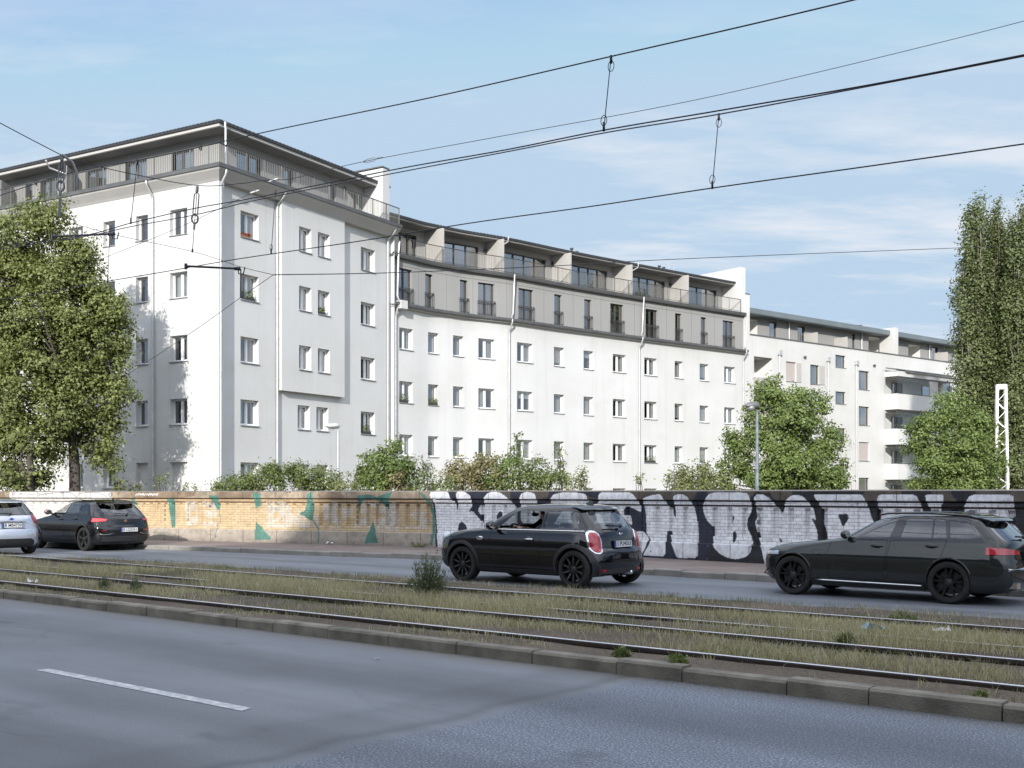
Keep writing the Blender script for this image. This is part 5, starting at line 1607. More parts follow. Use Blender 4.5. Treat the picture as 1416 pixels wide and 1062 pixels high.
patch_n = lambda s, c, sc_, seed: (np.sin(s * 1.3 * sc_ + seed) + np.sin(s * .57 * sc_ + c * 2.1 + seed * 2) + np.sin(c * 3.3 - s * .9 * sc_ + seed * 3)) / 3
tall = lambda s, c, rg: (patch_n(s, c, .9, 1) + rg.normal(0, .22, len(s))) > .0
spr = lambda s, c, rg: (patch_n(s, c, 1.3, 4) + rg.normal(0, .25, len(s))) > .18
o = blades('dry_grass', 130000, (-34, 9), (11.15, 13.68), (.06, .29), .0052, gd, 51, .12, .8, tall); o['label'] = 'tall dry straw grass between the tram rails'
blades('dry_grass', 70000, (-34, 9), (9.72, 11.12), (.04, .18), .0052, gd, 52, .11, .9, tall)
blades('dry_grass', 14000, (-34, 9), (9.0, 9.72), (.02, .09), .006, gd, 53, .07, .7, spr)
blades('dry_grass', 26000, (-38, 10), (13.75, 15.5), (.02, .10), .006, gd, 54, .10, .9, tall)
blades('green_grass', 22000, (-34, 9), (11.2, 13.6), (.04, .17), .006, gg, 55, .10, .7, spr)
blades('green_grass', 22000, (-34, 9), (9.0, 11.1), (.02, .11), .006, gg, 56, .10, .8, spr)
blades('green_grass', 22000, (-38, 10), (13.8, 15.55), (.02, .10), .007, gg, 57, .10, .7, spr)
# far verge at the wall foot
# weed bushes one can tell apart
def weed(px, py, wpx, hpx, label, seed, n=900, lm='weed', zz=.1):
    rg = np.random.default_rng(seed)
    x, y = G(px, py, zz); k = y / F
    T = empty('weed_bush', (x, y, zz), 0, label, 'weed', 'weeds in the tram grass')
    mb = MB(); Ps = []; Ns = []
    for i in range(max(14, n // 16)):
        a = rg.uniform(0, 6.28); r = wpx * k * .5 * rg.random() ** .6
        e = np.array([x + math.cos(a) * r, y + math.sin(a) * r * .8, zz + hpx * k * rg.uniform(.40, 1.15) * (1 - .5 * (r / (wpx * k * .5 + 1e-6)) ** 2)])
        b0 = np.array([x + rg.normal(0, .03), y + rg.normal(0, .03), zz - .02])
        limb(mb, b0, e, .006, .002, .012, rg, 4)
        tt = rg.uniform(.25, 1.0, 16)[:, None]
        Ps.append(b0 + (e - b0) * tt + rg.normal(0, .018, (16, 3))); Ns.append(rg.normal(0, 1, (16, 3)))
    leaves('foliage', np.concatenate(Ps), np.concatenate(Ns), .055, LM[lm], T, .26, (x, y, zz), rg)
    mb.build('stem', LM['weed'], T)
weed(592, 829, 66, 62, 'large feathery grey green weed bush before the front wheel of the black small car', 61, 2300)
weed(145, 815, 20, 18, 'small dark green weed tuft at the second rail, leftmost of the pair', 62, 500)
weed(188, 819, 22, 20, 'small dark weed tuft right of its twin near the left second rail', 63, 500)
weed(936, 921, 34, 14, 'flat bright green weed tuft on the near kerb, mid right', 64, 500, 'bush')
weed(858, 908, 26, 10, 'low green weed patch on the near kerb left of the bright tuft', 65, 400, 'bush')
weed(1170, 893, 34, 20, 'yellowish weed clump between the rails at the right, beside the white paper', 66, 500, 'pale')
weed(1357, 965, 16, 8, 'tiny weed growing at the near kerb far right', 67, 200, 'bush')
weed(580, 757, 40, 9, 'thin dry weeds at the foot of the wall where the silver letters begin', 69, 300, 'pale', .12)
weed(1250, 858, 40, 12, 'low green weed patch at the road edge below the estate car', 68, 400, 'bush')
# ------------------------------------------------------------------ vehicles
def paint_mat(name, col, metal=0.0, rough=.28, coat=0.0):
    m, nt, out = nodes_of(name)
    v = objvec(nt)
    dust = noise(nt, objvec(nt, (1, 1, 2.5)), 2.2, 5)
    c = mixc(nt, col, tuple(min(1, x * 1.3 + .003) for x in col), ramp(nt, dust, [(.4, 0.0), (.8, .55)]))
    r_ = ramp(nt, dust, [(.4, rough * .7), (.8, rough * 1.2)])
    principled(nt, out, c, r_, metal, None, coat, .8)
    return m
CM = {
 'black': paint_mat('black_car_paint', (.004, .004, .006), 0, .07),
 'anthracite': paint_mat('anthracite_car_paint', (.022, .025, .024), .25, .12),
 'deep': paint_mat('deep_black_car_paint', (.006, .006, .007), 0, .09),
 'silver': paint_mat('silver_car_paint', (.50, .53, .60), .55, .32, .7),
 'plastic': mat('black_plastic', (.018, .018, .019), .6, var=.2, scale=6),
 'gloss': mat('black_trim', (.008, .008, .009), .18, var=.1, coat=.5),
 'rubber': mat('tyre_rubber', (.017, .017, .017), .85, var=.25, scale=8, bump=.3, bscale=40),
 'rim_black': mat('black_alloy', (.022, .022, .023), .32, .6, var=.1),
 'rim_silver': mat('machined_alloy', (.22, .22, .23), .32, .85, var=.1),
 'brake': mat('brake_disc', (.05, .05, .05), .5, .8, var=.2),
 'chrome': mat('chrome_trim', (.72, .73, .74), .12, .95, var=.03),
 'red': mat('red_lens', (.42, .012, .025), .15, var=.15, scale=14, coat=1.0),
 'redlit': None,
 'lens': mat('headlight_lens', (.55, .58, .62), .1, .3, var=.1, coat=1.0),
 'plate': mat('plate_white', (.70, .71, .72), .5, var=.03),
 'plate_blue': mat('plate_blue', (.02, .07, .38), .5, var=.05),
 'ink': mat('plate_ink', (.02, .02, .02), .6, var=.05),
 'seat': mat('seat_fabric', (.045, .045, .05), .9, var=.2, scale=10),
 'inner': mat('cabin_lining', (.035, .035, .037), .9, var=.2),
 'copper': mat('copper_mirror', (.30, .15, .09), .3, .7, var=.1),
}
m, nt, out = nodes_of('lit_tail_lamp')
p = principled(nt, out, (.5, .02, .03), .2, 0, None, 1.0)
p.inputs['Emission Color'].default_value = (1.0, .05, .05, 1); p.inputs['Emission Strength'].default_value = .55
CM['redlit'] = m
CM['glass'] = glass('car_glass', (.62, .66, .66), 1.55, .0, .05)
CM['glass_dark'] = glass('tinted_car_glass', (.14, .16, .17), 1.6, .0, .06)
CM['glass_open'] = None

def pchip(xs, ys, x):
    xs, ys = np.array(xs, float), np.array(ys, float); x = np.atleast_1d(np.array(x, float))
    h = np.diff(xs); d = np.diff(ys) / h; m_ = np.zeros(len(xs))
    m_[0], m_[-1] = d[0], d[-1]
    for i in range(1, len(xs) - 1):
        if d[i - 1] * d[i] > 0:
            w1, w2 = 2 * h[i] + h[i - 1], h[i] + 2 * h[i - 1]
            m_[i] = (w1 + w2) / (w1 / d[i - 1] + w2 / d[i])
    i = np.clip(np.searchsorted(xs, x) - 1, 0, len(xs) - 2); t = (x - xs[i]) / h[i]
    return ((1 + 2 * t) * (1 - t) ** 2 * ys[i] + t * (1 - t) ** 2 * h[i] * m_[i] + t * t * (3 - 2 * t) * ys[i + 1] + t * t * (t - 1) * h[i] * m_[i + 1])

class Shell:
    """closed car body as stacked plan outlines: front F, rear R and half width W as functions of height"""
    def __init__(s, z, Fv, Rv, W, rf, rr, n=2.7):
        s.z, s.Fv, s.Rv, s.W, s.rf, s.rr, s.n = z, Fv, Rv, W, rf, rr, n
    def par(s, z):
        g = lambda a: float(pchip(s.z, a, z)[0])
        Fz, Rz, Wz = g(s.Fv), g(s.Rv), g(s.W)
        rf, rr = float(np.interp(z, *s.rf)), float(np.interp(z, *s.rr))
        k = min(1, .96 * (Rz - Fz) / (rf + rr))
        return Fz, Rz, Wz, rf * k, rr * k
    def mesh(s):
        zz = [s.z[0]]
        for a, b in zip(s.z[:-1], s.z[1:]):
            k = max(2, int(max((b - a) / .022, abs(np.interp(b, s.z, s.Fv) - np.interp(a, s.z, s.Fv)) / .07, abs(np.interp(b, s.z, s.Rv) - np.interp(a, s.z, s.Rv)) / .09)))
            zz += [a + (b - a) * (i + 1) / k for i in range(k)]
        nf, ns = 22, 44
        e = 2 / s.n
        half = []
        loops = []
        for z in zz:
            Fz, Rz, Wz, rf, rr = s.par(z)
            L = []
            for i in range(nf):
                a = math.pi / 2 * i / nf
                L.append((Fz + rf * (1 - math.cos(a) ** e), Wz * math.sin(a) ** e))
            x0, x1 = Fz + rf, Rz - rr
            for i in range(ns): L.append((x0 + (x1 - x0) * i / ns, Wz))
            for i in range(nf + 1):
                a = math.pi / 2 * (1 - i / nf)
                L.append((Rz - rr * (1 - max(0, math.cos(a)) ** e), Wz * math.sin(a) ** e))
            ring = [(x, -y, z) for (x, y) in L] + [(x, y, z) for (x, y) in L[::-1][1:-1]]
            loops.append(ring)
        n = len(loops[0])
        V = [p for r_ in loops for p in r_]
        Fc = []
        for j in range(len(loops) - 1):
            for k in range(n):
                k2 = (k + 1) % n
                Fc.append((j * n + k, j * n + k2, (j + 1) * n + k2, (j + 1) * n + k))
        # lid: connect mirrored points across the top and the floor
        def lid(base, flip):
            h = n // 2
            for k in range(h):
                a, b = base + k, base + k + 1
                c, d = base + (n - k - 1) % n, base + (n - k) % n
                q = (a, b, c, d) if len({a, b, c, d}) == 4 else tuple(dict.fromkeys((a, b, c, d)))
                if len(q) > 2: Fc.append(q[::-1] if flip else q)
        lid((len(loops) - 1) * n, False); lid(0, True)
        bm = bmesh.new()
        vs = [bm.verts.new(p) for p in V]
        for f in Fc:
            try: bm.faces.new([vs[i] for i in f])
            except ValueError: pass
        bmesh.ops.recalc_face_normals(bm, faces=bm.faces[:])
        return bm
    def ys(s, x, z):
        """half width of the side at x, z"""
        Fz, Rz, Wz, rf, rr = s.par(z)
        if x < Fz + rf:
            c = max(0.0, min(1, 1 - (x - Fz) / rf)); return Wz * (1 - c ** s.n) ** (1 / s.n)
        if x > Rz - rr:
            c = max(0.0, min(1, 1 - (Rz - x) / rr)); return Wz * (1 - c ** s.n) ** (1 / s.n)
        return Wz
    def xr(s, y, z):
        Fz, Rz, Wz, rf, rr = s.par(z)
        k = min(.999, abs(y) / Wz); return Rz - rr * (1 - (1 - k ** s.n) ** (1 / s.n))
    def xf(s, y, z):
        Fz, Rz, Wz, rf, rr = s.par(z)
        k = min(.999, abs(y) / Wz); return Fz + rf * (1 - (1 - k ** s.n) ** (1 / s.n))

def planes_xz(poly):
    """half spaces of a convex polygon in the side view"""
    ar = sum(a[0] * b[1] - b[0] * a[1] for a, b in zip(poly, poly[1:] + poly[:1]))
    if ar < 0: poly = poly[::-1]
    return [(Vector((a[0], 0, a[1])), Vector((b[1] - a[1], 0, -(b[0] - a[0]))).normalized()) for a, b in zip(poly, poly[1:] + poly[:1])]
def planes_yz(poly):
    ar = sum(a[0] * b[1] - b[0] * a[1] for a, b in zip(poly, poly[1:] + poly[:1]))
    if ar < 0: poly = poly[::-1]
    return [(Vector((0, a[0], a[1])), Vector((0, b[1] - a[1], -(b[0] - a[0]))).normalized()) for a, b in zip(poly, poly[1:] + poly[:1])]
def pl(ax, val, sign):
    """half space: coordinate < val (sign 1) or > val (sign -1)"""
    c = Vector((0, 0, 0)); c[ax] = val; n = Vector((0, 0, 0)); n[ax] = sign
    return (c, n)
def circ(x, z, r, n=26): return [(x + r * math.cos(2 * math.pi * i / n), z + r * math.sin(2 * math.pi * i / n)) for i in range(n)]
def grow(planes, d): return [(c + n * d, n) for c, n in planes]
def rpoly(poly, r=.03, k=3):
    """round the corners of a convex polygon"""
    out_ = []
    n = len(poly)
    for i in range(n):
        p = Vector(poly[i]); a = Vector(poly[i - 1]); b = Vector(poly[(i + 1) % n])
        ra = min(r, (a - p).length * .45); rb = min(r, (b - p).length * .45)
        pa = p + (a - p).normalized() * ra; pb = p + (b - p).normalized() * rb
        for j in range(k + 1):
            t = j / k; q = pa * (1 - t) ** 2 + p * 2 * t * (1 - t) + pb * t * t
            out_.append((q.x, q.y))
    return out_
def oval(cx, cz, rx, rz, n=20, e=2.6):
    o_ = []
    for i in range(n):
        a = 2 * math.pi * i / n; c, s_ = math.cos(a), math.sin(a)
        o_.append((cx + rx * abs(c) ** (2 / e) * (1 if c >= 0 else -1), cz + rz * abs(s_) ** (2 / e) * (1 if s_ >= 0 else -1)))
    return o_

def cut(bm, planes, margin=.16):
    """slice the shell along every plane of the region, return the faces inside"""
    def near():
        out_ = []
        for f in bm.faces:
            if all(min((v.co - c).dot(n) for v in f.verts) < margin for c, n in planes): out_.append(f)
        return out_
    fs = near()
    for c, n in planes:
        fs = [f for f in fs if f.is_valid]
        if not fs: return []
        # only faces that straddle this plane need cutting
        st = []; keep = []
        for f in fs:
            d = [(v.co - c).dot(n) for v in f.verts]
            if max(d) > 1e-5 and min(d) < -1e-5: st.append(f)
            elif min(d) < margin: keep.append(f)
        if st:
            ge = set(st)
            for f in st: ge.update(f.edges); ge.update(f.verts)
            r_ = bmesh.ops.bisect_plane(bm, geom=list(ge), dist=1e-5, plane_co=c, plane_no=n)
            new = [g for g in r_['geom'] if isinstance(g, bmesh.types.BMFace) and g.is_valid]
            fs = list({*keep, *new, *[f for f in st if f.is_valid]})
        else: fs = keep
    res = []
    for f in fs:
        if not f.is_valid: continue
        m_ = f.calc_center_median()
        if all((m_ - c).dot(n) < 1e-4 for c, n in planes): res.append(f)
    return res
def take(bm, faces):
    nb = bmesh.new(); mp = {}
    for f in faces:
        vs = []
        for v in f.verts:
            if v not in mp: mp[v] = nb.verts.new(v.co)
            vs.append(mp[v])
        try: nb.faces.new(vs)
        except ValueError: pass
    bmesh.ops.delete(bm, geom=faces, context='FACES')
    return nb
def bm_obj(bm, name, m_, parent, push=0.0, solid=0.0):
    bmesh.ops.remove_doubles(bm, verts=bm.verts[:], dist=1e-5)
    bm.normal_update()
    if push:
        mv = [(v, v.normal.copy()) for v in bm.verts]
        for v, n in mv: v.co += n * push
    me = bpy.data.meshes.new(name); bm.to_mesh(me); bm.free()
    me.materials.append(m_)
    me.polygons.foreach_set('use_smooth', [True] * len(me.polygons))
    try: me.set_sharp_from_angle(angle=R(42))
    except Exception: pass
    o = bpy.data.objects.new(name, me); link(o, parent)
    if solid:
        md = o.modifiers.new('thickness', 'SOLIDIFY'); md.thickness = solid; md.offset = 1
    return o

def wheel(car, x, y, side, r, w_, style, rim_m, xs=1.0, tilt=0.0):
    """side -1: outer face towards -y. wheel (hub, disc) > tyre, rim"""
    o = side
    hub = MB()
    rr = r * .74
    hub.lathe([(.0, o * (w_ * .42)), (.035, o * (w_ * .42)), (.05, o * w_ * .36), (.075, o * w_ * .34), (.08, o * w_ * .1)], n=20)
    hub.lathe([(.06, o * w_ * .08), (rr * .78, o * w_ * .08), (rr * .78, -o * w_ * .02), (.06, -o * w_ * .02)], n=36)
    h = hub.build('wheel', CM['brake'], car, local=True, smooth=True, auto=35)
    h.location = (x, y, r); h.rotation_euler = (0, tilt, 0)
    if xs != 1: h.scale = (xs, 1, 1)
    t = MB()
    hw = w_ / 2
    t.lathe([(rr * .98, -hw * .85), (r * .9, -hw), (r * .97, -hw * .9), (r, -hw * .68), (r * 1.001, 0), (r, hw * .68), (r * .97, hw * .9), (r * .9, hw), (rr * .98, hw * .85), (rr * .95, hw * .3), (rr * .95, -hw * .3), (rr * .98, -hw * .85)], n=56)
    t.build('tyre', CM['rubber'], h, local=True, smooth=True, auto=50)
    m_ = MB()
    m_.lathe([(rr * .985, o * hw * .84), (rr * 1.0, o * hw * .9), (rr * .95, o * hw * .88), (rr * .90, o * hw * .62), (rr * .88, -o * hw * .7), (rr * .93, -o * hw * .8)], n=48)
    ns = {'twin5': 5, 'multi': 10, 'star': 5, 'ten': 9}[style]
    for i in range(ns):
        a0 = 2 * math.pi * i / ns + .3
        offs = {'twin5': (-.16, .16), 'multi': (0,), 'star': (0,), 'ten': (0,)}[style]
        for da in offs:
            a1 = a0 + da * 1.35; a_in = a0 + da * .35
            wd = {'twin5': .030, 'multi': .032, 'star': .075, 'ten': .03}[style]
            pin = Vector((math.cos(a_in) * .055, o * hw * .70, math.sin(a_in) * .055))
            pout = Vector((math.cos(a1) * rr * .93, o * hw * .80, math.sin(a1) * rr * .93))
            d = (pout - pin).normalized(); s_ = Vector((-d.z, 0, d.x)).normalized()
            wi, wo_ = wd * .6, wd * (1.15 if style != 'star' else 1.5)
            dp = Vector((0, -o * .035, 0))
            vs = [pin - s_ * wi, pin + s_ * wi, pout + s_ * wo_ / 2, pout - s_ * wo_ / 2]
            vs2 = [v_ + dp for v_ in vs]
            m_.add(vs + vs2, [(0, 1, 2, 3), (7, 6, 5, 4), (0, 4, 5, 1), (1, 5, 6, 2), (2, 6, 7, 3), (3, 7, 4, 0)], 0)
            if style in ('multi', 'star'):   # bright machined faces on some spokes
                e = Vector((0, o * .002, 0)); k_ = .42 if style == 'multi' else .28
                q0 = pin.lerp(pout, .25); q1 = pin.lerp(pout, .93)
                sh = s_ * (wo_ * .18)
                m_.quad(q0 + e - s_ * wi * k_ + sh, q0 + e + s_ * wi * k_ * .2 + sh, q1 + e + s_ * wo_ * .10 + sh, q1 + e - s_ * wo_ * .22 + sh, 1)
    m_.lathe([(.0, o * hw * .78), (.03, o * hw * .78), (.034, o * hw * .72), (.06, o * hw * .72), (.062, o * hw * .4)], n=18, mi=0)
    m_.lathe([(.0, o * hw * .80), (.022, o * hw * .80), (.024, o * hw * .77)], n=14, mi=1)
    rm = m_.build('rim', [rim_m, CM['rim_silver']], h, local=True, smooth=True, auto=30)
    return h

def text_mesh(txt, size):
    cu = bpy.data.curves.new('plate_text', 'FONT'); cu.body = txt; cu.size = size; cu.align_x = 'CENTER'; cu.align_y = 'CENTER'; cu.extrude = .001; cu.offset = size * .012
    to = bpy.data.objects.new('plate_text', cu); COL.objects.link(to)
    dg = bpy.context.evaluated_depsgraph_get()
    me = bpy.data.meshes.new_from_object(to.evaluated_get(dg))
    bpy.data.objects.remove(to); bpy.data.curves.remove(cu)
    return me

def plate(car, x, y, z, txt, tilt=0.0, w_=.52, h_=.11):
    m_ = MB()
    m_.box(0, .012, -w_ / 2, w_ / 2, -h_ / 2, h_ / 2, 0)
    m_.box(.0122, .0135, -w_ / 2 + .004, -w_ / 2 + .046, -h_ / 2 + .004, h_ / 2 - .004, 1)
    fr = .008
    for (a, b, c, d) in ((-w_ / 2 - fr, w_ / 2 + fr, -h_ / 2 - fr, -h_ / 2), (-w_ / 2 - fr, w_ / 2 + fr, h_ / 2, h_ / 2 + fr), (-w_ / 2 - fr, -w_ / 2, -h_ / 2, h_ / 2), (w_ / 2, w_ / 2 + fr, -h_ / 2, h_ / 2)):
        m_.box(-.004, .014, a, b, c, d, 2)
    o = m_.build('licence_plate', [CM['plate'], CM['plate_blue'], CM['ink']], car, local=True)
    o.location = (x, y, z); o.rotation_euler = (0, tilt, 0)
    if txt:
        me = text_mesh(txt, h_ * .98); me.materials.clear(); me.materials.append(CM['ink'])
        t = bpy.data.objects.new('plate_text', me); link(t, o)
        wt = max(v.co.x for v in me.vertices) - min(v.co.x for v in me.vertices)
        t.rotation_euler = (R(90), 0, R(90)); t.location = (.0142, .022, 0); t.scale = (min(1.0, (w_ - .07) / wt), 1, 1)
    return o

def seat(car, x, y, z, m_, rear=False):
    s_ = MB()
    def cushion(pts, hw, th):
        # rounded slab swept along pts (x, z)
        n = len(pts); vs = []
        for (px_, pz_, nx_, nz_2, t) in pts:
            for (yy, k) in ((-hw, .35), (-hw * .8, .9), (0, 1.0), (hw * .8, .9), (hw, .35)):
                vs.append((x + px_ + nx_ * t * k, y + yy, z + pz_ + nz_2 * t * k))
            for (yy, k) in ((hw, .35), (hw * .8, .5), (0, .5), (-hw * .8, .5), (-hw, .35)):
                vs.append((x + px_ - nx_ * t * k, y + yy, z + pz_ - nz_2 * t * k))
        fs = []
        for i in range(n - 1):
            for k in range(10): fs.append((i * 10 + k, i * 10 + (k + 1) % 10, (i + 1) * 10 + (k + 1) % 10, (i + 1) * 10 + k))
        fs.append(tuple(range(10))[::-1]); fs.append(tuple((n - 1) * 10 + k for k in range(10)))
        s_.add(vs, fs)
    hw = .24 if not rear else .58
    cushion([(-.30, .30, 0, 1, .04), (-.26, .31, 0, 1, .08), (.05, .28, 0, 1, .08), (.20, .27, 0, 1, .06)], hw, .08)
    cushion([(.16, .28, -1, .2, .05), (.20, .40, -1, .2, .08), (.28, .66, -1, .2, .075), (.34, .84, -1, .2, .05)], hw, .08)
    for yy in ((0,) if not rear else (-.36, .36)):
        yb = y + yy
        vs_y = y; 
        s_.sphere((x + .37, yb, z + .97), (.06, .14, .11), 12, 8)
        s_.tube([(x + .345, yb - .05, z + .82), (x + .365, yb - .05, z + .95)], .008, 6); s_.tube([(x + .345, yb + .05, z + .82), (x + .365, yb + .05, z + .95)], .008, 6)
    return s_.build('seat', m_, car, local=True, smooth=True, auto=50)

def build_car(name, label, cat, sp):
    """sp holds the shell, pixel anchor, scales and the cut lists"""
    sh = sp['shell']; bm = sh.mesh()
    xm = (sp['xf'] + sp['xr']) / 2
    sx, sy, sz = sp['scale']
    trk = sp['track']
    ax, ay = G(*sp['anchor'])           # ground point below the chosen wheel contact(s)
    lx, ly = sp['anchor_local']
    rz = RA + sp.get('yaw', 0)
    c_, s_ = math.cos(rz), math.sin(rz)
    dx, dy = (lx - xm) * sx, ly * sy
    loc = (ax - (c_ * dx - s_ * dy), ay - (s_ * dx + c_ * dy), .0)
    car = empty(name, loc, rz, label, cat, sp.get('group'))
    car.scale = (sx, sy, sz)
    # an inner offset so that the root sits under the middle of the car
    def sub(bmx):
        for v in bmx.verts: v.co.x -= xm
    X = lambda x: x - xm
    paint = sp['paint']
    parts = []
    # wheel arches
    for xw in (sp['xf'], sp['xr']):
        for sd in (-1, 1):
            fs = cut(bm, planes_xz(circ(xw, sp['r'] + .01, sp['ra'])) + [pl(1, sd * (sp['track'] / 2 - .30), -sd)])
            bmesh.ops.delete(bm, geom=fs, context='FACES')
    # glazing: black surround first, panes out of it
    for key, dlo, panes in sp['glazing']:
        g = take(bm, cut(bm, dlo))
        for gn, pls, gm, lab in panes:
            f = cut(g, pls)
            if not f: continue
            gb = take(g, f)
            if gm is not None: parts.append((gb, gn, gm, -.006))
            else: gb.free()
        parts.append((g, key, CM['gloss'], .0))
    for nm, pls, m_, push in sp['regions']:
        f = cut(bm, pls)
        if f: parts.append((take(bm, f), nm, m_, push))
    doors = []
    for poly in sp['doors']:
        for sd in (-1, 1):
            P = planes_xz(poly) + [pl(1, sd * .45, -sd)]
            f = cut(bm, P)
            if not f: continue
            d = take(bm, f)
            inner = set(cut(d, grow(planes_xz(poly), -.006)))
            bmesh.ops.delete(d, geom=[q for q in d.faces if q not in inner], context='FACES')
            doors.append((d, sd))
    body_b = bm; sub(body_b)
    body = bm_obj(body_b, 'body', paint, car)
    dd = []
    for d, sd in doors:
        sub(d); dd.append((bm_obj(d, 'door', paint, car), sd))
    for b_, nm, m_, push in parts:
        sub(b_); bm_obj(b_, nm, m_, car, push)
    # handles
    for (x, z, sty, di) in sp['handles']:
        for (dob, sd) in [q for q in dd[di * 2:di * 2 + 2]]:
            y = sd * (sh.ys(x, z) + .012); m_ = MB()
            if sty == 'oval':
                m_.sphere((X(x), y - sd * .018, z), (.105, .02, .052), 18, 10, 0); m_.tube([(X(x) - .10, y + sd * .004, z + .004), (X(x), y + sd * .016, z + .006), (X(x) + .10, y + sd * .004, z + .004)], .013, 8, 1)
                m_.build('handle', [CM['gloss'], paint], dob, local=True, smooth=True)
            else:
                m_.sphere((X(x), y - sd * .016, z), (.085, .018, .045), 16, 8, 0); m_.tube([(X(x) - .10, y + sd * .01, z), (X(x), y + sd * .028, z + .002), (X(x) + .10, y + sd * .01, z)], .016, 8, 1)
                m_.build('handle', [CM['gloss'], CM['chrome'] if sty == 'chrome' else paint], dob, local=True, smooth=True)
    # wheels and wells
    for xw in (sp['xf'], sp['xr']):
        for sd in (-1, 1):
            wheel(car, X(xw), sd * (trk / 2), sd, sp['r'], sp['tw'], sp['wstyle'], sp['rim'], sz / sx)
            wl = MB(); n = 28; ra = sp['ra'] + .004
            y0, y1 = sd * (trk / 2 + .04), sd * (trk / 2 - .34)
            vs = []
            for i in range(n + 1):
                a = math.pi * (-.12 + 1.24 * i / n); vs += [(X(xw) + ra * math.cos(a), y0, sp['r'] + .01 + ra * math.sin(a)), (X(xw) + ra * math.cos(a), y1, sp['r'] + .01 + ra * math.sin(a))]
            wl.add(vs, [(2 * i, 2 * i + 1, 2 * i + 3, 2 * i + 2) for i in range(n)])
            wl.add([vs[2 * i + 1] for i in range(n + 1)], [tuple(range(n + 1))])
            wl.build('wheel_well', CM['plastic'], car, local=True)
    # arch lips
    lipw, lipm, lipo = sp['lip']
    for xw in (sp['xf'], sp['xr']):
        for sd in (-1, 1):
            m_ = MB(); n = 40; vs = []
            for i in range(n + 1):
                a = math.pi * (-.09 + 1.18 * i / n)
                for (rr_, oo) in ((sp['ra'] - .012, -.03), (sp['ra'] - .010, lipo), (sp['ra'] + lipw * .5, lipo * 1.15), (sp['ra'] + lipw, lipo * .4), (sp['ra'] + lipw + .004, -.02)):
                    x, z = xw + rr_ * math.cos(a), sp['r'] + .01 + rr_ * math.sin(a)
                    yy = sh.ys(x, max(z, sh.z[0] + .02)); yy = max(yy, sh.ys(xw, sp['r'] + .1) - .22)
                    vs.append((X(x), sd * (yy + oo), z))
            fs = [(i * 5 + k, i * 5 + k + 1, (i + 1) * 5 + k + 1, (i + 1) * 5 + k) for i in range(n) for k in range(4)]
            m_.add(vs, fs); m_.build('wheel_arch', lipm if lipm else paint, car, local=True, smooth=True, auto=40)
    # mirrors
    mx, mz, mm = sp['mirror']
    for sd in (-1, 1):
        m_ = MB(); yb = sd * (sh.ys(mx, mz))
        m_.bar((X(mx), yb - sd * .06, mz - .02), (X(mx) + .01, yb + sd * .09, mz + .03), .05, .04, 1)
        c0_ = Vector((X(mx) + .0, yb + sd * .16, mz + .06))
        m_.sphere(c0_, (.085, .115, .075), 16, 10, 0)
        # flat glass side facing rearwards
        for i in range(len(m_.v)):
            v_ = m_.v[i]
            if v_[0] > c0_.x + .045 and abs(v_[1] - c0_.y) < .13 and abs(v_[2] - c0_.z) < .09: m_.v[i] = (c0_.x + .045, v_[1], v_[2])
        mo = m_.build('mirror', [mm, CM['plastic']], car, local=True, smooth=True, auto=40)
        q = MB(); q.sphere((c0_.x + .047, c0_.y, c0_.z), (.003, .095, .058), 16, 8); q.build('mirror_glass', CM['chrome'], mo, local=True, smooth=True)
    # cabin
    fl_ = MB(); wz = sh.par(.5)[2]
    fl_.box(X(sp['xf'] + .45), X(sp['xr'] + .25), -wz + .10, wz - .10, .24, .30)
    fl_.box(X(sp['dash'] - .30), X(sp['dash'] + .12), -.66, .66, .62, .90)
    fl_.sphere((X(sp['dash'] + .02), -.36, .92), (.14, .2, .06), 14, 8)
    fl_.box(X(sp['xr'] - .1), X(sp['xr'] + .28), -.60, .60, .5, .80)
    fl_.build('cabin_floor', CM['inner'], car, local=True)
    for y in (-.36, .36): seat(car, X(sp['seat']), y, .20, CM['seat'])
    seat(car, X(sp['seat'] + .86), 0, .22, CM['seat'], True)
    st = MB(); n = 24; cx_ = X(sp['dash'] + .28); pts = []
    for i in range(n + 1):
        a = 2 * math.pi * i / n; pts.append((cx_ + .06 * math.sin(a) * -1, -.36 + .185 * math.cos(a), .88 + .165 * math.sin(a)))
    st.tube(pts, .015, 8, cap=False); st.sphere((cx_ - .03, -.36, .87), (.03, .07, .06), 10, 6)
    st.bar((cx_ - .02, -.36 - .17, .875), (cx_ - .02, -.36 + .17, .875), .025); st.tube([(cx_ - .03, -.36, .87), (cx_ - .3, -.36, .74)], .03, 8)
    st.build('steering_wheel', CM['inner'], car, local=True, smooth=True, auto=50)
    im = MB(); im.sphere((X(sp['imirror'][0]), 0, sp['imirror'][1]), (.02, .11, .035), 12, 8); im.bar((X(sp['imirror'][0]) - .01, 0, sp['imirror'][1]), (X(sp['imirror'][0]) - .06, 0, sp['imirror'][1] + .08), .02)
    im.build('rear_view_mirror', CM['inner'], car, local=True, smooth=True)
    return car, X, sh, dd

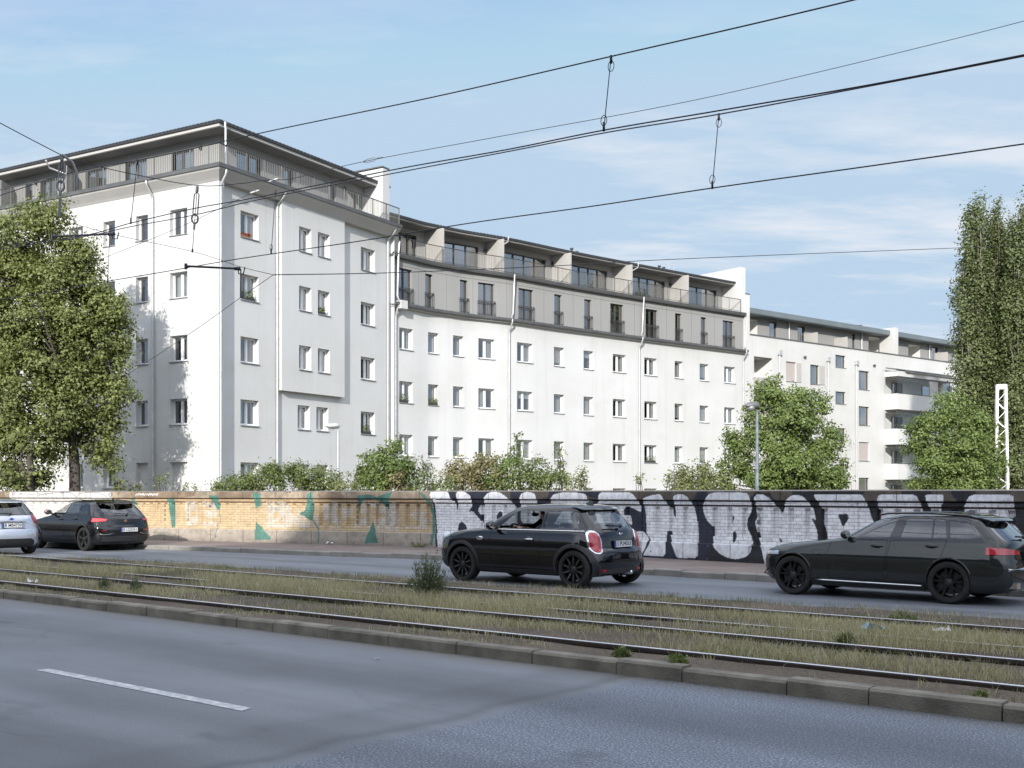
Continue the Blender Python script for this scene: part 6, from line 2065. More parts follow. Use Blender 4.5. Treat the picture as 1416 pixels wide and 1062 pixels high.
def rear_wiper(car, X, x, y, z, ln, rise):
    m_ = MB(); m_.sphere((X(x) + .02, y, z), (.03, .045, .03), 10, 6)
    m_.bar((X(x) + .03, y, z), (X(x) + .015 - rise * .35, y - ln, z + rise), .022, .014); m_.bar((X(x) + .022 - rise * .12, y - ln * .25, z + rise * .2), (X(x) + .008 - rise * .4, y - ln * 1.15, z + rise * 1.05), .014, .024)
    return m_.build('rear_wiper', CM['plastic'], car, local=True)
def slab(car, X, name, prof, y0, y1, m_, taper=.06, n=10, bow=.0):
    """rounded cross-section (x, z) swept across the car"""
    mb = MB(); k = len(prof); vs = []
    for i in range(n + 1):
        t = -1 + 2 * i / n; y = (y0 + y1) / 2 + (y1 - y0) / 2 * t
        sc_ = 1 - taper * abs(t) ** 4
        cx_ = sum(p[0] for p in prof) / k; cz_ = sum(p[1] for p in prof) / k
        for (x, z) in prof: vs.append((X(cx_ + (x - cx_) * sc_ - bow * t * t), y, cz_ + (z - cz_) * sc_ - .02 * bow * t * t))
    fs = [(i * k + j, i * k + (j + 1) % k, (i + 1) * k + (j + 1) % k, (i + 1) * k + j) for i in range(n) for j in range(k)]
    fs += [tuple(range(k))[::-1], tuple(n * k + j for j in range(k))]
    mb.add(vs, fs); return mb.build(name, m_, car, local=True, smooth=True, auto=35)

# --- black three door small car -------------------------------------------------
z_ = [.19, .25, .34, .46, .56, .62, .68, .76, .84, .90, .935, .96, 1.00, 1.08, 1.18, 1.28, 1.33, 1.365, 1.39, 1.405, 1.414]
small = Shell(z_, [.22, .08, .02, .0, .0, .012, .03, .08, .19, .40, .72, 1.05, 1.15, 1.28, 1.45, 1.64, 1.76, 1.90, 2.08, 2.28, 2.50],
    [3.62, 3.74, 3.80, 3.82, 3.818, 3.80, 3.755, 3.742, 3.725, 3.705, 3.69, 3.675, 3.645, 3.585, 3.505, 3.425, 3.385, 3.35, 3.24, 3.05, 2.75],
    [.74, .80, .838, .860, .866, .867, .866, .862, .842, .823, .808, .795, .775, .745, .708, .665, .632, .585, .50, .38, .2],
    ([.19, .6, .9, 1.0, 1.4], [.72, .74, .70, .40, .5]), ([.19, .45, .6, .95, 1.3, 1.41], [.30, .34, .48, .42, .36, .5]))
win_f = rpoly([(1.66, .985), (2.60, .985), (2.62, 1.285), (2.02, 1.285)], .04)
win_r = rpoly([(2.665, .985), (3.40, .985), (3.30, 1.28), (2.675, 1.285)], .05)
dlo = planes_xz([(1.50, .955), (3.72, .955), (3.40, 1.325), (1.98, 1.325)]) + []
def side(pls, sd): return pls + [pl(1, sd * .5, -sd)]
rearw = planes_yz(rpoly([(-.64, 1.0), (.64, 1.0), (.545, 1.275), (-.545, 1.275)], .08))
sp_small = dict(shell=small, xf=.84, xr=3.335, r=.318, ra=.362, track=1.50, tw=.21, scale=(1.07, 1.05, 1.065), anchor=(712.5, 808.3), anchor_local=((.84 + 3.335) / 2, -.84),
    paint=CM['black'], wstyle='multi', rim=CM['rim_black'], lip=(.055, CM['plastic'], .016), mirror=(1.62, .97, CM['black']), dash=1.45, seat=2.15, imirror=(1.88, 1.21),
    glazing=[('window_surround', side(dlo, -1), [('front_window', planes_xz(win_f), None, None), ('side_window', planes_xz(win_r), CM['glass'], None)]),
             ('window_surround', side(dlo, 1), [('front_window', planes_xz(win_f), CM['glass'], None), ('side_window', planes_xz(win_r), CM['glass'], None)]),
             ('windscreen_surround', planes_yz([(-.70, .985), (.70, .985), (.60, 1.335), (-.60, 1.335)]) + [pl(0, 2.0, 1)], [('windscreen', planes_yz(rpoly([(-.67, 1.0), (.67, 1.0), (.58, 1.315), (-.58, 1.315)], .05)), CM['glass'], None)]),
             ('tailgate_surround', planes_yz([(-.70, .965), (.70, .965), (.58, 1.32), (-.58, 1.32)]) + [pl(0, 3.2, -1)], [('rear_window', rearw, CM['glass'], None)])],
    regions=[('rear_bumper', [pl(0, 3.42, -1), pl(2, .60, 1), pl(2, .20, -1)], CM['black'], .0),
             ('front_bumper', [pl(0, .42, 1), pl(2, .40, 1)], CM['plastic'], .0),
             ('sill', [pl(0, 1.22, -1), pl(0, 2.97, 1), pl(2, .285, 1), pl(2, .195, -1)], CM['plastic'], .012)],
    doors=[rpoly([(1.56, .31), (2.58, .30), (2.635, .55), (2.635, .95), (1.52, .95), (1.46, .6)], .06)],
    handles=[(2.40, .80, 'chrome', 0)])
car, X, sh, dd = build_car('small_car', 'black three door small car with chrome window line driving along the graffiti wall', 'car', sp_small)
SMALL = (car, X)
for sd in (-1, 1):   # chrome waist line
    m_ = MB(); pts = [(X(x), sd * (sh.ys(x, .957) + .006), .957) for x in np.linspace(1.45, 3.50, 26)]
    m_.tube(pts, .0125, 6); m_.build('chrome_strip', CM['chrome'], car, local=True, smooth=True)
    # oval tail lamp with a chrome ring standing on the rear corner
    for (rx, rz2, m2, pz, nm) in ((.125, .200, CM['chrome'], .010, 'tail_light'), (.100, .172, CM['red'], .022, 'lens')):
        q = MB(); vs = []; ring = oval(sd * .640, .775, rx, rz2, 28, 2.5)
        cvs = []
        for k in (1.0, .97, .8, .5, .2):
            for (yy, zz2) in ring:
                y_, z2 = sd * .640 + (yy - sd * .640) * k, .775 + (zz2 - .775) * k
                lift = pz * (1 if k < .99 else -.6) + .012 * (1 - k * k)
                vs.append((X(sh.xr(y_, z2)) + lift, y_ + sd * (pz if k < .99 else 0) * .6, z2))
        n_ = 28
        fs = [(j * n_ + i, j * n_ + (i + 1) % n_, (j + 1) * n_ + (i + 1) % n_, (j + 1) * n_ + i) for j in range(4) for i in range(n_)] + [tuple(4 * n_ + i for i in range(n_))]
        q.add(vs, fs)
        if nm == 'tail_light': tl = q.build(nm, m2, car, local=True, smooth=True, auto=40)
        else: q.build(nm, m2, tl, local=True, smooth=True, auto=40)
    h = MB(); h.sphere((X(sh.xf(.60, .76)) + .065, sd * .60, .765), (.075, .11, .12), 18, 12); hl_ = h.build('headlight', CM['lens'], car, local=True, smooth=True)
    b_ = MB(); b_.sphere((X(1.28), sd * (sh.ys(1.28, .79) - .004), .79), (.085, .018, .04), 14, 8); b_.tube([(X(1.20), sd * (sh.ys(1.2, .80) + .012), .805), (X(1.28), sd * (sh.ys(1.28, .8) + .016), .82), (X(1.37), sd * (sh.ys(1.37, .8) + .012), .80)], .010, 6)
    b_.build('side_indicator', CM['chrome'], car, local=True, smooth=True)
    f_ = MB(); f_.box(X(sh.xr(.5, .30)) - .02, X(sh.xr(.5, .30)) + .012, sd * .5 - .07, sd * .5 + .07, .275, .315); f_.build('reflector', CM['red'], car, local=True)
slab(car, X, 'roof_spoiler', [(3.18, 1.368), (3.32, 1.358), (3.45, 1.330), (3.465, 1.312), (3.42, 1.304), (3.30, 1.315)], -.585, .585, CM['black'], .25, 16, .10)
slab(car, X, 'bumper_edge', [(3.72, .605), (3.80, .612), (3.835, .598), (3.83, .575), (3.75, .58)], -.70, .70, CM['black'], .1, 20, .16)
slab(car, X, 'diffuser', [(3.62, .20), (3.80, .24), (3.80, .33), (3.62, .33)], -.62, .62, CM['plastic'], .1, 12, .06)
a_ = MB(); a_.add([(X(2.98), 0, 1.40), (X(3.16), 0, 1.395), (X(3.17), 0, 1.455), (X(3.10), 0, 1.47), (X(3.06), -.03, 1.40), (X(3.06), .03, 1.40), (X(3.17), -.02, 1.40), (X(3.17), .02, 1.40)], [(0, 4, 3), (0, 3, 5), (4, 6, 2, 3), (5, 3, 2, 7), (6, 7, 2)]); a_.build('roof_antenna', CM['black'], car, local=True)
plate(car, X(3.765), 0.02, .735, 'S PU4553', R(-4))
rear_wiper(car, X, 3.665, .06, 1.03, .36, .02)
e_ = MB(); e_.sphere((X(3.715), 0, .895), (.012, .03, .03), 12, 8); 
for sd in (-1, 1): e_.quad((X(3.722), sd * .025, .912), (X(3.712), sd * .105, .925), (X(3.712), sd * .085, .897), (X(3.722), sd * .025, .885))
e_.build('badge', CM['chrome'], car, local=True, smooth=True)
ti = MB(); ti.tube([(X(3.3), .25, .22), (X(3.80), .25, .235)], .035, 10); ti.build('exhaust_pipe', CM['chrome'], car, local=True, smooth=True)

# --- anthracite estate car -------------------------------------------------------
z_ = [.19, .26, .36, .48, .58, .66, .72, .78, .84, .89, .93, .965, 1.00, 1.04, 1.10, 1.18, 1.26, 1.33, 1.38, 1.41, 1.43, 1.44]
est = Shell(z_, [.25, .08, .03, .0, .0, .012, .035, .11, .30, .60, .95, 1.32, 1.58, 1.66, 1.78, 1.93, 2.09, 2.27, 2.44, 2.62, 2.85, 3.1],
    [4.50, 4.62, 4.69, 4.71, 4.71, 4.70, 4.68, 4.67, 4.66, 4.65, 4.635, 4.615, 4.585, 4.545, 4.475, 4.38, 4.29, 4.21, 4.12, 4.0, 3.75, 3.4],
    [.82, .87, .90, .913, .918, .920, .919, .903, .889, .877, .866, .856, .843, .828, .802, .766, .728, .69, .64, .57, .44, .25],
    ([.19, .6, .9, 1.02, 1.4], [.80, .85, .80, .42, .5]), ([.19, .7, 1.0, 1.3, 1.43], [.40, .42, .40, .36, .5]), 2.8)
dlo = planes_xz(rpoly([(1.68, .99), (4.16, 1.03), (4.24, 1.10), (4.02, 1.30), (3.5, 1.372), (2.42, 1.372)], .05))
w1 = rpoly([(1.86, 1.012), (2.60, 1.02), (2.72, 1.345), (2.44, 1.345), (2.28, 1.30)], .04)
w2 = rpoly([(2.80, 1.022), (3.34, 1.03), (3.32, 1.348), (2.87, 1.348)], .03)
w2b = rpoly([(3.37, 1.03), (3.60, 1.033), (3.53, 1.340), (3.35, 1.347)], .02)
w3 = rpoly([(3.66, 1.036), (4.10, 1.048), (4.165, 1.085), (4.00, 1.265), (3.60, 1.338)], .05)
gl_est = [('front_window', planes_xz(w1), CM['glass_dark'], None), ('rear_door_window', planes_xz(w2), CM['glass_dark'], None), ('quarter_window', planes_xz(w2b), CM['glass_dark'], None), ('cargo_window', planes_xz(w3), CM['glass_dark'], None)]
sp_est = dict(shell=est, xf=.80, xr=3.65, r=.338, ra=.378, track=1.60, tw=.235, scale=(.905, .93, .965), anchor=(1198.5, 828.2), anchor_local=((.80 + 3.65) / 2, -.90),
    paint=CM['anthracite'], wstyle='twin5', rim=CM['rim_black'], lip=(.018, None, .010), mirror=(1.86, 1.01, CM['gloss']), dash=1.75, seat=2.40, imirror=(2.25, 1.24),
    glazing=[('window_surround', side(dlo, -1), gl_est), ('window_surround', side(dlo, 1), gl_est),
             ('windscreen_surround', planes_yz([(-.76, 1.01), (.76, 1.01), (.62, 1.39), (-.62, 1.39)]) + [pl(0, 2.5, 1)], [('windscreen', planes_yz(rpoly([(-.72, 1.03), (.72, 1.03), (.60, 1.37), (-.60, 1.37)], .05)), CM['glass_dark'], None)]),
             ('tailgate_surround', planes_yz([(-.72, 1.01), (.72, 1.01), (.60, 1.335), (-.60, 1.335)]) + [pl(0, 4.0, -1)], [('rear_window', planes_yz(rpoly([(-.68, 1.03), (.68, 1.03), (.575, 1.31), (-.575, 1.31)], .06)), CM['glass_dark'], None)])],
    regions=[('tail_light', [pl(0, 4.26, -1)] + planes_yz([(-1.0, .80), (-.40, .795), (-.42, .855), (-.70, .89), (-1.0, .925)]), CM['red'], .012),
             ('tail_light', [pl(0, 4.26, -1)] + planes_yz([(1.0, .80), (.40, .795), (.42, .855), (.70, .89), (1.0, .925)]), CM['red'], .012),
             ('headlight', [pl(0, .52, 1)] + planes_yz([(-1.0, .70), (-.45, .655), (-.45, .715), (-1.0, .765)]), CM['lens'], .006),
             ('headlight', [pl(0, .52, 1)] + planes_yz([(1.0, .70), (.45, .655), (.45, .715), (1.0, .765)]), CM['lens'], .006),
             ('rear_bumper', [pl(0, 4.22, -1), pl(2, .58, 1)], CM['anthracite'], .004),
             ('front_bumper', [pl(0, .40, 1), pl(2, .60, 1)], CM['anthracite'], .003),
             ('charging_flap', planes_xz(rpoly([(1.205, .70), (1.40, .70), (1.40, .80), (1.205, .80)], .03)) + [pl(1, -.5, 1)], CM['anthracite'], -.006),
             ('sill', [pl(0, 1.20, -1), pl(0, 3.24, 1), pl(2, .30, 1), pl(2, .20, -1)], CM['anthracite'], .022)],
    doors=[rpoly([(1.50, .33), (2.54, .33), (2.56, .6), (2.60, .99), (1.56, .985), (1.48, .75)], .05), rpoly([(2.565, .33), (3.26, .33), (3.40, .55), (3.52, .72), (3.62, 1.02), (2.625, .99), (2.585, .6)], .05)],
    handles=[(2.40, .885, 'oval', 0), (3.36, .905, 'oval', 1)])
car, X, sh, dd = build_car('estate_car', 'dark grey estate car with black wheels and tinted windows at the right picture edge', 'car', sp_est)
for sd in (-1, 1):
    m_ = MB(); m_.tube([(X(2.35), sd * .60, 1.395), (X(2.5), sd * .615, 1.425), (X(3.2), sd * .62, 1.438), (X(3.9), sd * .605, 1.40), (X(4.02), sd * .60, 1.36)], .016, 8); m_.build('roof_rail', CM['gloss'], car, local=True, smooth=True)
    m_ = MB(); m_.tube([(X(x), sd * (sh.ys(x, .30) + .028), .285 - .01 * (x - 1.2)) for x in np.linspace(1.25, 3.2, 12)], .014, 6); m_.build('side_skirt', CM['chrome'], car, local=True, smooth=True)
    m_ = MB(); m_.box(X(4.56), X(4.69), sd * .56 - .09, sd * .56 + .09, .27, .36); m_.build('exhaust_pipe', CM['chrome'], car, local=True)
    m_ = MB(); m_.tube([(X(sh.xf(.8, .32)) - .0, sd * .80, .30), (X(.20), sd * .83, .36), (X(.30), sd * .85, .44)], .018, 6); m_.build('air_intake', CM['gloss'], car, local=True)
slab(car, X, 'roof_spoiler', [(4.05, 1.385), (4.18, 1.375), (4.36, 1.338), (4.38, 1.318), (4.30, 1.315), (4.15, 1.33)], -.60, .60, CM['gloss'], .25, 16, .10)
slab(car, X, 'bumper_trim', [(4.60, .36), (4.715, .40), (4.735, .52), (4.70, .55), (4.60, .54)], -.72, .72, CM['plastic'], .08, 18, .10)
slab(car, X, 'bumper_edge', [(4.62, .585), (4.72, .595), (4.745, .575), (4.73, .545), (4.62, .55)], -.78, .78, CM['chrome'], .1, 20, .13)
a_ = MB(); a_.add([(X(3.55), 0, 1.425), (X(3.78), 0, 1.41), (X(3.80), 0, 1.475), (X(3.72), 0, 1.485), (X(3.66), -.03, 1.42), (X(3.66), .03, 1.42), (X(3.79), -.025, 1.41), (X(3.79), .025, 1.41)], [(0, 4, 3), (0, 3, 5), (4, 6, 2, 3), (5, 3, 2, 7), (6, 7, 2)]); a_.build('roof_antenna', CM['gloss'], car, local=True)
m_ = MB(); m_.box(X(4.655), X(4.685), -.31, .31, .70, .84); m_.build('plate_recess', CM['gloss'], car, local=True)
plate(car, X(4.690), 0, .77, None, R(-3))
rear_wiper(car, X, 4.565, .06, 1.055, .34, .02)

# --- black five door hatchback, far left -----------------------------------------
z_ = [.19, .26, .36, .48, .58, .66, .72, .80, .88, .94, .98, 1.02, 1.10, 1.18, 1.26, 1.33, 1.38, 1.415, 1.44, 1.45]
hat = Shell(z_, [.25, .08, .03, .0, .0, .02, .05, .22, .60, 1.0, 1.30, 1.45, 1.62, 1.80, 1.98, 2.14, 2.28, 2.45, 2.75, 3.0],
    [4.20, 4.30, 4.35, 4.37, 4.372, 4.36, 4.335, 4.31, 4.29, 4.255, 4.22, 4.18, 4.105, 4.02, 3.94, 3.86, 3.79, 3.65, 3.35, 3.1],
    [.80, .86, .885, .898, .903, .905, .905, .898, .876, .858, .846, .830, .795, .755, .712, .665, .60, .52, .36, .2],
    ([.19, .6, .9, 1.02, 1.4], [.80, .85, .80, .42, .5]), ([.19, .7, 1.0, 1.3, 1.43], [.46, .50, .46, .42, .5]), 2.7)
dlo = planes_xz(rpoly([(1.62, 1.0), (3.62, 1.045), (3.72, 1.08), (3.50, 1.30), (2.95, 1.375), (2.25, 1.365)], .05))
w1 = rpoly([(1.82, 1.025), (2.46, 1.035), (2.52, 1.335), (2.26, 1.33)], .04); w2 = rpoly([(2.55, 1.036), (3.18, 1.05), (3.12, 1.325), (2.60, 1.338)], .04); w3 = rpoly([(3.24, 1.055), (3.58, 1.068), (3.62, 1.09), (3.45, 1.26), (3.20, 1.31)], .04)
gh = lambda first: [('front_window', planes_xz(w1), first, None), ('rear_door_window', planes_xz(w2), CM['glass_dark'], None), ('quarter_window', planes_xz(w3), CM['glass_dark'], None)]
sp_hat = dict(shell=hat, xf=.86, xr=3.546, r=.335, ra=.372, track=1.56, tw=.225, scale=(1.04, 1.04, 1.045), anchor=(115.0, 761.7), anchor_local=(3.546, -.88),
    paint=CM['deep'], wstyle='star', rim=CM['rim_black'], lip=(.018, None, .010), mirror=(1.78, 1.02, CM['copper']), dash=1.70, seat=2.30, imirror=(2.15, 1.25),
    glazing=[('window_surround', side(dlo, -1), gh(None)), ('window_surround', side(dlo, 1), gh(CM['glass'])),
             ('windscreen_surround', planes_yz([(-.74, 1.03), (.74, 1.03), (.60, 1.385), (-.60, 1.385)]) + [pl(0, 2.4, 1)], [('windscreen', planes_yz(rpoly([(-.70, 1.05), (.70, 1.05), (.58, 1.365), (-.58, 1.365)], .05)), CM['glass'], None)]),
             ('tailgate_surround', planes_yz([(-.72, 1.0), (.72, 1.0), (.58, 1.335), (-.58, 1.335)]) + [pl(0, 3.6, -1)], [('rear_window', planes_yz(rpoly([(-.68, 1.02), (.68, 1.02), (.56, 1.31), (-.56, 1.31)], .07)), CM['glass_dark'], None)])],
    regions=[('tail_light', [pl(0, 3.98, -1)] + planes_yz([(-1.0, .82), (-.60, .845), (-.54, .89), (-.66, .905), (-1.0, .93)]), CM['redlit'], .012),
             ('tail_light', [pl(0, 3.98, -1)] + planes_yz([(1.0, .82), (.60, .845), (.54, .89), (.66, .905), (1.0, .93)]), CM['red'], .012),
             ('light_bar', [pl(0, 4.0, -1)] + planes_yz([(-.45, .878), (.45, .878), (.45, .897), (-.45, .897)]), CM['gloss'], .004),
             ('rear_bumper', [pl(0, 3.98, -1), pl(2, .60, 1)], CM['deep'], .004), ('front_bumper', [pl(0, .40, 1), pl(2, .58, 1)], CM['deep'], .003),
             ('sill', [pl(0, 1.25, -1), pl(0, 3.15, 1), pl(2, .30, 1), pl(2, .20, -1)], CM['plastic'], .015)],
    doors=[rpoly([(1.50, .33), (2.44, .33), (2.48, .6), (2.50, 1.01), (1.56, .995), (1.48, .75)], .05), rpoly([(2.465, .33), (3.06, .33), (3.22, .55), (3.26, 1.03), (2.525, 1.015), (2.505, .6)], .05)],
    handles=[(2.30, .88, 'body', 0), (3.08, .90, 'body', 1)])
car, X, sh, dd = build_car('hatchback_car', 'black five door hatchback with glowing left tail lamp, waiting beside the yellow brick wall', 'car', sp_hat)
slab(car, X, 'roof_spoiler', [(3.72, 1.395), (3.85, 1.385), (4.02, 1.345), (4.035, 1.325), (3.95, 1.325), (3.82, 1.345)], -.57, .57, CM['deep'], .25, 16, .10)
slab(car, X, 'diffuser', [(4.18, .22), (4.36, .27), (4.385, .40), (4.34, .44), (4.18, .42)], -.70, .70, CM['plastic'], .08, 16, .10)
for sd in (-1, 1):
    m_ = MB(); m_.tube([(X(sh.xr(sd * .80, .50)) + .01, sd * .80, .50), (X(sh.xr(sd * .70, .47)) + .015, sd * .70, .465), (X(sh.xr(sd * .55, .47)) + .02, sd * .55, .47), (X(sh.xr(.4, .5)) + .02, sd * .42, .50)], .012, 6); m_.build('bumper_trim', CM['rim_silver'], car, local=True, smooth=True)
    m_ = MB(); m_.box(X(sh.xr(.62, .58)) - .01, X(sh.xr(.62, .58)) + .01, sd * .62 - .10, sd * .62 + .10, .565, .59); m_.build('reflector', CM['red'], car, local=True)
    m_ = MB(); m_.tube([(X(2.30), sd * .57, 1.405), (X(2.9), sd * .585, 1.44), (X(3.6), sd * .56, 1.40)], .012, 6); m_.build('roof_seam', CM['gloss'], car, local=True, smooth=True)
plate(car, X(4.385), .06, .595, 'B LQ5551', R(-2))
rear_wiper(car, X, 4.20, .10, 1.035, .36, .02)
e_ = MB(); e_.sphere((X(4.305), 0, .835), (.012, .05, .045), 12, 8); e_.build('badge', CM['copper'], car, local=True, smooth=True)
a_ = MB(); a_.tube([(X(3.55), 0, 1.41), (X(3.68), 0, 1.47)], [.03, .008], 8); a_.build('roof_antenna', CM['deep'], car, local=True)

# --- silver small hatchback cut by the left edge ----------------------------------
z_ = [.19, .26, .36, .48, .56, .62, .70, .80, .88, .94, .98, 1.03, 1.10, 1.18, 1.26, 1.34, 1.40, 1.44, 1.47, 1.48]
sil = Shell(z_, [.25, .08, .03, .0, .0, .02, .05, .20, .45, .75, .98, 1.14, 1.28, 1.44, 1.62, 1.82, 2.0, 2.2, 2.45, 2.7],
    [3.74, 3.88, 3.93, 3.95, 3.945, 3.93, 3.90, 3.885, 3.87, 3.85, 3.83, 3.80, 3.745, 3.68, 3.615, 3.55, 3.48, 3.36, 3.1, 2.85],
    [.76, .82, .85, .86, .862, .862, .86, .855, .845, .832, .818, .798, .768, .735, .698, .655, .60, .52, .36, .2],
    ([.19, .6, .9, 1.02, 1.4], [.75, .80, .70, .42, .5]), ([.19, .7, 1.0, 1.3, 1.43], [.44, .48, .44, .42, .5]), 2.7)
dlo = planes_xz(rpoly([(1.35, .99), (3.30, 1.06), (3.42, 1.11), (3.25, 1.34), (2.7, 1.395), (2.05, 1.375)], .05))
w1 = rpoly([(1.55, 1.015), (2.25, 1.04), (2.3, 1.35), (2.02, 1.34)], .04); w2 = rpoly([(2.34, 1.045), (2.95, 1.065), (2.90, 1.355), (2.38, 1.358)], .04); w3 = rpoly([(3.0, 1.07), (3.30, 1.095), (3.20, 1.30), (2.96, 1.345)], .04)
gs = [('front_window', planes_xz(w1), CM['glass'], None), ('rear_door_window', planes_xz(w2), CM['glass_dark'], None), ('quarter_window', planes_xz(w3), CM['glass_dark'], None)]
sp_sil = dict(shell=sil, xf=.82, xr=3.31, r=.315, ra=.352, track=1.50, tw=.205, scale=(1.05, 1.05, 1.055), anchor=(42.0, 765.0), anchor_local=(3.31, .80),
    paint=CM['silver'], wstyle='ten', rim=CM['rim_silver'], lip=(.016, None, .008), mirror=(1.55, 1.02, CM['silver']), dash=1.50, seat=2.05, imirror=(1.92, 1.27),
    glazing=[('window_surround', side(dlo, -1), gs), ('window_surround', side(dlo, 1), gs),
             ('windscreen_surround', planes_yz([(-.70, 1.03), (.70, 1.03), (.60, 1.40), (-.60, 1.40)]) + [pl(0, 2.2, 1)], [('windscreen', planes_yz(rpoly([(-.67, 1.05), (.67, 1.05), (.57, 1.38), (-.57, 1.38)], .05)), CM['glass'], None)]),
             ('tailgate_surround', planes_yz([(-.70, 1.03), (.70, 1.03), (.60, 1.385), (-.60, 1.385)]) + [pl(0, 3.4, -1)], [('rear_window', planes_yz(rpoly([(-.66, 1.05), (.66, 1.05), (.57, 1.36), (-.57, 1.36)], .09)), CM['glass_dark'], None)])],
    regions=[('tail_light', [pl(0, 3.50, -1)] + planes_yz([(-1.0, .80), (-.66, .82), (-.60, .95), (-.62, 1.12), (-1.0, 1.12)]), CM['red'], .010),
             ('tail_light', [pl(0, 3.50, -1)] + planes_yz([(1.0, .80), (.66, .82), (.60, .95), (.62, 1.12), (1.0, 1.12)]), CM['red'], .010),
             ('rear_bumper', [pl(0, 3.50, -1), pl(2, .66, 1), pl(2, .43, -1)], CM['silver'], .006),
             ('bumper_insert', [pl(0, 3.45, -1)] + planes_yz([(-.66, .19), (.66, .19), (.62, .38), (.50, .43), (-.50, .43), (-.62, .38)]), CM['plastic'], .008),
             ('front_bumper', [pl(0, .40, 1), pl(2, .58, 1)], CM['silver'], .003)],
    doors=[rpoly([(1.40, .33), (2.26, .33), (2.30, .6), (2.30, 1.02), (1.42, 1.0)], .05), rpoly([(2.285, .33), (2.82, .33), (2.98, .55), (3.02, 1.05), (2.325, 1.025), (2.325, .6)], .05)],
    handles=[(2.12, .90, 'body', 0), (2.86, .92, 'body', 1)])
car, X, sh, dd = build_car('hatchback_car', 'silver small hatchback seen from behind, cut off by the left picture edge', 'car', sp_sil)
slab(car, X, 'roof_spoiler', [(3.36, 1.435), (3.5, 1.425), (3.66, 1.385), (3.67, 1.365), (3.58, 1.37), (3.46, 1.39)], -.55, .55, CM['silver'], .25, 16, .10)
m_ = MB(); m_.box(X(3.885), X(3.905), -.36, .36, .845, .885); m_.build('tailgate_handle', CM['chrome'], car, local=True)
m_ = MB(); m_.sphere((X(3.885), 0, .945), (.012, .055, .025), 14, 8); m_.build('badge', CM['plate_blue'], car, local=True, smooth=True)
m_ = MB(); m_.box(X(3.89), X(3.902), -.36, .36, .685, .695); m_.build('tailgate_seam', CM['gloss'], car, local=True)
plate(car, X(3.912), 0, .775, 'B MB4730', R(-2))
rear_wiper(car, X, 3.80, .0, 1.075, .32, .02)

# ------------------------------------------------------------------ the driver of the small car
skin_m = mat('skin', (.46, .27, .20), .55, var=.08, scale=12, bump=.05)
cloth_m = mat('dark_shirt', (.030, .028, .045), .9, var=.25, scale=14, bump=.2)
hair_m = mat('dark_hair', (.03, .022, .016), .8, var=.3, scale=30, bump=.5)
jean_m = mat('trousers', (.04, .05, .08), .9, var=.2, scale=14)
def skinned(name, verts, edges, radii, m_, parent, sub=2, root=0):
    me = bpy.data.meshes.new(name); me.from_pydata(verts, edges, [])
    o = link(bpy.data.objects.new(name, me), parent)
    sk = o.modifiers.new('skin', 'SKIN'); sk.use_smooth_shade = True
    for i, r_ in enumerate(radii):
        rr = r_ if isinstance(r_, tuple) else (r_, r_)
        me.skin_vertices[0].data[i].radius = rr
    me.skin_vertices[0].data[root].use_root = True
    ss = o.modifiers.new('smooth', 'SUBSURF'); ss.levels = sub; ss.render_levels = sub
    dg = bpy.context.evaluated_depsgraph_get()
    m2 = bpy.data.meshes.new_from_object(o.evaluated_get(dg))
    o.modifiers.clear(); o.data = m2; m2.name = name
    m2.materials.clear()
    for q in (m_ if isinstance(m_, (list, tuple)) else [m_]): m2.materials.append(q)
    m2.polygons.foreach_set('use_smooth', [True] * len(m2.polygons))
    return o
scar, SX = SMALL
mw = Matrix.Translation(scar.location) @ Matrix.Rotation(scar.rotation_euler.z, 4, 'Z') @ Matrix.Diagonal((*scar.scale, 1))
sxm = (.84 + 3.335) / 2
def D_(x, y, z): return (mw @ Vector((x - sxm, y, z)))
pel = D_(2.20, -.36, .50)
per = empty('person', tuple(pel), scar.rotation_euler.z, 'driver in a dark shirt inside the black small car, arm on the open window', 'person')
prot = Matrix.Rotation(-scar.rotation_euler.z, 4, 'Z')
def L_(x, y, z): return tuple(prot @ (D_(x, y, z) - pel))
# continuous body: pelvis, spine, neck, arms and legs
bv = [L_(2.22, -.36, .50), L_(2.30, -.36, .66), L_(2.37, -.36, .84), L_(2.41, -.36, 1.00), L_(2.415, -.36, 1.07), L_(2.40, -.36, 1.12),
      L_(2.40, -.53, .985), L_(2.30, -.66, .86), L_(2.12, -.665, .93), L_(1.92, -.56, 1.00),     # near arm: shoulder, upper arm, elbow on sill, forearm, wrist
      L_(2.40, -.19, .985), L_(2.26, -.12, .82), L_(2.00, -.20, .92), L_(1.86, -.27, .97),
      L_(2.20, -.44, .50), L_(1.82, -.45, .58), L_(1.62, -.44, .34), L_(2.20, -.28, .50), L_(1.82, -.27, .58), L_(1.62, -.28, .34)]
be = [(0, 1), (1, 2), (2, 3), (3, 4), (4, 5), (3, 6), (6, 7), (7, 8), (8, 9), (3, 10), (10, 11), (11, 12), (12, 13), (0, 14), (14, 15), (15, 16), (0, 17), (17, 18), (18, 19)]
brd = [(.17, .12), (.15, .11), (.17, .12), (.11, .09), .058, .055, .068, .052, .044, .032, .068, .052, .044, .032, .09, .075, .05, .09, .075, .05]
body_o = skinned('body', bv, be, brd, [cloth_m, skin_m, jean_m], per)
iv = [prot.inverted()]
for p_ in body_o.data.polygons:
    c = mw.inverted() @ (pel + (prot.inverted() @ Vector(p_.center)))
    x, y, z = c.x + sxm, c.y, c.z
    p_.material_index = 1 if (z > 1.055 and x > 2.3) or (x < 2.14 and z > .80) else (2 if z < .60 else 0)
hd = MB(); hc_ = Vector(L_(2.375, -.36, 1.205))
hd.sphere((0, 0, 0), (.088, .070, .108), 24, 18)
vv = []
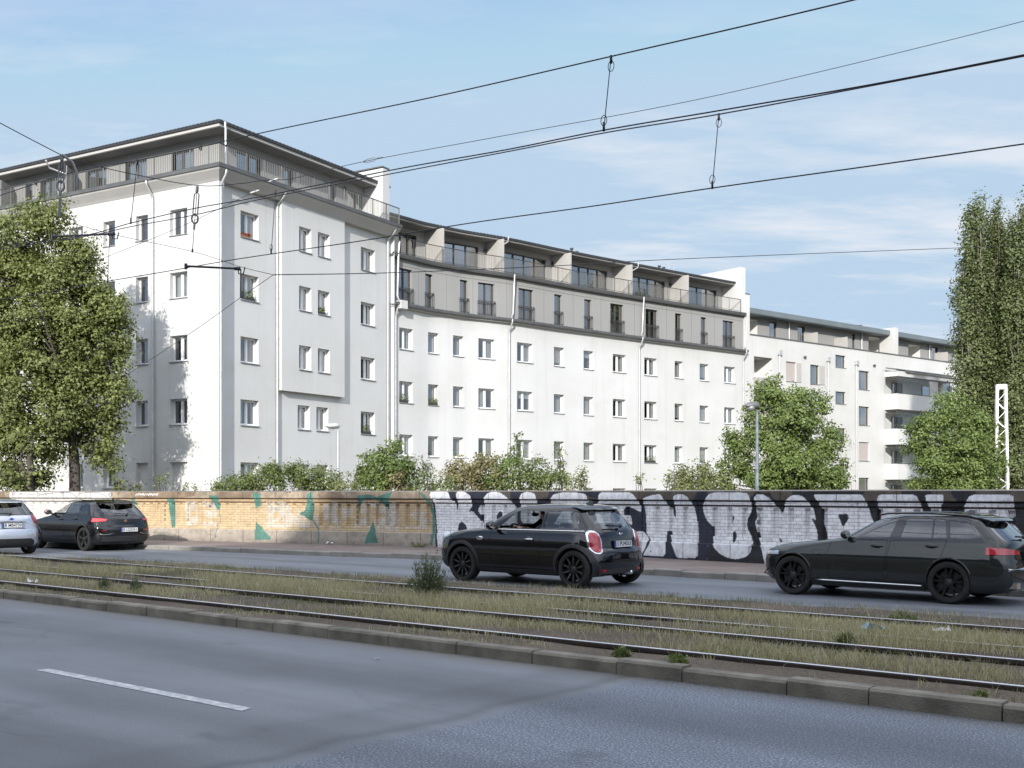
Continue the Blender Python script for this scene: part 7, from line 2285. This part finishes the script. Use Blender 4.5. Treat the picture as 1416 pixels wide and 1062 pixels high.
for (x, y, z) in hd.v:
    # face towards -x: chin, nose, brow
    if x < -.02: 
        z2 = z; x -= .010 * math.exp(-((z + .085) / .03) ** 2 - (y / .03) ** 2)
        x -= .026 * math.exp(-((z + .012) / .022) ** 2 - (y / .013) ** 2)
        x += .010 * math.exp(-((z - .015) / .014) ** 2 - ((abs(y) - .028) / .015) ** 2)
        x -= .006 * math.exp(-((z + .052) / .009) ** 2 - (y / .022) ** 2)
    if z < -.03: y *= 1 - (-z - .03) * 2.6; 
    vv.append((x, y, z))
hd.v = vv
for sd in (-1, 1):
    hd.sphere((.012, sd * .070, -.005), (.018, .008, .030), 10, 8); hd.sphere((-.071, sd * .028, .014), (.010, .011, .008), 8, 6)
hd.v = [tuple(Vector(p_) + hc_) for p_ in hd.v]
hd.build('head', skin_m, per, local=True, smooth=True)
hr = MB(); hr.sphere((.012, 0, .020), (.092, .078, .105), 20, 14)
hr.v = [tuple(Vector((max(p_[0], -.062 + .02 * (p_[2] < .05)) if p_[2] < .075 else p_[0], p_[1], max(p_[2], -.06 if p_[0] > .02 else .03))) + hc_) for p_ in hr.v]
hr.build('hair', hair_m, per, local=True, smooth=True)
# hands: palm and five fingers closing on the wheel rim
def hand(wr, dirx, up, sd):
    wr = Vector(wr); d = Vector(dirx).normalized(); u = Vector(up).normalized(); s_ = d.cross(u).normalized() * sd
    vs = [wr, wr + d * .045, wr + d * .085]; es = [(0, 1), (1, 2)]; rd = [(.027, .018), (.040, .016), (.038, .013)]
    for k, (off, ln) in enumerate(((-.030, .066), (-.010, .076), (.011, .072), (.030, .056))):
        b0 = len(vs); k0 = wr + d * .085 + s_ * off
        vs += [k0, k0 + d * ln * .45 - u * .012, k0 + d * ln * .62 - u * .034, k0 + d * ln * .48 - u * .052]
        es += [(2, b0), (b0, b0 + 1), (b0 + 1, b0 + 2), (b0 + 2, b0 + 3)]; rd += [.0095, .009, .0085, .0075]
    b0 = len(vs); k0 = wr + d * .030 - s_ * .036
    vs += [k0, k0 + d * .030 - s_ * .022 - u * .008, k0 + d * .058 - s_ * .018 - u * .022]; es += [(1, b0), (b0, b0 + 1), (b0 + 1, b0 + 2)]; rd += [.013, .011, .009]
    return skinned('hand', [tuple(v_) for v_ in vs], es, rd, skin_m, per, 2)
w1_ = Vector(L_(1.90, -.545, 1.005)); hand(w1_, Vector(L_(1.74, -.47, 1.035)) - w1_, Vector(L_(1.90, -.545, 1.10)) - w1_, 1)
w2_ = Vector(L_(1.85, -.275, .97)); hand(w2_, Vector(L_(1.73, -.26, 1.0)) - w2_, Vector(L_(1.85, -.275, 1.07)) - w2_, -1)
# ------------------------------------------------------------------ lamps, mast, overhead line
def lamp(px, y_top, y_head, d, hw, label, dark):
    x, y, z = AT(px, y_top, d); k = d / F
    L = empty('street_lamp', (x, y, 0), 0, label, 'street lamp', 'street lamps behind the wall')
    m_ = MB(); m_.tube([(x, y, 0), (x, y, z * .45), (x, y, z - .12)], [.075, .06, .045], 12)
    m_.tube([(x, y, z * .42), (x, y, z * .46)], .07, 12)
    m_.build('pole', MAT['steel'] if not dark else mat('stickered_pole', (.19, .23, .27), .6, .2, var=.35, scale=7), L, smooth=True, auto=40)
    h = MB()
    # flat luminaire reaching to the left, with a bowl below
    hwm = hw * k
    dirx = Vector((-.94, -.33, 0))
    pr = [(-.12, .05), (.0, .13), (.35, .15), (.75, .12), (1.0, .04)]
    n = 14
    vs = []
    for (t, r_) in pr:
        c = Vector((x, y, z)) + dirx * (t * hwm)
        sd = Vector((.33, -.94, 0))
        for i in range(n):
            a = 2 * math.pi * i / n
            vs.append(tuple(c + sd * (r_ * 1.15 * math.cos(a)) + Vector((0, 0, 1)) * (r_ * (.85 if math.sin(a) > 0 else .75) * math.sin(a) + .02)))
    fs = [(j * n + i, j * n + (i + 1) % n, (j + 1) * n + (i + 1) % n, (j + 1) * n + i) for j in range(len(pr) - 1) for i in range(n)] + [tuple(range(n))[::-1], tuple((len(pr) - 1) * n + i for i in range(n))]
    h.add(vs, fs)
    h.build('luminaire', MAT['ledge'] if dark else MAT['steel'], L, smooth=True, auto=50)
    b = MB(); c = Vector((x, y, z)) + dirx * (.52 * hwm); b.sphere((c.x, c.y, c.z - .05), (.30 * hwm, .16, .12), 16, 10)
    b.build('lamp_shade', MAT['pane_clear'] if not dark else MAT['sill'], L, smooth=True)
lamp(467.5, 590, 594, 44, 18, 'pale grey street lamp with a worn white pole, in front of the corner block', False)
lamp(1047, 562, 566, 37.5, 19, 'dark headed street lamp with a stickered blue grey pole, before the round green tree', True)

# lattice mast
D = 62.0
x0, y0, zt = AT(1384.5, 532, D)
Mt = empty('lattice_mast', (x0, y0, 0), 0, 'white steel lattice mast rising above the wall in front of the poplars', 'mast')
k = D / F
legs = []
rot = Vector((.94, -.34, 0)); rot2 = Vector((.34, .94, 0))
wt, wb2 = 5.2 * k, 8.6 * k
fr = MB()
def mc(sx, sy, z):
    w_ = wb2 + (wt - wb2) * z / zt
    return Vector((x0, y0, z)) + rot * (sx * w_) + rot2 * (sy * w_)
for sx in (-1, 1):
    for sy in (-1, 1):
        g = MB(); a, b = mc(sx, sy, 0), mc(sx, sy, zt)
        g.bar(a, b, .13, .13); g.build('leg', MAT['white_paint'], Mt)
z = .2; i = 0
st = .50
while z + st < zt:
    s = 1 if i % 2 else -1
    for (A_, B_) in (((-s, -1), (s, -1)), ((-s, 1), (s, 1)), ((-1, -s), (-1, s)), ((1, -s), (1, s))):
        fr.bar(mc(*A_, z), mc(*B_, z + st), .10, .03)
    z += st; i += 1
fr.build('lattice_bracing', MAT['white_paint'], Mt)
cp = MB()
for (A_, B_) in (((-1, -1), (1, -1)), ((1, -1), (1, 1)), ((1, 1), (-1, 1)), ((-1, 1), (-1, -1))):
    cp.bar(mc(*A_, zt - .12), mc(*B_, zt - .12), .06, .26); cp.bar(mc(*A_, .9), mc(*B_, .9), .05, .1)
cp.build('cap_plate', MAT['white_paint'], Mt)

# overhead line: every wire hangs in the vertical plane over its track
def PL(px, py, c):
    """pixel on the vertical plane over the track line at distance c across the street"""
    kx = (px - CX) / F
    d = c / (NN.x * kx + NN.y)
    return Vector((kx * d, d, H + (HY - py) * d / F))
WR = .0078
def smooth_pts(P, n=10):
    out_ = []
    for i in range(len(P) - 1):
        p0 = P[i - 1] if i else P[0] * 2 - P[1]; p1, p2 = P[i], P[i + 1]; p3 = P[i + 2] if i + 2 < len(P) else P[-1] * 2 - P[-2]
        for k in range(n):
            t = k / n; out_.append(.5 * ((2 * p1) + (p2 - p0) * t + (2 * p0 - 5 * p1 + 4 * p2 - p3) * t * t + (3 * p1 - p0 - 3 * p2 + p3) * t ** 3))
    out_.append(P[-1]); return out_
def wire(P, r, label, name='overhead_wire', group='tram overhead wires', m_=None, ext=(45, 45)):
    P = smooth_pts(P)
    # run on past the picture, to masts out of view
    if ext[0]: P = [P[0] + (P[0] - P[3]).normalized() * ext[0]] + P
    if ext[1]: P = P + [P[-1] + (P[-1] - P[-4]).normalized() * ext[1]]
    mb = MB(); mb.tube(P, r, 6)
    o = mb.build(name, m_ or MAT['wire'], smooth=True)
    return tag(o, label, 'wire', group)
CN, CF = 10.4, 13.0
tr1 = [(-60, 286), (0, 270), (99, 238.5), (210, 218), (365, 183), (600, 134), (845, 78), (1020, 38), (1180, 0), (1330, -38)]
wire([PL(x, y, CN) for x, y in tr1], WR, 'uppermost thick overhead wire, leaving the picture at the top')
tr2 = [(-60, 350), (0, 341), (112, 326.5), (183, 308), (270, 288), (360, 272), (545, 234.5), (700, 207), (835, 180), (1000, 152), (1210, 116), (1416, 76), (1500, 60)]
wire([PL(x, y, CN) for x, y in tr2], WR, 'upper of the two overhead wires that run close together')
tr3 = [(-60, 352), (0, 345), (112, 328), (183, 313), (270, 297), (360, 275.5), (545, 239.5), (700, 210), (840, 183), (994, 158), (1210, 117.5), (1416, 77.5), (1500, 61)]
wire([PL(x, y, CF) for x, y in tr3], WR * 1.15, 'lower of the two overhead wires that run close together')
tr4 = [(-60, 422), (48, 407), (142, 390), (226, 376), (330, 358), (500, 333), (650, 308.5), (820, 285), (985, 260), (1200, 230), (1416, 199), (1500, 187)]
wire([PL(x, y, CF) for x, y in tr4], WR * 1.1, 'lowest long overhead wire, crossing the roof of the curved block')
# droppers with a loop at each clamp
def dropper(px0, py0, c0_, px1, py1, c1_, label, loops=(1, 1)):
    a, b = PL(px0, py0, c0_), PL(px1, py1, c1_)
    mb = MB(); mb.tube([a, b], .006, 6)
    up = Vector((0, 0, 1)); rt = Vector((.77, -.64, 0))
    mb.tube([a + up * .02, a - up * .07], .015, 8); mb.tube([b - up * .02, b + up * .08], .014, 8)
    for (p, sg, on) in ((a, -1, loops[0]), (b, 1, loops[1])):
        if not on: continue
        s2 = on
        pts = [p + up * sg * .04] + [p + up * sg * (.04 + .06 * (1 - math.cos(t))) + rt * s2 * .04 * math.sin(t) * 1.0 for t in np.linspace(.3, 2 * math.pi - .3, 12)] + [p + up * sg * .06]
        mb.tube(pts, .0045, 5)
    o = mb.build('wire_dropper', MAT['wire'], smooth=True); return tag(o, label, 'dropper', 'droppers between the overhead wires')
dropper(845, 79, CN, 835, 179, CN, 'wire dropper with two loops high in the blue sky, nearest the top of the picture', (1, -1))
dropper(994, 159, CF, 985, 259, CF, 'wire dropper with two loops, right of the other one in the sky', (-1, 1))
dropper(381, 264, CF, 375, 350, CF, 'wire dropper with a loop in front of the shaded side of the corner block', (0, 1))
dropper(190, 222, CN, 181, 308, CN, 'thin wire dropper before the sunlit left front of the corner block', (1, 0))
dropper(152, 317, CF, 149, 388, CF, 'thin wire dropper hanging behind the right edge of the tall maple crown', (0, 0))
# span and stay wires
def stay(P, label, r=.006, ext=(0, 0)): return wire([Vector(AT(*p)) for p in P], r, label, 'stay_wire', 'stay wires of the overhead line', None, ext)
stay([(1500, -4, 22), (1416, 29, 22.2), (1000, 130, 23), (700, 187, 24), (510, 222, 24.6), (400, 248, 25)], 'thin stay wire with a turnbuckle right of the corner block roof', .007, (25, 0))
mb = MB(); a, b = Vector(AT(522, 219, 24.55)), Vector(AT(502, 224, 24.65)); up = Vector((0, 0, .035))
mb.tube([a, a * .75 + b * .25 + up, a * .25 + b * .75 + up, b], .007, 6); mb.tube([a, a * .75 + b * .25 - up, a * .25 + b * .75 - up, b], .007, 6); mb.tube([a + (a - b) * .35, a], .012, 8)
tag(mb.build('turnbuckle', MAT['ledge'], smooth=True), 'oval metal turnbuckle in the stay wire beside the corner block roof', 'turnbuckle')
stay([(-60, 136, 18), (0, 170, 18.5), (86, 215, 19.2), (100, 221, 19.4), (180, 240, 20), (273, 256.5, 21), (330, 254, 21.5), (360, 250, 22), (400, 248, 22.5)], 'stay wire sagging from the upper left corner to the corner block', .008, (25, 0))
stay([(97, 308, 24), (163, 325.6, 23.5), (267, 348, 22.5), (333, 369, 21.8), (378, 380, 21.5)], 'thin slanting stay wire from the maple crown to the steady arm')
stay([(378, 380, 21.5), (545, 377, 24), (760, 368, 27), (900, 360, 30), (1100, 351.5, 34), (1320, 343, 38), (1420, 339, 40)], 'long thin stay wire running right across the curved block to the poplars', .010)
stay([(378, 380, 21.5), (332, 412, 23), (260, 463, 26), (170, 522, 30)], 'faint stay wire descending leftwards over the sunlit front')
stay([(352, 265, 22), (300, 290, 23), (230, 322, 25), (120, 366, 28)], 'faint stay wire crossing the top left windows of the corner block', .005)
for (px, py, d, lb) in ((378, 249, 22.4, 'small white insulator on the stay wire above the corner block edge'), (352, 265, 22.0, 'small white insulator below the other one at the corner block edge')):
    mb = MB(); c = Vector(AT(px, py, d)); e = Vector((.09, .0, .03))
    mb.tube([c - e, c + e], .007, 8)
    for t in (-.6, -.2, .2, .6): mb.tube([c + e * (t - .1), c + e * (t + .1)], .016, 10)
    tag(mb.build('insulator', MAT['white_paint'], smooth=True, auto=40), lb, 'insulator', 'insulators of the stay wires')
def hanger(top, bot, d, label, big=False):
    a, b = Vector(AT(*top, d)), Vector(AT(*bot, d)); mb = MB(); v = b - a
    mb.tube([a, b], .007, 6)
    mb.tube([a + v * .02, a + v * .10], .03, 8)
    o_ = Vector((.045, 0, 0))
    mb.tube([a + v * .1, a + v * .14 + o_, a + v * .42 + o_, a + v * .46], .012, 6); mb.tube([a + v * .1, a + v * .14 - o_, a + v * .42 - o_, a + v * .46], .012, 6)
    ring = [a + v * .5 + Vector((.06 * math.cos(t), 0, .09 * math.sin(t))) for t in np.linspace(0, 2 * math.pi, 13)]
    mb.tube(ring, .018, 6, cap=False)
    mb.tube([a + v * .58, a + v * .66], .022, 8); mb.tube([a + v * .95, b], .018, 8)
    if big:
        mb.tube([a, a + v * .12 + Vector((.18, 0, .0)), a + v * .3 + Vector((.27, 0, 0)), a + v * .55 + Vector((.27, 0, .02))], .022, 8)
        mb.tube([a + v * .7, b], .025, 8)
    return tag(mb.build('wire_hanger', MAT['dark_metal'] if not big else MAT['ledge'], smooth=True, auto=50), label, 'wire hanger', 'hangers of the overhead line')
hanger((86, 214), (82, 300), 19.2, 'heavy hanger with hook and pulley above the tall maple crown', True)
hanger((273, 256), (266, 349), 21.5, 'slim hanger with a ring before the top right window of the sunlit front')
def arm(p0, p1, d0, d1, label):
    a, b = Vector(AT(*p0, d0)), Vector(AT(*p1, d1)); mb = MB(); v = (b - a)
    mb.tube([a, b], .021, 10); mb.tube([b - v * .07, b + v * .02], .036, 10)
    mb.tube([b - v * .01, b + Vector((.0, 0, -.10)), b + Vector((.09, 0, -.10)), b + Vector((.12, 0, .03))], .012, 6)
    mb.tube([a - Vector((0, 0, .06)), a + Vector((0, 0, .05))], .03, 8)
    return tag(mb.build('steady_arm', MAT['wire'], smooth=True, auto=50), label, 'steady arm', 'steady arms of the overhead line')
arm((72, 327), (156, 323.5), 24, 23, 'dark steady arm reaching out of the tall maple crown')
arm((257, 368), (330, 371.5), 22, 21.6, 'dark steady arm before the second floor corner of the corner block')
mb = MB(); a, b = Vector(AT(333, 372, 21.6)), Vector(AT(332.5, 412, 21.6)); mb.tube([a, b], .012, 6); tag(mb.build('stay_rod', MAT['wire']), 'short dark vertical rod hanging from the steady arm at the corner block', 'rod')

# ------------------------------------------------------------------ small things
def planter(path, px, z, off, label, w_, flowers, seed, hgt=.35):
    rg = np.random.default_rng(seed)
    t = path.tpx(px, off); p = path.xy(t, off - .08); a = path.ang(t)
    T = empty('flower_box', (p.x, p.y, z), a, label, 'flower box', 'flower boxes on window sills')
    mb = MB(); mb.box(-w_ / 2, w_ / 2, -.06, .06, .0, .13); mb.build('trough', MAT['terracotta'] if flowers else MAT['rail_paint'], T, local=True)
    n = 90
    P = np.stack([rg.uniform(-w_ / 2, w_ / 2, n), rg.normal(0, .05, n), .12 + hgt * rg.random(n) ** 1.3], -1); Nn = rg.normal(0, 1, (n, 3)); Nn[:, 2] = np.abs(Nn[:, 2])
    leaves('plant', P, Nn, .09, LM['bush'], T, .7, None, rg)
    if flowers:
        n = 24; P = np.stack([rg.uniform(-w_ / 2, w_ / 2, n), rg.normal(-.05, .04, n), .12 + .10 * rg.random(n)], -1); leaves('blossom', P, rg.normal(0, 1, (n, 3)), .07, MAT['red_flower'], T, 1.0, None, rg)
MAT['red_flower'] = mat('red_petals', (.45, .03, .03), .7, var=.3, scale=20)
planter(pR, 341, TOPS_A[0] - HW, OFFR, 'flower box with red blossoms on the top window right of the corner', .55, True, 1, .10)
planter(pR, 347, TOPS_A[1] - HW, OFFR, 'flower box with a bushy plant one floor below the red blossoms', .6, False, 2)
planter(pR, 446, TOPS_A[1] - HW, 0.0, 'flower box with dark leaves in a window of the shallow bay', .5, False, 3, .25)
planter(pR, 508, TOPS_A[3] - HW, OFFR, 'flower box with pale leaves in the window left of the building joint', .7, False, 4)
planter(pB, 559, TOPS_B[1] - 1.19, 0.0, 'flower box with a dense plant in the first window of the curved block', .7, False, 5, .4)
planter(pB, 600, TOPS_B[1] - 1.19, 0.0, 'flower box in the second window of the curved block, beside the dense one', .6, False, 6, .3)
planter(pB, 900, TOPS_B[2] - 1.19, 0.0, 'flower box with hanging plants at a low window of the curved block', 1.0, False, 7, .38)
paper = mat('litter_paper', (.66, .66, .65), .8, var=.1, scale=30); blue = mat('litter_blue', (.25, .42, .52), .8, var=.15, scale=20)
def litter(px, py, wd, m_, label, seed, z=.13):
    rg = np.random.default_rng(seed); x, y = G(px, py, z); n = 6; vs = []
    for i in range(n):
        for j in range(n): vs.append((x + wd * (i / (n - 1) - .5) + rg.normal(0, wd * .04), y + wd * .6 * (j / (n - 1) - .5), z + abs(rg.normal(0, wd * .16))))
    mb = MB(); mb.add(vs, [(i * n + j, (i + 1) * n + j, (i + 1) * n + j + 1, i * n + j + 1) for i in range(n - 1) for j in range(n - 1)])
    tag(mb.build('litter', m_), label, 'litter', 'litter in the tram grass')
litter(1206, 871, .28, blue, 'crumpled light blue rag on the grass between the rails', 1)
litter(1300, 875, .22, paper, 'crumpled white paper in the grass right of the blue rag', 2)
litter(45, 806, .18, paper, 'small white scrap in the grass at the far left', 3)
litter(456, 752, .22, paper, 'flat white scrap on the pavement at the foot of the yellow wall', 4, .14)
litter(713, 830, .08, paper, 'tiny white scrap by the rail below the black small car', 5)
litter(522, 911, .05, paper, 'tiny white scrap on the near road beside the kerb', 6, .012)
